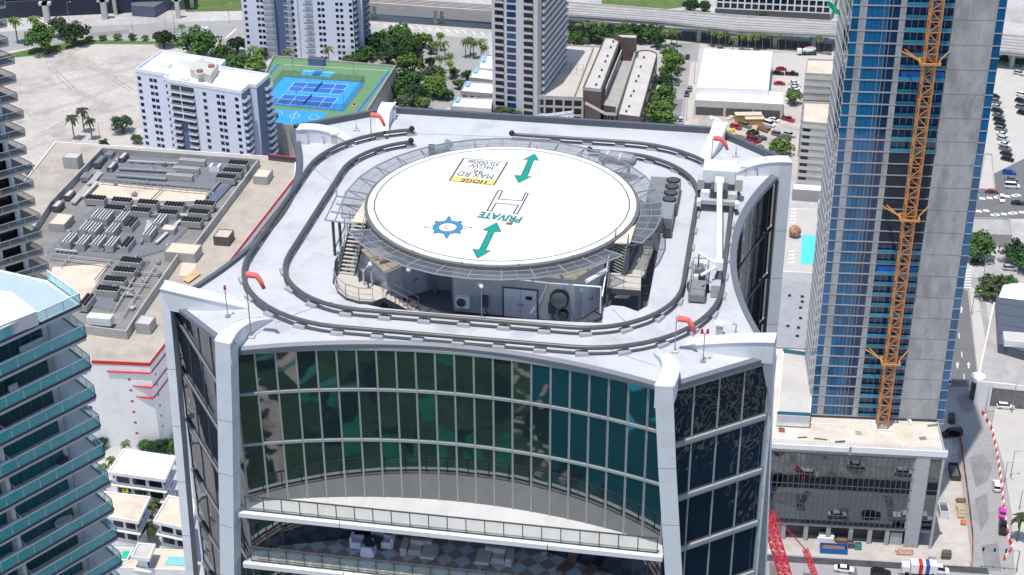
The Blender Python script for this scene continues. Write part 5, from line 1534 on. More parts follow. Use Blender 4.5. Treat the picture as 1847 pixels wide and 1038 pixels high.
for a, b in (((690, 440), (780, 450)), ((780, 450), (770, 520)), ((770, 520), (685, 510)), ((685, 510), (690, 440)), ((735, 445), (728, 515)), ((688, 478), (776, 484))): mb.bar(at(*q3(*a), ZK + .02), at(*q3(*b), ZK + .02), .14, .02)
mb.build('painted_grid', M_dkbox, pk)
mb = MB(); mb.bar(at(*q3(845, 335), ZK + .5), at(*q3(715, 670), ZK + .5), .4, 1.0); mb.build('ramp_wall', M_conc, pk)
lf = thing('loft_building', 'brown loft building with two long grey roofs and a courtyard between', 'building', at(*q3(850, 850), 0))
ZL1 = 16.0
pA = [at(*q3(x, y), ZL1) for x, y in ((775, 615), (900, 628), (1035, 272), (925, 265))]
block(lf, pA, 0, ZL1 + .4, M_brown, M_conclight, .4, .35, ('wing_wall', 'wing_roof'))
MB().strip([V3((p.x, p.y, ZL1 - .7)) for p in [V3((*q, 0)) for q in inset([xy(p) for p in pA], -.1)]], [V3((p.x, p.y, ZL1 + .43)) for p in [V3((*q, 0)) for q in inset([xy(p) for p in pA], -.1)]], True).build('cornice', M_conc, lf)
ZL2 = 10.0
arcp = [(1015, 800), (1170, 820)] + [(1290, 385), (1282, 372), (1255, 360), (1215, 353), (1170, 355), (1140, 372)]
pB = [at(*q3(x, y), ZL2) for x, y in arcp]
block(lf, pB, 0, ZL2 + .4, M_brown, M_conclight, .4, .35, ('wing_wall', 'wing_roof'))
pC = [at(*q3(x, y), 9.0) for x, y in ((780, 712), (1010, 745), (1140, 365), (1040, 320))]
block(lf, pC, 0, 9.0, M_brown, M_conc, .3, .3, ('link_wall', 'link_roof'))
pD = [at(*q3(x, y), 18.0) for x, y in ((1040, 268), (1145, 275), (1150, 245), (990, 242))]
block(lf, pD, 0, 18.5, M_brown, M_conclight, .5, .3, ('tower_wall', 'tower_roof'))
for a, b, z in (((1005, 780), (1140, 365), 11.5), ((930, 640), (1062, 318), 12.0)): MB().bar(at(*q3(*a), z), at(*q3(*b), z), .5, 2.6).build('courtyard_wall', M_conc, lf)
MB().bar(at(*q3(790, 715), 11), at(*q3(930, 790), 9.0), .3, 1.0).build('stair_wall', M_conclight, lf); MB().bar(at(*q3(930, 790), 9.0), at(*q3(1005, 795), 9.0), .3, 1.0).build('stair_wall', M_conclight, lf)
Fl2 = Face(at(*q3(1012, 800), ZL2), at(*q3(1170, 820), ZL2))
wl = Parts('window', M_win, lf)
Fl3 = Face(pB[1], pB[2])
for k in range(12):
    for z in (1.5, 5.5):
        mb = MB(); Fl3.panel(mb, .04 + k * .078, .075 + k * .078, z, z + 2.6, .04); wl.put(mb)
Fl4 = Face(at(*q3(780, 712), 9), at(*q3(1010, 745), 9))
for k in range(4):
    mb = MB(); Fl4.panel(mb, .55 + k * .1, .6 + k * .1, 3, 5.5, .04); wl.put(mb)
for i, (x, y) in enumerate(((985, 295), (967, 335), (945, 395), (930, 433), (905, 493), (888, 538), (866, 595))):
    c = at(*q3(x, y), ZL1); tag(MB().cyl(c.x, c.y, ZL1 - .1, ZL1 + .8, .45, .4, 8).build('roof_vent', M_dkbox, None, origin=(c.x, c.y, ZL1)), f'{ORD[i]} dark vent from the back on the left loft roof', 'roof vent', 'vents on the left loft roof')
for i, (x, y) in enumerate(((1197, 405), (1175, 470), (1160, 535), (1143, 570), (1127, 640), (1108, 672), (1095, 745), (1075, 780))):
    c = at(*q3(x, y), ZL2); tag(MB().cyl(c.x, c.y, ZL2 - .1, ZL2 + .8, .45, .4, 8).build('roof_vent', M_dkbox, None, origin=(c.x, c.y, ZL2)), f'{ORD[i]} dark vent from the back on the rounded right loft roof', 'roof vent', 'vents on the right loft roof')
# white lattice jib lying behind the tower
def lattice(mb, a, b, w, n, r, tri=False, up=(0, 0, 1), r2=None):
    a, b = V3(a), V3(b); d = (b - a).normalized(); x = d.cross(V3(up)).normalized() * w / 2; y = x.cross(d).normalized() * w / 2
    cs = [x + y, -x + y, -x - y, x - y] if not tri else [x - y, -x - y, y]
    r2 = r2 or r * .6
    for c in cs: mb.bar(a + c, b + c, r, r)
    for k in range(n):
        p, q = a.lerp(b, k / n), a.lerp(b, (k + 1) / n)
        for i in range(len(cs)):
            c, e = cs[i], cs[(i + 1) % len(cs)]
            mb.bar(p + (c if k % 2 else e), q + (e if k % 2 else c), r2, r2)
            mb.bar(p + c, p + e, r2, r2)
    return mb
t = thing('crane_jib', 'white lattice crane jib rising in front of the parking garage', 'crane jib', at(938, 220, 6))
lattice(MB(), at(925, 219, 8), at(1034, 206, 14), 1.7, 12, .22).build('lattice', M_white, t)
# ================================================================ low town houses and the warehouses
q2 = lambda x, y: (400 + x / 3.844, y / 3.844)
for i, (pts, z, l) in enumerate((([(1775, 480), (1900, 500), (1920, 395), (1800, 385)], 8, 'white flat-roofed town house nearest the highway, left of the slim tower'), ([(1715, 545), (1890, 565), (1900, 490), (1745, 475)], 8, 'second white town house from the highway, left of the slim tower'), ([(1655, 640), (1880, 660), (1890, 585), (1690, 570)], 8, 'third white town house from the highway, left of the slim tower'), ([(1585, 745), (1870, 765), (1880, 690), (1620, 680)], 8, 'fourth white town house from the highway, left of the slim tower'), ([(1550, 830), (1870, 850), (1875, 790), (1570, 770)], 6.5, 'nearest white town house, behind the roof edge of the tower'))):
    t = thing('town_house', l, 'house', at(*q2(*pts[0]), 0), group='town houses left of the slim tower')
    P_ = [at(*q2(*p), z) for p in pts]
    block(t, P_, 0, z + .5, M_conc, M_whiteroof, .5, .35)
    Fh = Face(P_[0], P_[1]); wz = Parts('window', M_win, t)
    for k in range(4):
        mb = MB(); Fh.panel(mb, .08 + k * .22, .2 + k * .22, z - 3, z - 1.2, .04); wz.put(mb)
    MB().bar(P_[0].lerp(P_[3], .45) + V3((1.6, 0, .6)), P_[0].lerp(P_[3], .9) + V3((1.6, 0, .6)), 1.6, .1).build('skylight', mat('skylight', (.25, .5, .72), .2, .05, 1), t)
wh = thing('warehouse', 'white-roofed warehouse with a lower white annex in front', 'warehouse', at(1255, 210, 0))
ZW = 8.0
P_ = [at(x, y, ZW) for x, y in ((1257, 160), (1395, 168), (1393, 95), (1270, 90))]
P_[1] = at(1386, 164, ZW)
block(wh, P_, 0, ZW + .5, M_white, M_whiteroof, .4, .4)
P2_ = [at(x, y, ZW - 2) for x, y in ((1253, 182), (1413, 190), (1413, 166), (1258, 160))]
block(wh, P2_, 0, ZW - 1.7, M_conclight, M_whiteroof, .3, .3, ('annex_wall', 'annex_roof'))
Fw = Face(P2_[0], P2_[1]); wd_ = Parts('loading_door', M_dkbox, wh)
for a, b in ((.02, .33), (.36, .66), (.68, .97)):
    mb = MB(); Fw.panel(mb, a, b, .3, 3.6, .04); wd_.put(mb)
t = thing('container_office', 'pair of ochre site offices with pale roofs in the yard', 'site office', at(1345, 210, 0))
for (x, y, z, w) in ((1350, 206, 3.0, 10), (1361, 213, 2.4, 7)):
    c = at(x, y, z); MB().box(c.x, c.y, 0, w, 3, z, .02).build('body', mat('ochre_wall', (.42, .25, .07), .7, .1, .5), t); MB().box(c.x, c.y, z, w + .3, 3.3, .2, .02).build('roof', M_tan, t)
gs = thing('louvred_building', 'narrow grey building with stacked horizontal louvres beside the unfinished tower', 'building', at(1440, 345, 0))
ZV = 24.0
P_ = [at(x, y, ZV) for x, y in ((1447, 222), (1560, 232), (1560, 190), (1450, 186))]
g0 = at(1438, 340, 0)
block(gs, P_, 0, ZV + .6, M_conc, M_tan, .6, .35)
Fv = Face(P_[0], P_[1]); lv = Parts('louvre_band', M_conclight, gs); dk = Parts('window', M_win, gs)
for k in range(9):
    mb = MB(); Fv.panel(mb, .0, 1, ZV - 1.8 - k * 2.6, ZV - .6 - k * 2.6, .12, .2); lv.put(mb)
    mb = MB(); Fv.panel(mb, .02, .14, ZV - 3.0 - k * 2.6, ZV - 1.9 - k * 2.6, .05, .2); dk.put(mb)
P_ = [at(x, y, 32) for x, y in ((1452, 134), (1560, 140), (1560, 112), (1456, 108))]
up = thing('louvred_building', 'taller grey louvred block behind the narrow grey building', 'building', at(1455, 230, 0))
block(up, P_, 0, 32.5, M_conc, M_tan, .6, .35)
Fv = Face(P_[0], P_[1]); lv = Parts('louvre_band', M_conclight, up)
for k in range(9):
    mb = MB(); Fv.panel(mb, .0, 1, 32 - 1.8 - k * 2.6, 32 - .6 - k * 2.6, .12, .2); lv.put(mb)
# pool terrace between the towers
pt_ = thing('pool_terrace', 'white pool terrace between the curved glass and the unfinished tower', 'terrace', at(1420, 600, 0))
ZQ = 16.0
P_ = [at(x, y, ZQ) for x, y in ((1405, 492), (1492, 496), (1500, 380), (1405, 378))]
block(pt_, P_, 0, ZQ + .4, M_white, M_pave, .3, .3)
P_ = [at(x, y, ZQ + .15) for x, y in ((1444, 476), (1484, 478), (1487, 426), (1447, 424))]
MB().sheet([xy(p) for p in P_], ZQ + .15).build('pool', mat('pool_bright', (.10, .62, .66), .15, .06, .5), pt_)
for i in range(9):
    b = at(1432 - i * .6, 380 + i * 6 if i < 5 else 420 + i * 7, ZQ - .1)
    t = thing('sun_lounger', 'white sun lounger in the row along the pool terrace edge', 'lounger', b, YAW, 'loungers along the pool terrace')
    o = MB().box(0, 0, .2, 1.9, .7, .15).build('bed', M_white); o.parent = t; o = MB().box(.8, 0, .35, .5, .68, .25).build('backrest', M_white); o.parent = t
b = at(1433, 428, ZQ); t = thing('ball_sculpture', 'colourful round sculpture beside the pool', 'sculpture', b)
MB().ball(b + V3((0, 0, 2.0)), 1.9, 14, 9).build('ball', mat('mosaic', (.32, .14, .10), .6, .8, .7, stain=(.55, .45, .12), stain_amt=.9, stain_scale=.6), t); MB().cyl(b.x, b.y, b.z - .3, b.z + .4, .8, .6, 10).build('foot', M_dkbox, t)
hut('pergola_roof', 'white flat pergola roof above the pool terrace', 'pergola', (1456, 338), ZQ, (9, 4.5), 4.0, M_conc, M_whiteroof)
hut('pergola_roof', 'smaller white pergola roof beside the pool planting', 'pergola', (1483, 368), ZQ, (2.4, 6.5), 3.4, M_conc, M_whiteroof)
sh = thing('sheeted_building', 'low building with a wrinkled grey sheet wall in front of the pool terrace', 'building', at(1420, 640, 0))
P_ = [at(x, y, 14.0) for x, y in ((1395, 640), (1474, 646), (1486, 500), (1412, 496))]
block(sh, P_, 0, 14.2, M_conc, mat('grey_sheeting', (.33, .33, .345), .5, .12, .6, bump=.8), .2, .2)
for i, (x, y) in enumerate(((1424, 534), (1447, 536), (1447, 545), (1444, 556), (1421, 589), (1440, 592), (1444, 575), (1438, 607))):
    c = at(x, y, 14.0); MB().box(c.x, c.y, 14.02, .9, 1.0, .25, YAW).build('hatch', M_black, sh)
# ================================================================ unfinished tower, its podium and the crane
TZ = 28.0
tw0, tw1 = at(1461, 747, TZ), at(1702, 757, TZ)
FT = Face(tw0, tw1)
tn = V3((-FT.d.y, FT.d.x, 0))
ut = thing('unfinished_tower', 'tall unfinished tower of bare concrete and blue glass behind an orange crane mast', 'tower', tw0)
TT = 175.0
DT = 24
tf = [FT.pt(0, 0) , FT.pt(1, 0), FT.pt(1, 0) + tn * DT, FT.pt(0, 0) + tn * DT]
MB().prism([xy(p) for p in inset([xy(p) for p in tf], .3)], TZ - .5, TT).build('core', M_conctower, ut)
fh = 2.74
nfl = int((TT - TZ) / fh)
M_tb = glass('tower_blue_glass', (.006, .095, .22), 1.65, .04, .004, .5, rnd=.32)
M_tb2 = glass('tower_dark_glass', (.004, .035, .105), 1.6, .05, .004, .5, rnd=.35)
M_teal = glass('balcony_teal', (.03, .20, .30), 1.5, .08, 0, rnd=.4)
M_floorc = mat('slab_edge', (.33, .335, .35), .8, .1, .5)
for a, b, o in ((.05, .10, .1), (.315, .355, .1), (.665, .945, .12)):
    mb = MB(); FT.panel(mb, a, b, TZ, TT, o, 1.0); mb.build('concrete_wall', M_conctower, ut)
gw = Parts('window', M_tb, ut); gd = Parts('window_bay', M_tb2, ut); sl = Parts('slab_edge', M_floorc, ut); bg = Parts('balcony_front', M_teal, ut); ge = Parts('corner_window', M_tb, ut); sd = Parts('side_slab', M_floorc, ut)
jt = Parts('pour_joint', mat('dark_joint', (.17, .17, .175), .9, .1, 1), ut)  # darker grey line at every second pour joint
M_tarp = mat('blue_tarp', (.01, .10, .42), .6, .2, .5); M_ply = mat('plywood', (.20, .085, .05), .8, .2, .5)
Fside = Face(tf[3], tf[0])
order = sorted(range(nfl), key=lambda k: abs(k - 14))
for k in range(nfl):
    z = TZ + k * fh
    mb = MB(); FT.panel(mb, -.005, .665, z - .16, z + .08, .16, .6); sl.put(mb)
    if k % 2 == 0: mb = MB(); FT.panel(mb, .665, .945, z - .07, z + .05, .13, .1); jt.put(mb)
    mb = MB(); FT.panel(mb, .945, 1.0, z - .1, z + .1, .2, .6); sl.put(mb)
    mb = MB(); FT.panel(mb, .948, .997, z + .1, z + fh - .12, .1, .3); ge.put(mb)
    for j in range(4):
        a = .103 + j * .034
        mb = MB(); FT.panel(mb, a, a + .031, z + .1, z + fh - .2, .02, .2); gw.put(mb)
    for j, a in enumerate((.243, .268, .292)):
        mb = MB(); FT.panel(mb, a, a + .021, z + .1, z + fh - .2, .0, .2); gd.put(mb)
    sheet = 16 < k < 25
    for j in range(7):
        a = .36 + j * .0435
        mb = MB(); FT.panel(mb, a, a + .039, z + (.1 if not sheet else -.1), z + fh - (.25 if not sheet else -.1), -.25, .2); gd.put(mb)
    if not sheet:
        mb = MB(); FT.panel(mb, .358, .662, z + .08, z + .85, .2, .06); bg.put(mb)
    mb = MB(); FT.panel(mb, .003, .048, z + .1, z + fh - .2, .05, .2); ge.put(mb)
    mb = MB(); Fside.panel(mb, 0, 1, z - .15, z + .1, -.15, .3); sd.put(mb)
    for tt in (.55, .72, .88):
        mb = MB(); Fside.panel(mb, tt, tt + .10, z + .2, z + fh - .3, -.22, .2); gd.put(mb)
for x in (gw, gd, sl, bg, ge, sd, jt): x.done()
mb = MB(); FT.panel(mb, .36, .663, TZ + 16.8 * fh, TZ + 25 * fh, .06, .05); mb.build('dark_netting', mat('dark_netting', (.022, .03, .05), .8, .2, .6), ut)
for k, m in ((14, M_tarp), (31, M_tarp), (41, M_ply)):
    mb = MB(); FT.panel(mb, .37, .50, TZ + k * fh + .1, TZ + k * fh + 2.2, .0, .05); FT.panel(mb, .58, .655, TZ + k * fh + .1, TZ + k * fh + 2.2, .0, .05); mb.build('infill_sheet', m, ut)
mulls = Parts('mullion', M_steel, ut)
for a in (.213, .243, .268): 
    mb = MB(); FT.panel(mb, a - .004, a, TZ, TT, .12, .12); mulls.put(mb)
hoist = thing('green_tarp', 'bright green tarpaulin flapping high on the side of the unfinished tower', 'tarpaulin', at(1500, 14, 100))
c = on_plane(1503, 14, xy(tf[0] - FT.d * 1.0), xy(tf[1] - FT.d * 1.0)); hoist.location = c; ROOTM[hoist.name] = Matrix.Translation(c).inverted()
mb = MB(); P_ = [c + FT.d * a + V3((0, -.5 - .3 * (i % 2), b)) for i, (a, b) in enumerate(((-1.6, 1.4), (-.6, 1.3), (.4, .4), (1.2, -.6), (1.5, -1.4), (.5, -1.2), (-.4, -.2), (-1.4, .6)))]
mb.prism([(0, 0), (1, 0), (0, 1)], 0, .01); mb.v, mb.f, mb.mi = [], [], []
mb.add(P_ + [p + V3((0, .08, 0)) for p in P_], [(0, 1, 6, 7), (1, 2, 5, 6), (2, 3, 4, 5), (8, 15, 14, 9), (9, 14, 13, 10), (10, 13, 12, 11)]); mb.build('cloth', mat('green_cloth', (.0, .40, .14), .7, .1, 1), hoist)
# podium
pod = thing('podium_building', 'mirrored glass podium with bright construction decks, beneath the unfinished tower', 'building', at(1650, 995, 0))
PZ = 27.6
pd = [at(x, y, PZ) for x, y in ((1380, 793), (1532, 811), (1706, 806), (1712, 752), (1700, 690), (1420, 640), (1398, 640), (1390, 700))]
PF0, PF1 = at(1384, 800, PZ), at(1706, 817, PZ)
FPd = Face(PF0, PF1)
pback = V3((-FPd.d.y, FPd.d.x, 0))
pfoot = [FPd.pt(0, 0), FPd.pt(1, 0), FPd.pt(1, 0) + pback * 26, FPd.pt(.62, 0) + pback * 44, FPd.pt(0, 0) + pback * 44]
block(pod, pfoot, 4.5, PZ, M_conc, mat('podium_deck', (.60, .555, .49), .85, .10, .15, stain=(.45, .33, .2), stain_amt=.5, stain_scale=.12, fine=.06), .5, .3, ('frame', 'deck'))
M_mir = glass('podium_mirror', (.20, .215, .23), 1.5, .03, .003, .6, metal=1.0, rnd=.12)
pw = Parts('glazing_bay', M_mir, pod)
NB, NR = 20, 7
rh = (PZ - 2.2 - 5.2) / NR
for r in range(NR):
    for i in range(4):
        a = .012 + i * .205
        mb = MB(); FPd.panel(mb, a, a + .203, 5.2 + r * rh + .03, 5.2 + (r + 1) * rh - .03, .05, .1)
        pw.put(mb)
    mb = MB(); FPd.panel(mb, .925, .985, 5.2 + r * rh + .03, 5.2 + (r + 1) * rh - .03, .05, .1); pw.put(mb)
mg = MB()
for r in range(NR + 1): FPd.panel(mg, .01, .99, 5.2 + r * rh - .08, 5.2 + r * rh + .08, .14, .12)
for i in range(27): FPd.panel(mg, .012 + i * .0306, .0162 + i * .0306, 5.2, 5.2 + NR * rh, .12, .1)
mg.build('mullions', M_slate, pod)
mb = MB(); FPd.panel(mb, .84, .92, 0, PZ - 1.2, .3, .5); mb.build('corner_pier', M_grey, pod)
mb = MB(); FPd.panel(mb, .985, 1.0, 0, PZ - 1.2, .3, .5); mb.build('corner_pier', M_grey, pod)
for a, b in ((0, .46), (.475, 1.01)):
    mb = MB(); FPd.panel(mb, a, b, PZ - 1.0, PZ + .25 + (.3 if a else 0), .5, .7); mb.build('deck_edge', M_white, pod)
mb = MB()
for k in range(60):
    p = FPd.pt(k / 60, PZ + .3, .2); mb.bar(p, p + V3((0, 0, 1.0)), .06)
mb.bar(FPd.pt(0, PZ + 1.3, .2), FPd.pt(1, PZ + 1.3, .2), .06); mb.bar(FPd.pt(0, PZ + .8, .2), FPd.pt(1, PZ + .8, .2), .05); mb.build('guard_rail', M_conclight, pod)
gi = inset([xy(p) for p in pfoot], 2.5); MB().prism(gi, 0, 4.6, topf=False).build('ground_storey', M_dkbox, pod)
gc = Parts('ground_column', M_conc, pod)
for a in (.01, .14, .27, .40, .53, .64, .74, .9):
    mb = MB(); c = FPd.pt(a, 0, -.6); mb.box(c.x, c.y, 0, 1.0, 1.0, 4.6, FPd.rz); gc.put(mb)
mb = MB(); FPd.panel(mb, .02, .13, 0, 3.8, -.8, .3); FPd.panel(mb, .76, .83, 0, 3.6, -.5, .3); mb.build('roller_shutter', M_grey, pod)
# left deck steps, teal edging and site clutter on the podium
for (pts, z, m, l) in (([(1402, 745), (1462, 748), (1470, 640), (1412, 632)], 31.0, M_conclight, 'pale raised construction deck left of the unfinished tower'),):
    t = thing('raised_deck', l, 'deck', at(*pts[0], TZ)); block(t, [at(x, y, z) for x, y in pts], TZ - .6, z, M_white, m, .4, .3)
    for a, b in ((0, 1), (2, 3)): MB().bar(at(*pts[a], z + .3), at(*pts[b], z + .3), .25, .8).build('edge_panel', M_teal, t)
rnd_ = random.Random(5)
CL = [((1412, 735), 'brown timber stack at the left end of the podium deck', M_wood, (1.2, 1.2, .8)), ((1428, 768), 'black generator on the left podium deck', M_dkbox, (1.8, 1.2, 1.2)), ((1447, 790), 'small timber plank pile on the left podium deck', M_wood, (2.2, .4, .2)), ((1410, 778), 'rust-brown bundle by the left podium edge', mat('rust_bundle', (.30, .12, .06), .9, .3, 2), (1.4, 1.2, .6)), ((1480, 793), 'flat timber planks near the front podium edge', M_wood, (3, .4, .2)), ((1515, 798), 'dark planks beside the middle of the front podium edge', M_dkbox, (2.4, .6, .3)), ((1490, 766), 'white pipe bundle behind the left podium deck', M_white, (8, .3, .3)), ((1640, 762), 'white concrete pump on the right podium deck', M_white, (.6, 3.0, .8)), ((1688, 768), 'grey scaffold pile at the right podium corner', M_steel, (4, .6, .5)), ((1665, 792), 'low pile of planks on the right podium deck', M_steel, (1.6, 1.0, .3)), ((1548, 782), 'grey pallet left of the crane base', M_conc, (1.4, 1.4, .3)), ((1668, 757), 'small red barrel on the right podium deck', M_red, (.5, .5, 1.0))]
for (px, l, m, s) in CL:
    c = at(*px, PZ - .5); t = thing('site_material', l, 'site material', c, rnd_.uniform(-.4, .4), 'material on the podium deck')
    mb = MB()
    for j in range(3): mb.box(rnd_.uniform(-.1, .1), (j - 1) * s[1] / 3, 0, s[0], s[1] / 3.6, s[2] * rnd_.uniform(.7, 1.1))
    o = mb.build('pile', m); o.parent = t
# the orange mast
mb_ = at(1590, 772, PZ - .4)
cr = thing('tower_crane', 'tall orange lattice crane mast in front of the unfinished tower', 'crane', mb_)
lat = MB(); W_ = 2.3
lattice(lat, mb_, V3((mb_.x, mb_.y, 172)), W_, 62, .30, up=tuple(tn), r2=.16)
lat.build('mast', M_orange, cr)
MB().box(mb_.x, mb_.y, PZ - .5, 4.4, 3.0, .5, FT.rz).build('base_frame', M_white, cr)
for y in (112, 393, 652):
    z = zup(mb_, y)
    mb = MB()
    for s in (-1, 1):
        mb.bar(mb_ + FT.d * s * 2.0 - tn * 1.6 + V3((0, 0, z - mb_.z)), mb_ + FT.d * s * 2.0 + tn * 1.6 + V3((0, 0, z - mb_.z)), .4, .45)
        mb.bar(mb_ - FT.d * 2.1 + tn * s * 1.6 + V3((0, 0, z - mb_.z)), mb_ + FT.d * 2.1 + tn * s * 1.6 + V3((0, 0, z - mb_.z)), .4, .45)
        mb.bar(mb_ + FT.d * s * 1.8 + V3((0, 0, z - mb_.z)), mb_ + FT.d * s * 5.5 + tn * 4.6 + V3((0, 0, z - mb_.z + 1.6)), .22, .22)
    mb.bar(mb_ - FT.d * 1.6 + V3((0, 0, z - mb_.z)), mb_ - FT.d * 6.6 + tn * 4.6 + V3((0, 0, z - mb_.z + 1.2)), .22, .22)
    mb.build('tie_collar', mat('collar_yellow', (.52, .25, .075), .5, .1, 1), cr)
# red lattice boom near the street
t = thing('crawler_crane', 'red lattice crane boom lying low in front of the mirrored podium', 'crane', at(1425, 1060, 4))
lattice(MB(), at(1427, 1075, 6), at(1383, 925, 24), 1.9, 22, .26).build('boom', M_crane_red, t)
lattice(MB(), at(1478, 1060, 3), at(1452, 990, 10), .9, 12, .16).build('jib', M_crane_red, t)
MB().tube([at(1452, 990, 10), at(1386, 915, 25)], .09, 5).build('pendant', M_crane_red, t)
MB().tube([at(1455, 995, 10), at(1400, 935, 22)], .06, 5).build('pendant', M_crane_red, t)
# ================================================================ low buildings on the far right
for (pts, z, wm, rm, nm, l, cat) in (([(1762, 690), (1860, 700), (1860, 560), (1792, 548)], 7.0, M_white, M_conc, 'store_building', 'white low building with a dark panelled roof at the right edge', 'building'), ([(1752, 424), (1826, 426), (1822, 396), (1752, 394)], 4.0, M_conc, M_conc, 'canopy_building', 'grey flat canopy above the right-hand trees', 'building'), ([(1764, 342), (1795, 344), (1790, 280), (1776, 278)], 1.2, M_conc, M_pave, 'site_platform', 'narrow pale platform beside the right-hand car row', 'platform')):
    t = thing(nm, l, cat, at(*pts[0], 0)); P_ = [at(x, y, z) for x, y in pts]; block(t, P_, 0, z + .4, wm, rm, .4, .35)
    if nm == 'store_building':
        pr = [at(x, y, z + 3) for x, y in ((1802, 620), (1870, 640), (1870, 545), (1797, 536))]
        block(t, pr, z - .4, z + 3, M_slate, M_slate, .1, .2, ('upper_wall', 'dark_roof'))
        mb = MB()
        for k in range(5): mb.bar(pr[0].lerp(pr[3], k / 4.6) + V3((0, 0, .05)), pr[1].lerp(pr[2], k / 4.6) + V3((0, 0, .05)), .15, .1)
        mb.build('roof_seams', M_fascia, t)
        hut('roof_hut', 'white stepped plant box on the dark panelled roof', 'roof hut', (1838, 608), z + 3, (8, 5), 2.0, M_white, M_conclight)
        Fq = Face(P_[0], P_[1]); mb = MB(); Fq.panel(mb, .3, 1, 0, z - 1.2, .04, .1); mb.build('stone_base', mat('dark_stone', (.17, .16, .16), .8, .25, 1.2), t)
        c = P_[0].lerp(P_[3], .06); MB().cyl(c.x, c.y, z - .8, z + .42, 2.0, 2.0, 24).build('round_corner', M_white, t); MB().cyl(c.x + .3, c.y + .5, 0, z - .8, 1.6, 1.6, 20).build('round_base', M_dkbox, t)
t = thing('gabled_house', 'small white gabled roof at the right edge behind the leafy trees', 'house', at(1830, 520, 0)); P_ = [at(x, y, 5) for x, y in ((1800, 540), (1865, 545), (1865, 510), (1815, 512))]
block(t, P_, 0, 5, M_white, M_whiteroof, .1, .2)
r0, r1 = P_[0].lerp(P_[3], .5) + V3((0, 0, 2)), P_[1].lerp(P_[2], .5) + V3((0, 0, 2)); MB().add([P_[0], P_[1], r1, r0, P_[3], P_[2]], [(0, 1, 2, 3), (3, 2, 5, 4), (0, 3, 4), (1, 5, 2)]).build('gable_roof', M_whiteroof, t)
# ================================================================ highways at the back
hw = thing('elevated_highway', 'long pale elevated highway crossing the back of the scene', 'highway bridge', at(1200, 40, 0))
ZH = 8.0
hp = [at(x, y, ZH) for x, y in ((985, 26), (1196, 41), (1330, 56), (1500, 63), (1860, 98), (1860, 69), (1500, 41), (1330, 31), (985, 3))]
MB().prism([xy(p) for p in hp], ZH - 1.4, ZH).build('deck', M_conc, hw)
mb = MB()
for seq in (hp[:5], hp[5:]):
    for a, b in zip(seq, seq[1:]): mb.bar(a + V3((0, 0, .4)), b + V3((0, 0, .4)), .4, 1.0)
mb.build('barrier', M_conclight, hw)
mb = MB()
for f_ in (.22, .42, .6, .8):
    lo = [hp[0], hp[1], hp[2], hp[3], hp[4]]; hi = [hp[8], hp[8].lerp(hp[7], .61), hp[7], hp[6], hp[5]]
    L_s = [a.lerp(b, f_) for a, b in zip(lo, hi)]
    for a, b in zip(L_s, L_s[1:]): mb.bar(a + V3((0, 0, .06)), b + V3((0, 0, .06)), .35 if f_ != .42 else .6, .12)
mb.build('lane_strip', mat('track_strip', (.20, .20, .205), .8, .1, .4), hw)
pc = Parts('pier', M_conc, hw)
for x, y in ((1060, 30), (1130, 36), (1196, 42), (1262, 48), (1330, 56), (1400, 58), (1470, 61), (1830, 94)):
    c = at(x, y - 4, ZH); mb = MB(); mb.box(c.x, c.y + 3, 0, 1.6, 6, ZH - 1.4); pc.put(mb)
rv = thing('rail_viaduct', 'raised twin rail viaduct on slender piers behind the slim tower', 'rail bridge', at(700, 40, 0))
rp = [at(x, y, 9.0) for x, y in ((600, 0), (660, 5), (880, 20), (1015, 31), (1015, 20), (880, 8), (660, -7), (600, -12))]
MB().prism([xy(p) for p in rp], 7.4, 9.0).build('deck', M_conc, rv)
mb = MB()
for f_ in (.2, .4, .6, .8):
    for a, b in ((0, 1), (1, 2), (2, 3)): mb.bar(rp[a].lerp(rp[7 - a], f_) + V3((0, 0, .12)), rp[b].lerp(rp[7 - b], f_) + V3((0, 0, .12)), .25, .2)
mb.build('rails', mat('rail_rust', (.18, .12, .10), .8, .1, .6), rv)
pc = Parts('pier', M_conc, rv)
for x, y in ((664, 6), (674, 4), (785, 14), (796, 12)):
    c = at(x, y, 8); mb = MB(); mb.box(c.x, c.y + 1.0, 0, 1.6, 1.6, 7.4); pc.put(mb)
ov = thing('highway_overpass', 'dark shaded highway overpass on pale piers at the top left', 'highway bridge', at(150, 30, 0))
op = [at(x, y, 11.0) for x, y in ((-120, -8), (345, -22), (345, -70), (-120, -60))]
MB().prism([xy(p) for p in op], 9.2, 11.0).build('deck', M_conc, ov)
pc = Parts('pier', M_conclight, ov)
for x, y, w in ((86, 40, 2.4), (190, 34, 2.4), (209, 27, 1.5), (322, 33, 1.8), (347, 14, 1.5), (-30, 46, 2.4)):
    c = at(x, y, 0); mb = MB(); mb.box(c.x, c.y, 0, w, w, 9.2); mb.box(c.x, c.y, 8.0, w * 2.2, w, 1.2); pc.put(mb)
bd = thing('dark_building', 'long low dark blue building under the overpass', 'building', at(150, 30, 0))
P_ = [at(x, y, 7.5) for x, y in ((-120, 10), (78, 2), (240, -6), (240, -40), (-120, -26))]
block(bd, P_, 0, 7.5, mat('dark_blue_wall', (.022, .028, .05), .5, .3, .08), M_slate, .4, .4)
bd2 = thing('blue_fence_box', 'blue grey screened enclosure at the edge of the road near the overpass', 'enclosure', at(260, 28, 0))
P_ = [at(x, y, 5.0) for x, y in ((236, 10), (278, 13), (312, -6), (240, -10))]
block(bd2, P_, 0, 5.0, mat('blue_grey_screen', (.10, .115, .17), .6, .15, .3), M_fascia, .3, .4)
bw = thing('office_building', 'distant white office block with a grid of dark windows at the top right', 'office building', at(1400, 30, 0))
P_ = [at(x, y, 0) for x, y in ((1289, 28), (1497, 38), (1510, -10), (1300, -18))]
block(bw, P_, 0, 16, M_white, M_whiteroof, .5, .4)
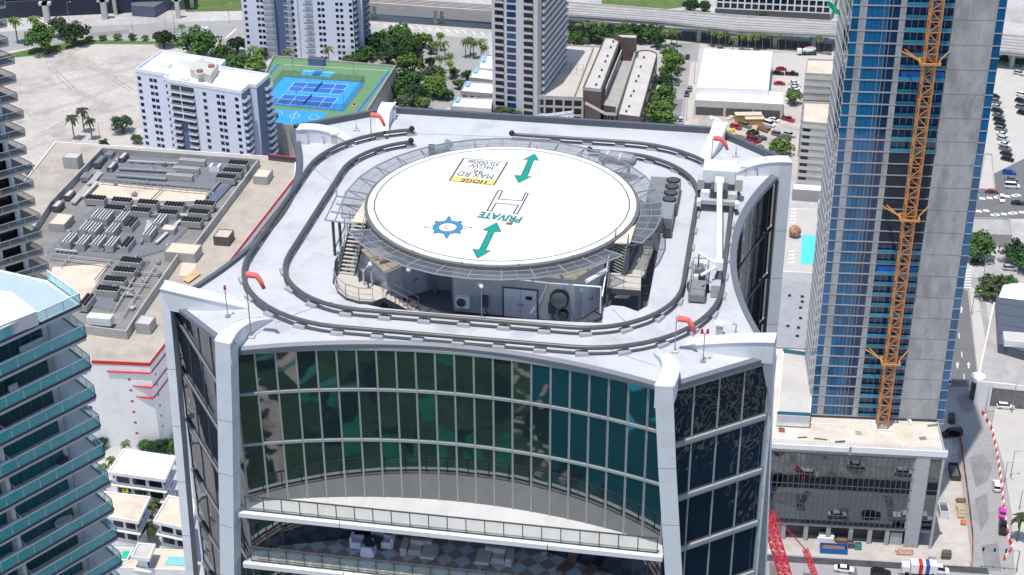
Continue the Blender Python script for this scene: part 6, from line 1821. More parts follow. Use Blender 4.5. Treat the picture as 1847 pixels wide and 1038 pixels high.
Fo = Face(P_[0], P_[1]); wo = Parts('window', M_win, bw)
for r in range(4):
    for k in range(16):
        mb = MB(); Fo.panel(mb, .015 + k * .0615, .064 + k * .0615, 3.8 + r * 2.9, 6.0 + r * 2.9, .04); wo.put(mb)
mb = MB(); Fo.panel(mb, .0, 1, 0, 3.2, .05, .2); mb.build('dark_base', M_dkbox, bw)
# ================================================================ balcony towers on the left
M_tealg = clear('teal_balustrade', (.14, .78, .77), .58)
M_tealw = glass('teal_window', (.006, .14, .16), 1.7, .04, .01, .6, rnd=.5)
M_paleb = mat('pale_blue_white', (.66, .71, .77), .6, .04, .3)
nt = thing('balcony_tower', 'near white tower with slanting balconies and teal glass railings', 'tower', at(0, 700, 120))
zt = 170.5
FHn = 3.1
T1 = at(146, 549, zt); Tb = at(88, 507, zt); 
dF = (at(0, 616, zt) - T1).normalized(); dB = (Tb - T1).normalized()
pA = [T1, T1 + dF * 14.0, at(-150, 452, zt), Tb]
N1 = T1 + dF * 10.6
T2b = at(32, 900, zt - 5 * FHn); T2 = V3((T2b.x, T2b.y, 0)) 
def at_slab(P_, z): return [V3((p.x, p.y, z)) for p in P_]
d2 = dF.copy()
pS2 = [T2, T2 + dF * 12, T2 + dF * 12 + dB * 9, T2 + dB * 4.5]
nfl = 12
furn = random.Random(3)
for k in range(nfl):
    z = zt - k * FHn
    MB().prism([xy(p) for p in pA], z - .5, z).build('floor_slab', M_white, nt)
    mb = MB()
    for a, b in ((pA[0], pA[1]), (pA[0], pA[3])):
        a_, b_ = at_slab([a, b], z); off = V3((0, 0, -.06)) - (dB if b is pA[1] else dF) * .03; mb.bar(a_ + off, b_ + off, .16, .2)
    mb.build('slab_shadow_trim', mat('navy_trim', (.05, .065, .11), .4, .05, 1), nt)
    def rail(a, b, n):
        a, b = at_slab([a, b], z); up = V3((0, 0, 1.05))
        q = MB(); q.bar(a + up, b + up, .1, .07)
        for i in range(n + 1): p = a.lerp(b, i / n); q.bar(p, p + up, .05)
        o = q.build('railing', M_paleb, nt)
        MB().quad(a + V3((0, 0, .05)), b + V3((0, 0, .05)), b + up * .97, a + up * .97).build('railing_glass', M_tealg, o)
    rail(T1, N1 + dF * 3, 8); rail(T1, Tb, 4)
    s2 = at_slab(pS2, z)
    MB().prism([xy(p) for p in pS2], z - .5, z + .002).build('floor_slab', M_white, nt)
    rail(T2, T2 + dF * 9, 6); rail(T2, T2 + dB * 3, 2)
    if k: 
        w0 = T1 + dF * 3.3 + dB * 1.9; w1 = w0 + dF * 11
        lo0, lo1 = at_slab([w0, w1], z); h = V3((0, 0, FHn - .3))
        g = MB().quad(lo0, lo1, lo1 + h, lo0 + h).build('glass_wall', M_tealw, nt)
        q = MB()
        for i in range(11): p = lo0.lerp(lo1, i / 10); q.bar(p - dB * .04, p - dB * .04 + h, .1, .08)
        q.build('mullions', M_fascia, g)
        w2 = w0 + dB * 2.6; l2 = at_slab([w2], z)[0]
        MB().quad(l2, lo0, lo0 + h, l2 + h).build('glass_wall', M_tealw, nt)
        c = T1 + dF * 2.3 + dB * 1.7
        MB().cyl(c.x, c.y, z, z + FHn - .3, .42, n=18).build('column', M_paleb, nt)
        w0 = T2 + dF * 1.0 + dB * 1.8; w1 = w0 + dF * 8; lo0, lo1 = at_slab([w0, w1], z)
        MB().quad(lo0, lo1, lo1 + h, lo0 + h).build('glass_wall', M_tealw, nt)
fw = MB(); q0 = T2 + dF * .5 + dB * .3; q1_ = T2 + dF * .5 + dB * 4.6; fw.bar(V3((q0.x, q0.y, (zt - nfl * FHn + zt - .5) / 2)), V3((q1_.x, q1_.y, (zt - nfl * FHn + zt - .5) / 2)), .35, nfl * FHn - .5); fw.build('fin_wall', M_white, nt)
MB().sheet(inset([xy(p) for p in pA], .3), zt + .012).build('roof_floor', mat('pale_blue_floor', (.40, .50, .56), .6, .08, .4), nt)
core = [T1 + dF * 3.4 + dB * 2.2, T1 + dF * 13.8 + dB * 2.2, T1 + dF * 13.8 + dB * 8, T1 + dF * 3.4 + dB * 4.6]
MB().prism([xy(p) for p in core], 0, zt - .5, topf=False).build('core', M_tealw, nt)
MB().prism([xy(p) for p in [p + dB * .4 + dF * .2 for p in core]], 0, zt - nfl * FHn).build('lower_shaft', M_paleb, nt)
t = thing('roof_box', 'white parapet box on the roof of the near balcony tower', 'roof box', at(20, 560, zt)); block(t, [at(x, y, zt + 1.3) for x, y in ((-70, 515), (22, 527), (66, 562), (-20, 596))], zt, zt + 1.3, M_white, M_whiteroof, .25, .3)
for nm, px, k, l, parts in (('outdoor_sofa', (82, 668), 2, 'white sectional sofa on a balcony of the near tower', [(0, 0, 0, 3.2, .9, .38), (0, .38, .38, 3.2, .22, .4), (1.4, -.5, 0, .8, 1.2, .4)]), ('outdoor_chair', (30, 712), 2, 'white balcony chair beside the sectional sofa', [(0, 0, 0, .9, .9, .4), (0, .38, .4, .9, .18, .45)]), ('outdoor_chair', (62, 632), 1, 'pale lounge bench on the topmost covered balcony', [(0, 0, 0, 2.4, .8, .4), (0, .3, .4, 2.4, .18, .3)]), ('outdoor_chair', (112, 832), 5, 'dark balcony chair by the column of the near tower', [(0, 0, 0, .9, .9, .4), (0, .38, .4, .9, .18, .45)])):
    z = zt - k * FHn; c = at(*px, z); t = thing(nm, l, 'balcony seat', c, math.atan2(dF.y, dF.x) + math.pi)
    for i, a in enumerate(parts): o = MB().box(*a, top=.95).build('seat' if i == 0 else ('backrest' if i == 1 else 'side_seat'), M_dkbox if 'dark' in l else M_white); o.parent = t
z = zt - 7 * FHn; c = at(116, 948, z); t = thing('bathtub', 'white oval tub on a low balcony of the near tower', 'bathtub', c, math.atan2(dF.y, dF.x))
mb = MB(); ring = lambda a, b, zz: [V3((a * math.cos(2 * math.pi * i / 24), b * math.sin(2 * math.pi * i / 24), zz)) for i in range(24)]
mb.strip(ring(.75, .38, 0), ring(.95, .5, .62), True); mb.strip(ring(.95, .5, .62), ring(.82, .38, .62), True); mb.strip(ring(.82, .38, .62), ring(.7, .28, .15), True); mb.add(ring(.7, .28, .15), [tuple(range(24))]); o = mb.build('shell', M_white); o.parent = t
# the darker tower behind it
bt = thing('balcony_tower', 'far grey tower with stacked glass balconies at the left edge', 'tower', at(40, 500, 60))
zt2 = 168.0; FH3 = 3.0
Q1b = at(46, 243, 138.0)
M_gglass = clear('grey_balustrade', (.10, .125, .15), .5); M_dw = glass('grey_window', (.015, .02, .025), 1.7, .05, .01, .5, rnd=.6)
dq = V3((-.78, -.62, 0)); dqb = V3((-.75, .66, 0))
PQ = V3((Q1b.x, Q1b.y, 0))
mbs = [PQ, PQ + dq * 22, PQ + dq * 22 + dqb * 16, PQ + dqb * 16]
core = [PQ + dq * 1.6 + dqb * 2.6, PQ + dq * 21 + dqb * 2.6, PQ + dq * 21 + dqb * 15, PQ + dq * 1.6 + dqb * 15]
MB().prism([xy(p) for p in core], 0, zt2).build('core', M_dw, bt)
for k in range(48):
    z = zt2 - k * FH3
    if z < 4: break
    P_ = [p + (dq * (.25 * ((k % 3) - 1))) for p in mbs]
    MB().prism([xy(p) for p in P_], z - .3, z).build('floor_slab', M_conc, bt)
    q = MB(); up = V3((0, 0, 1.05))
    a, b = at_slab([P_[0], P_[1]], z); q.bar(a + up, b + up, .1, .08)
    for i in range(9): p = a.lerp(b, i / 8); q.bar(p, p + up, .07)
    a2, b2 = at_slab([P_[0], P_[3]], z); q.bar(a2 + up, b2 + up, .1, .08)
    o = q.build('railing', M_conc, bt)
    MB().quad(a, b, b + up * .97, a + up * .97).build('railing_glass', M_gglass, o); MB().quad(a2, b2, b2 + up * .97, a2 + up * .97).build('railing_glass', M_gglass, o)
for f_ in (.12, .3, .5):
    c = PQ + dq * 22 * f_ + dqb * 1.6; MB().cyl(c.x, c.y, 0, zt2, .45, n=12).build('column', M_paleb, bt)
# ================================================================ white houses at the lower left
q7 = lambda x, y: (x / 3.844, 768 + y / 3.844)
def house(pts, z, zr, l, rm, floors=2):
    t = thing('modern_house', l, 'house', at(*q7(*pts[0]), zr), group='white houses at the lower left')
    P_ = [at(*q7(*p), z) for p in pts]; f_ = block(t, P_, z - .9, z, M_white, rm, .45, .35, ('roof_slab', 'roof'))
    ins_ = inset([xy(p) for p in P_], 1.1)
    MB().prism(ins_, 0, z - .9, topf=False).build('wall', M_white, t)
    wn_ = Parts('window', M_win, t)
    for i in range(len(ins_)):
        F = Face(ins_[i], ins_[(i + 1) % len(ins_)])
        if F.L < 3: continue
        n_ = max(2, int(F.L / 3.2))
        for fl in range(floors):
            zz = z - 3.6 - fl * 3.2
            for k in range(n_):
                mb = MB(); F.panel(mb, (k + .12) / n_, (k + .9) / n_, zz, zz + 2.2, .04); wn_.put(mb)
    for fl in range(1, floors):
        zz = z - .9 - fl * 3.2
        MB().prism(inset([xy(p) for p in P_], .2), zz - .25, zz).build('floor_slab', M_white, t)
    mb = MB()
    for i in range(4):
        a, b = V3((*xy(P_[i]), z)), V3((*xy(P_[(i + 1) % 4]), z))
        for k in range(12): p = a.lerp(b, k / 12); mb.bar(p, p + V3((0, 0, .5)), .05)
    mb.build('roof_posts', M_conclight, t)
    return t
house([(745, 320), (1145, 375), (1222, 210), (855, 158)], 13, 0, 'white flat-roofed house with black vents, farthest back by the trees', M_whiteroof, 3)
house([(640, 610), (960, 665), (1045, 490), (720, 455)], 11, 0, 'white house with a pinkish roof terrace and loungers', M_tan, 2)
house([(1060, 660), (1330, 720), (1360, 520), (1165, 480)], 11, 0, 'white house with a tan roof terrace beside the glass tower', M_tan, 2)
house([(905, 905), (1035, 925), (1080, 820), (955, 810)], 9, 0, 'small square white house by the green pool', M_conclight, 2)
t = thing('pool_deck', 'pale deck with a light blue pool at the foot of the white houses', 'pool deck', at(*q7(1100, 980), 5)); P_ = [at(*q7(x, y), 5) for x, y in ((800, 990), (1330, 1010), (1350, 870), (1040, 860))]
block(t, P_, 0, 5.3, M_white, M_tan, .3, .3)
MB().sheet([xy(at(*q7(x, y), 5.1)) for x, y in ((1140, 965), (1320, 975), (1320, 915), (1170, 905))], 5.12).build('pool', mat('pool_light', (.22, .55, .62), .15, .05, .4), t)
t = thing('pool_deck', 'grey deck with a green pool beside the near balcony tower', 'pool deck', at(*q7(850, 900), 5)); P_ = [at(*q7(x, y), 5) for x, y in ((700, 925), (880, 940), (930, 850), (760, 845))]
block(t, P_, 0, 5.2, M_white, M_pave, .2, .3); MB().sheet([xy(at(*q7(x, y), 5.05)) for x, y in ((830, 920), (885, 925), (925, 875), (860, 868))], 5.06).build('pool', mat('pool_green', (.02, .50, .28), .15, .05, .4), t)
# ================================================================ trees
M_bark = mat('bark', (.12, .09, .07), .9, .2, 2)
M_ptrunk = mat('palm_trunk', (.24, .20, .165), .9, .2, 2)
def leafm(nm, c): return mat(nm, c, .75, .45, .9, rnd=.22, spec=.25, fine=.2)
LEAF = {'mid': leafm('leaf_mid', (.055, .12, .030)), 'light': leafm('leaf_light', (.115, .19, .04)), 'dark': leafm('leaf_dark', (.026, .060, .022)), 'grey': leafm('leaf_grey', (.075, .105, .055)), 'palm': leafm('leaf_palm', (.11, .16, .045)), 'yellow': leafm('leaf_yellow', (.24, .30, .03)), 'palmd': leafm('leaf_palm_dark', (.055, .085, .03))}
def crown(seed, n=1500, flat=.8):
    rn = random.Random(seed); mb = MB()
    cl = []
    for i in range(26):
        a, u = rn.uniform(0, 6.283), rn.uniform(-.45, 1); r = rn.uniform(.35, .86); q = math.sqrt(max(0, 1 - u * u))
        cl.append((r * q * math.cos(a) * rn.uniform(.8, 1.15), r * q * math.sin(a) * rn.uniform(.8, 1.15), r * u * flat, rn.uniform(.20, .40)))
    for i in range(n):
        cx, cy, cz, cr = cl[i % 26]
        d = V3((rn.gauss(0, 1), rn.gauss(0, 1), rn.gauss(0, .9))).normalized()
        p = V3((cx, cy, cz)) + d * cr * rn.uniform(.65, 1.08)
        nn = (d + V3((rn.uniform(-.7, .7), rn.uniform(-.7, .7), rn.uniform(-.3, .9)))).normalized()
        x = nn.cross(V3((rn.uniform(-1, 1), rn.uniform(-1, 1), .3))).normalized(); y = nn.cross(x)
        s = rn.uniform(.045, .105)
        mb.add([p - x * s - y * s * .6, p + x * s - y * s * .5, p + x * s * .7 + y * s * .8, p - x * s * .6 + y * s * .7], [(0, 1, 2, 3)])
    return mb
def tree_proto(seed, leaf, flat=.8):
    t = thing('tree', 'x', 'tree')
    mb = MB(); mb.tube([(0, 0, -1.0), (.03, .02, -.7), (-.02, .03, -.35)], [.11, .085, .06], 7)
    rn = random.Random(seed + 50)
    for k in range(6):
        a = k * 1.05 + rn.uniform(-.3, .3); mb.tube([(0, 0, -.75), (.3 * math.cos(a), .3 * math.sin(a), -.3), (.6 * math.cos(a), .6 * math.sin(a), .15)], [.05, .035, .012], 5)
    o = mb.build('trunk', M_bark); o.parent = t
    o = crown(seed, flat=flat).build('crown', LEAF[leaf]); o.parent = t
    return t
TP = {}
def tree(px, py, rpx, kind, label, group=None, low=.0):
    """crown centre at the pixel, crown radius in pixels"""
    k = (kind, (int(px) + int(py)) % 3)
    c0 = at(px, py, 4.0); r = rpx * 1.3 * (c0 - CP).length / CF
    zc = r * (.82 + low); c = at(px, py, zc)
    rz = (px * 7.3 + py * 3.1) % 6.28
    h = zc / 1.0 / r
    if k not in TP:
        t = TP[k] = tree_proto(len(TP) + 11, kind, .8)
        t.location = c; t.rotation_euler = (0, 0, rz); t.scale = (r, r, r * min(1.0, h)); t['label'] = label
        if group: t['group'] = group
        return t
    return dup(TP[k], c, rz, label, group, (r, r, r * min(1.0, h)))
def palm_proto(seed, leaf):
    rn = random.Random(seed); t = thing('palm_tree', 'x', 'palm')
    mb = MB(); mb.tube([(0, 0, -3.2), (.06, .02, -1.8), (0, 0, 0)], [.11, .085, .07], 6); o = mb.build('trunk', M_ptrunk); o.parent = t
    mb = MB()
    for k in range(26):
        a = k * 2.4 + rn.uniform(-.2, .2); el = rn.uniform(-.35, 1.2); L = rn.uniform(.85, 1.15)
        d = V3((math.cos(a), math.sin(a), 0)); s = V3((-d.y, d.x, 0)); p0 = V3((0, 0, .02)); prev = None
        for j in range(6):
            q = j / 5; p = p0 + d * L * q * math.cos(el * (1 - .4 * q)) + V3((0, 0, L * (math.sin(el) * q - .75 * q * q)))
            w = .17 * math.sin(math.pi * min(1, q * .9 + .08)) + .01; dr = V3((0, 0, -.09 * q - .02))
            row = (p - s * w + dr, p, p + s * w + dr)
            if prev:
                mb.add([prev[0], prev[1], row[1], row[0]], [(0, 1, 2, 3)]); mb.add([prev[1], prev[2], row[2], row[1]], [(0, 1, 2, 3)])
            prev = row
    o = mb.build('crown', LEAF[leaf]); o.parent = t
    return t
PP = {}
def palm(px, py, rpx, label, group=None, kind='palm', hgt=None):
    c0 = at(px, py, 8.0); r = rpx * (c0 - CP).length / CF
    zc = hgt or r * 3.2; c = at(px, py, zc); k = (kind, int(px) % 2)
    sz = zc / 3.2 if zc < 3.2 * r * 1.3 else r * 1.3
    sc_ = (r, r, zc / 3.2)
    sc_ = (r, r, max(zc / 3.2, .3))
    if k not in PP:
        t = PP[k] = palm_proto(len(PP) + 3, kind); t.location = c; t.rotation_euler = (0, 0, px % 6); t.scale = sc_; t['label'] = label
        if group: t['group'] = group
        return t
    return dup(PP[k], c, px % 6, label, group, sc_)
def rowtrees(lst, kinds, fmt, group, low=.0):
    for i, (x, y, r) in enumerate(lst): tree(x, y, r, kinds[i % len(kinds)] if not isinstance(kinds, str) else kinds, fmt.format(ORD[i] if i < 20 else 'last'), group, low)
# round the sandy lot
for x, y, r, k, l in ((78, 68, 26, 'mid', 'large rounded tree at the far left corner of the sandy lot'), (108, 48, 18, 'grey', 'pale greyish tree behind the large rounded tree by the sandy lot'), (132, 60, 21, 'dark', 'dark broad tree right of the large rounded tree by the sandy lot'), (294, 67, 17, 'dark', 'small very dark tree on the far edge of the sandy lot'), (350, 76, 31, 'mid', 'big bright green tree at the far right corner of the sandy lot'), (221, 222, 17, 'grey', 'greyish tree at the near right corner of the sandy lot, beside the apartment block'), (246, 250, 9, 'mid', 'small bush against the foot of the white apartment block'), (70, 312, 17, 'grey', 'rounded greyish tree behind the left balcony tower'), (188, 215 + 44, 8, 'dark', 'low dark shrub at the near edge of the sandy lot')): tree(x, y, r, k, l)
rowtrees([(402, 96, 18), (427, 78, 16), (432, 112, 20), (462, 114, 18), (415, 122, 14), (476, 96, 10)], ['mid', 'dark', 'mid', 'light'], '{} tree of the clump left of the sports deck', 'trees left of the sports deck')
rowtrees([(160, 69, 6), (185, 67, 6), (212, 66, 7), (238, 66, 7), (262, 68, 6)], ['light', 'mid'], '{} low bush from the left along the far edge of the sandy lot', 'bushes along the sandy lot', -.1)
for x, y, r, l in ((25, 36, 13, 'feathery palm at the far left before the overpass, left of two'), (61, 34, 13, 'feathery palm at the far left before the overpass, right of two'), (327, 47, 8, 'single palm standing behind the big bright green tree'), (129, 212, 13, 'leftmost of three palms at the near edge of the sandy lot'), (147, 199, 13, 'middle of three palms at the near edge of the sandy lot, the tallest'), (161, 215, 12, 'rightmost of three palms at the near edge of the sandy lot')): palm(x, y, r, l, 'palms round the sandy lot', 'palmd' if y > 100 else 'palm', None)
for i, (x, y) in enumerate(((455, 87), (467, 91), (518, 92), (592, 88))): palm(x, y, 11, f'{ORD[i]} palm from the left at the foot of the taller apartment block', 'palms at the foot of the taller apartment block', 'palm')
# park between the sports deck and the slim tower
rowtrees([(681, 73, 21), (712, 62, 25), (737, 76, 20), (699, 98, 20), (725, 98, 18), (660, 96, 15), (647, 105, 12), (752, 88, 12)], ['dark', 'mid', 'mid', 'dark'], '{} tree in the dark grove behind the sports deck', 'grove behind the sports deck')
rowtrees([(741, 116, 21), (735, 141, 24), (769, 138, 18), (725, 160, 20), (750, 168, 20), (783, 154, 20), (797, 163, 15), (731, 184, 17), (760, 186, 15), (775, 112, 10), (790, 130, 12)], ['light', 'mid', 'grey', 'mid', 'dark'], '{} tree in the leafy strip right of the sports deck', 'trees right of the sports deck')
rowtrees([(764, 72, 14), (777, 86, 10), (842, 136, 11), (828, 152, 10), (819, 130, 9), (810, 172, 9)], ['light', 'mid', 'dark'], '{} small tree by the car park left of the slim tower', 'small trees left of the slim tower')
tree(514, 248, 15, 'mid', 'tree in the shade under the near corner of the sports deck'); tree(629, 107, 9, 'mid', 'small tree behind the rear edge of the sports deck')
for i, (x, y) in enumerate(((794, 62), (802, 78), (787, 78), (839, 74), (848, 70), (854, 76), (868, 74), (872, 84), (811, 99), (793, 104), (811, 114), (764, 180))): palm(x, y, 10, f'{ORD[i]} palm from the back around the car park left of the slim tower', 'palms left of the slim tower', 'palm')
palm(488, 237, 12, 'single palm at the front corner of the sports deck')
palm(908, 198, 24, 'wide dark palm at the foot of the slim tower, left of two', 'palms at the foot of the slim tower', 'palmd', 7); palm(926, 203, 20, 'wide dark palm at the foot of the slim tower, right of two', 'palms at the foot of the slim tower', 'palmd', 6)
# trees along the highway
rowtrees([(1029, 55, 17), (1048, 68, 15), (1066, 60, 15), (1082, 62, 16), (1100, 60, 15), (1123, 60, 18), (1149, 60, 17), (1172, 60, 18), (1186, 74, 13), (1025, 74, 12)], ['dark', 'mid', 'dark', 'mid'], '{} dark tree from the left in the belt before the highway, behind the loft building', 'trees before the highway')
for i, (x, y) in enumerate(((1042, 45), (1056, 43), (1066, 43), (1080, 43), (1092, 43), (1126, 43), (1144, 43), (1160, 43))): palm(x, y, 8, f'{ORD[i]} sunlit palm from the left above the tree belt before the highway', 'palms above the tree belt', 'palm')
for i, (x, y) in enumerate(((1201, 57), (1212, 54), (1222, 58), (1284, 57), (1298, 60), (1310, 57), (1323, 68), (1338, 64))): palm(x, y, 9, f'{ORD[i]} palm from the left before the highway at the street end', 'palms at the street end', 'palm')
for i, (x, y) in enumerate(((1350, 66), (1364, 64), (1377, 62), (1391, 61), (1406, 62), (1419, 60), (1430, 57), (1442, 60), (1489, 62), (1478, 66))): palm(x, y, 9, f'{ORD[i]} palm from the left in the row behind the white warehouse', 'palms behind the white warehouse', 'palm')
rowtrees([(1206, 96, 15), (1215, 110, 17), (1211, 129, 17), (1201, 147, 16), (1199, 170, 21), (1191, 200, 22), (1203, 214, 14), (1178, 214, 12)], ['mid', 'light', 'mid', 'dark'], '{} street tree from the back in the row right of the loft building', 'street trees right of the loft building')
for x, y, l in ((1079, 217, 'yellowish palm at the foot of the parking garage, left of two'), (1094, 220, 'yellowish palm at the foot of the parking garage, right of two')): palm(x, y, 9, l, 'yellow palms by the garage', 'yellow', 4)
tree(1136, 222, 9, 'light', 'low shrub at the front corner of the loft building'); tree(1432, 173, 15, 'palm', 'shaggy tree beside the white warehouse annex'); tree(1411, 264, 17, 'light', 'bright green bush at the edge of the yard before the louvred building'); tree(1357, 240, 10, 'dark', 'small dark tree in the middle of the yard'); tree(1405, 40, 9, 'dark', 'dark tree before the distant office block, right one'); tree(1375, 30, 8, 'dark', 'dark tree before the distant office block, middle one'); tree(1245, 10, 14, 'dark', 'dark tree on the lawn beyond the highway'); tree(1270, 12, 12, 'dark', 'second dark tree beyond the highway, beside the office block')
tree(1447, 393, 8, 'dark', 'dark potted tree on the pool terrace')
rowtrees([(1770, 442, 25), (1833, 452, 22), (1856, 470, 20)], ['mid', 'dark'], '{} big tree from the left below the grey canopy at the right edge', 'big trees at the right edge')
rowtrees([(1795, 516, 22), (1776, 524, 14), (1818, 508, 13)], ['grey', 'light', 'mid'], '{} tree beside the gabled white roof at the right edge', 'trees beside the gabled roof')
rowtrees([(1812, 106, 9), (1826, 110, 9), (1842, 112, 9)], ['mid', 'dark'], '{} bush from the left along the highway right of the unfinished tower', 'bushes right of the unfinished tower', -.1)
palm(1843, 932, 18, 'palm at the lower right corner beside the street', None, 'palmd', 7)
# garden of the white houses
rowtrees([(180, 800, 12), (258, 806, 13), (273, 805, 13), (292, 806, 14), (310, 804, 12), (318, 830, 8)], ['dark', 'mid', 'dark'], '{} garden tree from the left behind the farthest white house', 'trees behind the white houses')
for i, (x, y) in enumerate(((226, 799), (200, 828), (186, 842), (174, 850))): palm(x, y, 11, f'{ORD[i]} garden palm from the right beside the farthest white house', 'palms beside the white houses', 'palm', 6)
for i, (x, y) in enumerate(((273, 908), (265, 930), (268, 950), (283, 898), (262, 915))): palm(x, y, 14, f'{ORD[i]} palm in the clump between the white houses', 'palms between the white houses', 'palmd', 6)
for x, y, l in ((228, 880, 'bright yellow-green palm in front of the farthest house, left of two'), (264, 880, 'bright yellow-green palm in front of the farthest house, right of two')): palm(x, y, 12, l, 'yellow palms by the farthest house', 'yellow', 8)
# ================================================================ vehicles
CARCOL = {}
def carpaint(nm, c):
    if nm not in CARCOL: CARCOL[nm] = mat('car_' + nm, c, .25, .02, 1, spec=.6)
    return CARCOL[nm]
CC_ = dict(white=(.75, .75, .75), black=(.012, .012, .014), grey=(.16, .165, .175), silver=(.45, .46, .48), red=(.40, .02, .02), blue=(.02, .08, .45), pink=(.75, .04, .45), dkred=(.22, .02, .03))
M_cwin = glass('car_window', (.01, .012, .015), 1.5, .05, 0); M_tyre = mat('tyre', (.015, .015, .015), .8, .1, 3); M_hub = mat('hub', (.4, .4, .42), .4, .05, 3); M_tail = mat('tail_lamp', (.35, .01, .01), .3, .05, 2); M_headl = mat('head_lamp', (.8, .8, .78), .2, .03, 2)
def car_proto(kind):
    t = thing('parked_car', 'x', 'car')
    L, Wd = {'sedan': (4.6, 1.82), 'suv': (4.7, 1.92), 'pickup': (5.5, 1.95), 'van': (5.4, 2.0)}[kind]
    hood, belt, roof = {'sedan': (.92, 1.0, 1.45), 'suv': (1.05, 1.12, 1.72), 'pickup': (1.1, 1.15, 1.85), 'van': (1.15, 1.3, 2.2)}[kind]
    ca = {'sedan': (-1.55, -.95, .55, 1.25), 'suv': (-2.15, -1.85, .5, 1.1), 'pickup': (-.55, -.4, .85, 1.4), 'van': (-2.6, -2.5, 1.1, 1.75)}[kind]
    sec = [(-L / 2, .84, .42, .80 if kind == 'sedan' else .95), (-L / 2 + .12, .95, .28, belt - .05), (-L / 4, 1, .22, belt), (L / 6, 1, .22, belt), (L / 2 - .5, .96, .22, hood - .05), (L / 2 - .08, .86, .30, hood - .2), (L / 2, .74, .40, hood - .35)]
    mb = MB(); rows = []
    for x, w, z0, z1 in sec:
        w = w * Wd / 2; rows.append([(x, -w * .93, z0), (x, -w, (z0 + z1) / 2), (x, -w * .92, z1), (x, w * .92, z1), (x, w, (z0 + z1) / 2), (x, w * .93, z0)])
    for a, b in zip(rows, rows[1:]): mb.strip([V3(p) for p in b], [V3(p) for p in a], True)
    mb.add(rows[0], [tuple(range(6))]); mb.add(rows[-1], [tuple(reversed(range(6)))])
    if kind == 'pickup':
        mb.cur = 0
    body = mb.build('body', carpaint('white', CC_['white'])); body.parent = t
    w0, w1 = Wd / 2 * .88, Wd / 2 * .72
    a, b, c, d = ca
    lo = [(a, -w0, belt - .02), (d, -w0, belt - .02), (d, w0, belt - .02), (a, w0, belt - .02)]; hi = [(b, -w1, roof - .05), (c, -w1, roof - .05), (c, w1, roof - .05), (b, w1, roof - .05)]
    mb = MB(); mb.strip([V3(p) for p in lo], [V3(p) for p in hi], True); o = mb.build('window', M_cwin); o.parent = t
    mb = MB(); mb.strip([V3(p) for p in hi], [V3((p[0] * .99, p[1] * .94, roof)) for p in hi], True); mb.add([(p[0] * .99, p[1] * .94, roof) for p in hi], [(0, 1, 2, 3)]); o = mb.build('roof', carpaint('white', CC_['white'])); o.parent = t
    if kind == 'pickup':
        o = MB().box(-1.75, 0, belt + .005, 1.9, Wd * .78, .02).build('load_bed', M_black); o.parent = t
    for sx in (-1, 1):
        for sy in (-1, 1):
            mb = MB(); x, y = sx * L * .3, sy * (Wd / 2 - .1); mb.tube([(x, y - .11, .33), (x, y + .11, .33)], .33, 12); o = mb.build('wheel', M_tyre); o.parent = t
            mb = MB(); mb.tube([(x, y + sy * .1, .33), (x, y + sy * .125, .33)], .19, 8); h = mb.build('hub', M_hub); h.parent = o
    for sy in (-1, 1):
        o = MB().box(-L / 2 - .005, sy * Wd * .33, .68, .06, .34, .14).build('tail_lamp', M_tail); o.parent = t
        o = MB().box(L / 2 - .07, sy * Wd * .30, .55, .12, .34, .13).build('headlight', M_headl); o.parent = t
    return t
CP_ = {}
def car(kind, col, px, py, head, label, group=None, z=.03, cat=None):
    """car at pixel px, py; head: pixel offset that points along the car"""
    c = at(px, py, z); e = at(px + head[0], py + head[1], z); rz = math.atan2(e.y - c.y, e.x - c.x)
    c.z = z
    if kind not in CP_:
        t = CP_[kind] = car_proto(kind); t.location = c; t.rotation_euler = (0, 0, rz); t['label'] = label
        if group: t['group'] = group
    else: t = dup(CP_[kind], c, rz, label, group)
    if cat: t['category'] = cat
    for p in ('body', 'roof'): recolour(t, p, carpaint(col, CC_[col]))
    return t
up_, rt_ = (0, -6), (8, .5)
car('sedan', 'red', 1409, 127, rt_, 'red car parked right of the white warehouse', 'cars right of the white warehouse')
car('suv', 'black', 1404, 135, rt_, 'black car beside the red one, right of the white warehouse', 'cars right of the white warehouse')
car('pickup', 'black', 1428, 136, rt_, 'black pickup right of the black car near the white warehouse', 'cars right of the white warehouse', cat='pickup')
for i, (x, y, c) in enumerate(((1432, 152, 'white'), (1434, 157, 'silver'), (1433, 162, 'white'), (1437, 167, 'white'), (1406, 153, 'red'))): car('sedan', c, x, y, rt_, f'{ORD[i]} car from the back in the pale cluster behind the warehouse annex', 'cars behind the annex')
for px, py, c, k, l in ((1240, 105, 'black', 'sedan', 'dark car parked at the far end of the tree-lined street'), (1244, 163, 'grey', 'suv', 'dark grey car in the middle of the tree-lined street, farther of two'), (1239, 172, 'black', 'suv', 'dark car in the middle of the tree-lined street, nearer of two'), (1228, 221, 'white', 'pickup', 'white pickup at the near end of the tree-lined street'), (1223, 128, 'black', 'sedan', 'dark car half under the street trees, farther of two'), (1222, 152, 'grey', 'sedan', 'dark car half under the street trees, nearer of two')): car(k, c, px, py, (2, -7), l, 'cars on the tree-lined street')
for i, (px, py, c, k) in enumerate(((1386, 227, 'white', 'van'), (1396, 219, 'white', 'sedan'), (1376, 224, 'white', 'suv'), (1421, 218, 'red', 'pickup'), (1410, 214, 'red', 'sedan'), (1327, 232, 'red', 'suv'), (1343, 229, 'grey', 'pickup'), (1402, 245, 'grey', 'suv'), (1424, 246, 'silver', 'suv'), (1358, 256, 'dkred', 'van'))): car(k, c, px, py, (7, 2), f'{ORD[i]} vehicle listed from the site offices across the dusty yard', 'vehicles in the yard')
ys = [176, 186, 195, 203, 211, 219, 227, 236, 245, 254, 263, 271, 280, 290]
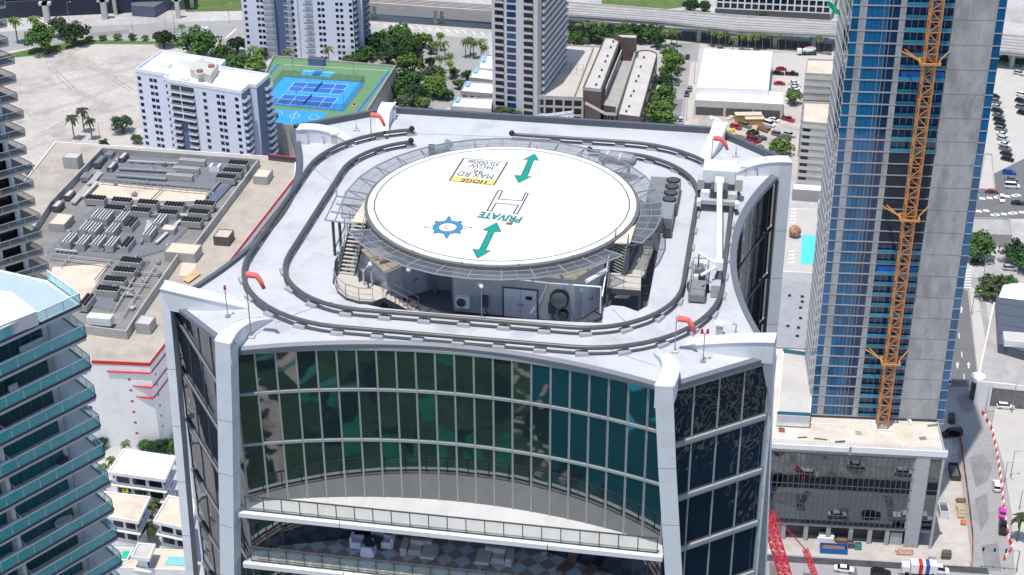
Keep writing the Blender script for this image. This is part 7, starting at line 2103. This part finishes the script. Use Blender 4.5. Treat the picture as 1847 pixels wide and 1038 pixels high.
cs = ['black', 'grey', 'silver', 'black', 'grey', 'black', 'black', 'grey', 'white', 'silver', 'white', 'grey', 'black', 'black']
for i, (y, c) in enumerate(zip(ys, cs)): car('suv' if i % 2 else 'sedan', c, 1793 + (y - 176) * .21, y, (8, 2), f'{ORD[i]} car from the back in the long parked row right of the unfinished tower', 'parked row right of the unfinished tower')
for i, (x, y, c) in enumerate(((1843, 174, 'white'), (1841, 185, 'black'), (1842, 196, 'grey'), (1845, 207, 'black'), (1838, 135, 'silver'))): car('suv', c, x, y, (8, 2), f'{ORD[i]} car from the back in the second row at the right edge', 'second parked row at the right edge')
for px, py, c, k, h, l in ((1820, 314, 'blue', 'suv', rt_, 'bright blue car right of the narrow pale platform'), (1824, 326, 'grey', 'sedan', rt_, 'grey car just in front of the bright blue car'), (1825, 339, 'white', 'van', rt_, 'large white van in front of the grey car at the right'), (1788, 348, 'dkred', 'sedan', rt_, 'dark red car in front of the narrow pale platform'), (1807, 362, 'white', 'suv', (1, 6), 'white car driving across the marked asphalt lot'), (1836, 369, 'black', 'sedan', rt_, 'dark car at the right edge of the marked asphalt lot'), (1822, 487, 'silver', 'suv', rt_, 'silver car beneath the big trees at the right edge'), (1762, 477, 'black', 'suv', rt_, 'dark car in the shade under the leftmost big tree'), (1813, 736, 'white', 'suv', rt_, 'white car at the street corner below the store'), (1716, 757, 'black', 'suv', (0, -8), 'black car on the street beside the unfinished tower'), (1710, 689, 'white', 'van', (1, -8), 'white van partly hidden by the unfinished tower'), (1797, 880, 'white', 'suv', (-1, -8), 'white car driving on the street along the barriers'), (1808, 928, 'pink', 'sedan', (0, -8), 'bright pink car beside the red and white barriers'), (1808, 955, 'black', 'pickup', (0, -8), 'black pickup behind the bright pink car'), (1717, 786, 'black', 'van', (-8, 1), 'black trailer beside the podium corner'), (1522, 1030, 'white', 'sedan', (8, 1), 'white car on the street before the podium, left one'), (1588, 1037, 'black', 'suv', (8, 1), 'dark car on the street before the podium'), (1690, 1033, 'white', 'van', (8, 1), 'white van on the street before the podium, right end')): car(k, c, px, py, h, l)
# bigger vehicles
t = thing('mixer_truck', 'white mixer truck before the palms behind the white warehouse', 'truck', at(1455, 99, 0)); b = at(1455, 99, 0)
MB().box(b.x - 3.2, b.y, .6, 1.9, 2.2, 2.0, top=.9).build('cab', M_white, t); MB().box(b.x + .8, b.y, .6, 6.4, 2.2, .5).build('chassis', M_dsteel, t); MB().tube([b + V3((-1.8, 0, 2)), b + V3((0, 0, 2.2)), b + V3((2, 0, 2.4)), b + V3((3.6, 0, 2.8))], [.6, 1.2, 1.1, .5], 12).build('drum', M_white, t); MB().bar(b + V3((-1.6, -.9, 3.5)), b + V3((3.6, -.9, 3.5)), .2).build('red_rail', M_red, t)
for k in range(4):
    x = b.x - 3 + k * 2.1; MB().tube([(x, b.y - 1.15, .5), (x, b.y - .8, .5)], .5, 10).build('wheel', M_tyre, t)
t = thing('box_truck', 'white truck with red and blue bands on the street before the podium', 'truck', at(1658, 1032, 0)); b = at(1658, 1034, 0); r_ = FPd.rz
def tb(nm, x, z, sx, sy, sz, m): p = b + FPd.d * x; MB().box(p.x, p.y, z, sx, sy, sz, r_).build(nm, m, t)
tb('cargo_box', .8, .7, 6.0, 2.4, 2.5, M_white); tb('red_band', .0, .68, .9, 2.44, 2.55, M_red); tb('blue_band', 1.6, .68, .9, 2.44, 2.55, mat('band_blue', (.03, .08, .3), .5, .05, 1)); tb('cab', -3.3, .5, 1.7, 2.2, 1.9, M_white)
for x in (-3, 1.5, 2.8): 
    for s in (-1, 1): p = b + FPd.d * x + pback * s * 1.1; MB().tube([V3((p.x, p.y, .5)) - pback * .15, V3((p.x, p.y, .5)) + pback * .15], .5, 10).build('wheel', M_tyre, t)
# ground across the street from the podium, mirrored in its glass
def fq(a, d): p = FPd.pt(a, 0) - pback * d; return (p.x, p.y)
struct(MB().sheet([fq(-.6, 27), fq(1.3, 27), fq(1.3, 70), fq(-.6, 70)], .06).build('weedy_lot', mat('weedy_lot', (.34, .33, .30), .95, .3, .2, stain=(.05, .06, .03), stain_amt=.95, stain_scale=.14, fine=.3)))
struct(MB().sheet([fq(-.6, 21.5), fq(1.3, 21.5), fq(1.3, 26.8), fq(-.6, 26.8)], .065).build('dark_band', mat('dark_band', (.03, .035, .04), .9, .4, .3, fine=.3)))  # road band with tree shade put into its colour, added for the reflection
struct(MB().sheet([fq(-.6, 6.2), fq(1.3, 6.2), fq(1.3, 8.5), fq(-.6, 8.5)], .07).build('dark_strip', mat('dark_strip', (.06, .065, .07), .9, .4, .3, fine=.3)))  # dark strip added for the podium glass to mirror
for a0, d0, d1 in ((.05, 9, 18), (.24, 12, 19), (.5, 9, 14), (.78, 10, 20)): struct(MB().sheet([fq(a0, d0), fq(a0 + .05, d0), fq(a0 + .05, d1), fq(a0, d1)], .075).build('asphalt_patch', M_asph))
# traffic whose mirror image shows in the podium glass
for i, (k, c, x, y) in enumerate((('van', 'white', 70, 178), ('sedan', 'silver', 82, 171), ('suv', 'white', 94, 172), ('sedan', 'white', 77, 150), ('suv', 'silver', 92, 146), ('van', 'white', 101, 152))):
    if k in CP_:
        t = dup(CP_[k], (x, y, .03), YAW * .3, f'{ORD[i]} car on the street before the podium, seen mirrored in its glass', 'traffic before the podium')
        for p in ('body', 'roof'): recolour(t, p, carpaint(c, CC_[c]))
# ================================================================ barriers, fences, clutter, lamps
def polyline(pts, step): return resample([at(x, y, 0) for x, y in pts], step)
M_bred, M_bwhite = mat('barrier_red', (.62, .05, .03), .5, .08, 2), mat('barrier_white', (.8, .8, .8), .5, .05, 2)
bp_ = polyline([(1773, 748), (1789, 776), (1797, 812), (1803, 850), (1808, 890), (1812, 930), (1820, 975), (1826, 990), (1812, 1005), (1810, 1024)], 1.75)
bm = {}
for i, p in enumerate(bp_[:-1]):
    d = bp_[i + 1] - p; rz = math.atan2(d.y, d.x); red = i % 2 == 0
    if red not in bm:
        mb = MB().box(0, 0, 0, 1.6, .55, .5, top=.8); mb.box(0, 0, .5, 1.45, .26, .5, top=.9); o = mb.build('plastic_barrier', M_bred if red else M_bwhite); bm[red] = o
    else:
        o = bm[red].copy(); COL.objects.link(o)
    o.location = p; o.rotation_euler = (0, 0, rz)
    tag(o, ('red' if red else 'white') + ' plastic barrier in the winding red and white line along the street', 'barrier', ('red' if red else 'white') + ' plastic barriers along the street')
t = thing('site_fence', 'low dark and red site fence along the podium side of the street', 'fence', at(1745, 900, 0))
fp_ = polyline([(1731, 786), (1738, 840), (1746, 900), (1754, 970), (1754, 1005), (1751, 1032)], 2.4)
mb = MB(); mr = MB()
for i, (a, b) in enumerate(zip(fp_, fp_[1:])):
    (mr if i % 3 == 1 else mb).bar(a + V3((0, 0, .75)), b + V3((0, 0, .75)), .12, 1.3)
mb.build('dark_panel', M_dkbox, t); mr.build('red_panel', M_bred, t)
for px, l, m, s in (((1721, 856), 'dark green open skip beside the podium corner pier', mat('skip_green', (.06, .07, .045), .7, .2, 2), (2.4, 6.0, 1.6)), ((1503, 995), 'blue and rust open skip before the podium', mat('skip_blue', (.03, .13, .36), .6, .2, 2), (6.4, 2.2, 1.6)), ((1533, 987), 'small dark bin right of the blue skip', M_dkbox, (1.6, 1.4, 1.5)), ((1547, 990), 'small teal bin right of the dark bin', mat('bin_teal', (.05, .25, .24), .6, .1, 2), (1.6, 1.4, 1.5)), ((1706, 1005), 'dark green box at the corner of the construction ground', mat('box_olive', (.10, .10, .08), .7, .2, 2), (2.2, 2.2, 1.6)), ((1682, 1012), 'small grey machine at the corner of the construction ground', M_steel, (1.8, 1.4, .9)), ((1700, 928), 'white site cabin beside the podium corner', M_white, (2.2, 4.2, 2.4)), ((1490, 975), 'white materials container before the podium', M_white, (4.0, 2.0, 1.8)), ((1732, 925), 'timber bundle on the pavement beside the site fence', mat('timber', (.45, .33, .2), .9, .2, 2), (2.0, 5.0, .8)), ((1733, 905), 'dark pallet on the pavement beside the site fence', M_wood, (2.4, 1.4, .7)), ((1737, 945), 'orange and brown bundle near the lower end of the site fence', mat('orange_bundle', (.55, .22, .08), .8, .3, 3), (1.4, 1.6, .9)), ((1632, 998), 'reddish pile of blocks on the construction ground', mat('red_blocks', (.42, .26, .20), .9, .3, 2), (4.0, 2.0, .6)), ((1518, 978), 'brown scrap heap under the podium edge', M_wood, (3, 2, 1.2))):
    c = at(*px, 0); t = thing('open_skip' if 'skip' in l else ('site_bin' if 'bin ' in l else 'site_material'), l, 'skip' if 'skip' in l else ('bin' if 'bin ' in l else 'site material'), c, FPd.rz)
    sx, sy, sz = s
    if 'skip' in l or 'bin' in l:
        mb = MB(); mb.box(0, 0, 0, sx, sy, .15)
        for (x, y, a, b) in ((-sx / 2 + .07, 0, .14, sy), (sx / 2 - .07, 0, .14, sy), (0, -sy / 2 + .07, sx - .3, .14), (0, sy / 2 - .07, sx - .3, .14)): mb.box(x, y, .15, a, b, sz - .15)
        o = mb.build('shell', m); o.parent = t; o = MB().box(0, 0, .2, sx - .35, sy - .35, sz * .6, top=.85).build('rubble', M_wood if 'blue' in l else M_dkbox); o.parent = t
    else:
        mb = MB()
        rn = random.Random(len(l))
        for j in range(4): mb.box(rn.uniform(-.1, .1) * sx, (j - 1.5) * sy / 4, 0, sx * rn.uniform(.75, 1), sy / 4.3, sz * rn.uniform(.7, 1))
        o = mb.build('pile', m); o.parent = t
# loose rubble and stacks in the yard
for i, (x, y, m, s) in enumerate(((1283, 215, M_white, (1.2, 4, .8)), (1290, 217, M_white, (1.2, 4, .8)), (1297, 219, M_white, (1.2, 4, .8)), (1300, 205, M_conc, (6, 3, 1.0)), (1318, 214, M_tan, (5, 2, .8)), (1332, 252, M_wood, (5, 3, 1.4)), (1348, 262, M_red, (5, 2, 1.0)), (1363, 268, M_wood, (6, 3, 1.2)), (1372, 254, M_dkbox, (4, 3, 1.6)), (1378, 236, M_wood, (3, 6, 1.6)), (1318, 240, M_yellow, (3, 1.6, 1.6)), (1395, 262, M_conc, (3, 2, 1)), (1420, 252, M_dkbox, (2, 3, 1.6)))):
    c = at(x, y, 0); t = thing('material_stack', f'{ORD[i]} stack of building material from the left across the dusty yard', 'material stack', c, .2 * (i % 5), 'stacks of material in the yard')
    mb = MB(); rn = random.Random(i)
    for j in range(4): mb.box((j - 1.5) * s[0] / 4, rn.uniform(-.1, .1) * s[1], 0, s[0] / 4.4, s[1] * rn.uniform(.7, 1), s[2] * rn.uniform(.6, 1.1))
    o = mb.build('pile', m); o.parent = t
def lamp(px, py, h, label, arm=(1.6, 0)):
    b = at(px, py, 0); t = thing('street_lamp', label, 'street lamp', b, group='street lamps')
    MB().tube([b, b + V3((0, 0, h))], [.12, .08], 6).build('pole', M_steel, t); MB().bar(b + V3((0, 0, h)), b + V3((arm[0], arm[1], h + .3)), .08).build('arm', M_steel, t); MB().box(b.x + arm[0], b.y + arm[1], h + .2, .7, .3, .15).build('lamp_head', M_conclight, t)
for x, y, h, l in ((241, 65, 7, 'street lamp on the far edge of the sandy lot'), (299, 50, 6, 'street lamp on the road behind the sandy lot'), (125, 40, 9, 'tall street lamp before the overpass'), (318, 80, 17, 'very tall thin pole beside the big bright green tree'), (414, 42, 9, 'street lamp on the road beside the taller apartment block'), (1252, 152, 9, 'thin pole on the tree-lined street, farther of two'), (1238, 218, 9, 'thin pole on the tree-lined street, nearer of two'), (1776, 750, 9, 'street lamp at the start of the barriers'), (1824, 745, 9, 'street lamp beside the white car at the corner'), (1752, 568, 8, 'street lamp on the pavement beside the asphalt lane'), (1774, 500, 8, 'street lamp by the crossing at the right'), (1822, 862, 8, 'dark pole beside the barriers, farther of two'), (1811, 870, 6, 'dark pole beside the barriers, nearer of two'), (1838, 920, 6, 'dark pole near the palm at the lower right'), (1365, 20, 8, 'lamp pole on the lawn beyond the highway'), (180, 250, 6, 'short pole beside three palms at the sandy lot')): lamp(x, y, h, l)
t = thing('traffic_light', 'traffic light on a long arm at the lower right corner of the street', 'traffic light', at(1832, 1030, 0)); b = at(1832, 1034, 0)
MB().tube([b, b + V3((0, 0, 6.5))], .14, 7).build('pole', M_steel, t); e = b + V3((-8.5, 1.2, 6.8)); MB().tube([b + V3((0, 0, 6.4)), e], .09, 6).build('arm', M_steel, t)
for f_ in (.35, .65, .95): p = b.lerp(V3((e.x, e.y, 0)), f_); MB().box(p.x, p.y, 5.7, .4, .35, 1.0).build('signal_head', M_black, t)
# ================================================================ light, sky, camera
SUN = V3((-.13, -.21, .97)).normalized()
el = math.asin(SUN.z); az = math.atan2(SUN.x, SUN.y)
w = bpy.data.worlds.new('World'); SC.world = w; w.use_nodes = True
N, L = w.node_tree.nodes, w.node_tree.links
sky = N.new('ShaderNodeTexSky'); sky.sky_type = 'NISHITA'; sky.sun_disc = False; sky.sun_elevation = el; sky.sun_rotation = az; sky.altitude = 50; sky.air_density = 1.0; sky.dust_density = 1.0
L.new(sky.outputs['Color'], N['Background'].inputs['Color']); N['Background'].inputs['Strength'].default_value = 0.15
sl_ = bpy.data.lights.new('sun', 'SUN'); sl_.energy = 3.6; sl_.angle = rad(.5); sl_.color = (1.0, .955, .90)
so = bpy.data.objects.new('sun', sl_); COL.objects.link(so); so.rotation_euler = (-SUN).to_track_quat('-Z', 'Y').to_euler(); so.location = (0, 0, 400)
cd = bpy.data.cameras.new('camera'); co = bpy.data.objects.new('camera', cd); COL.objects.link(co); SC.camera = co
cd.sensor_fit = 'HORIZONTAL'; cd.sensor_width = 36.0; cd.lens = CF / W * 36.0; cd.clip_start = 1.0; cd.clip_end = 9000
Mx = Matrix((_r, _u, -_fw)).transposed().to_4x4(); Mx.translation = CP; co.matrix_world = Mx
vs = SC.view_settings; vs.view_transform = 'Standard'; vs.look = 'None'; vs.gamma = 1.0; vs.exposure = 0.2; vs.use_curve_mapping = False
SC.render.film_transparent = False
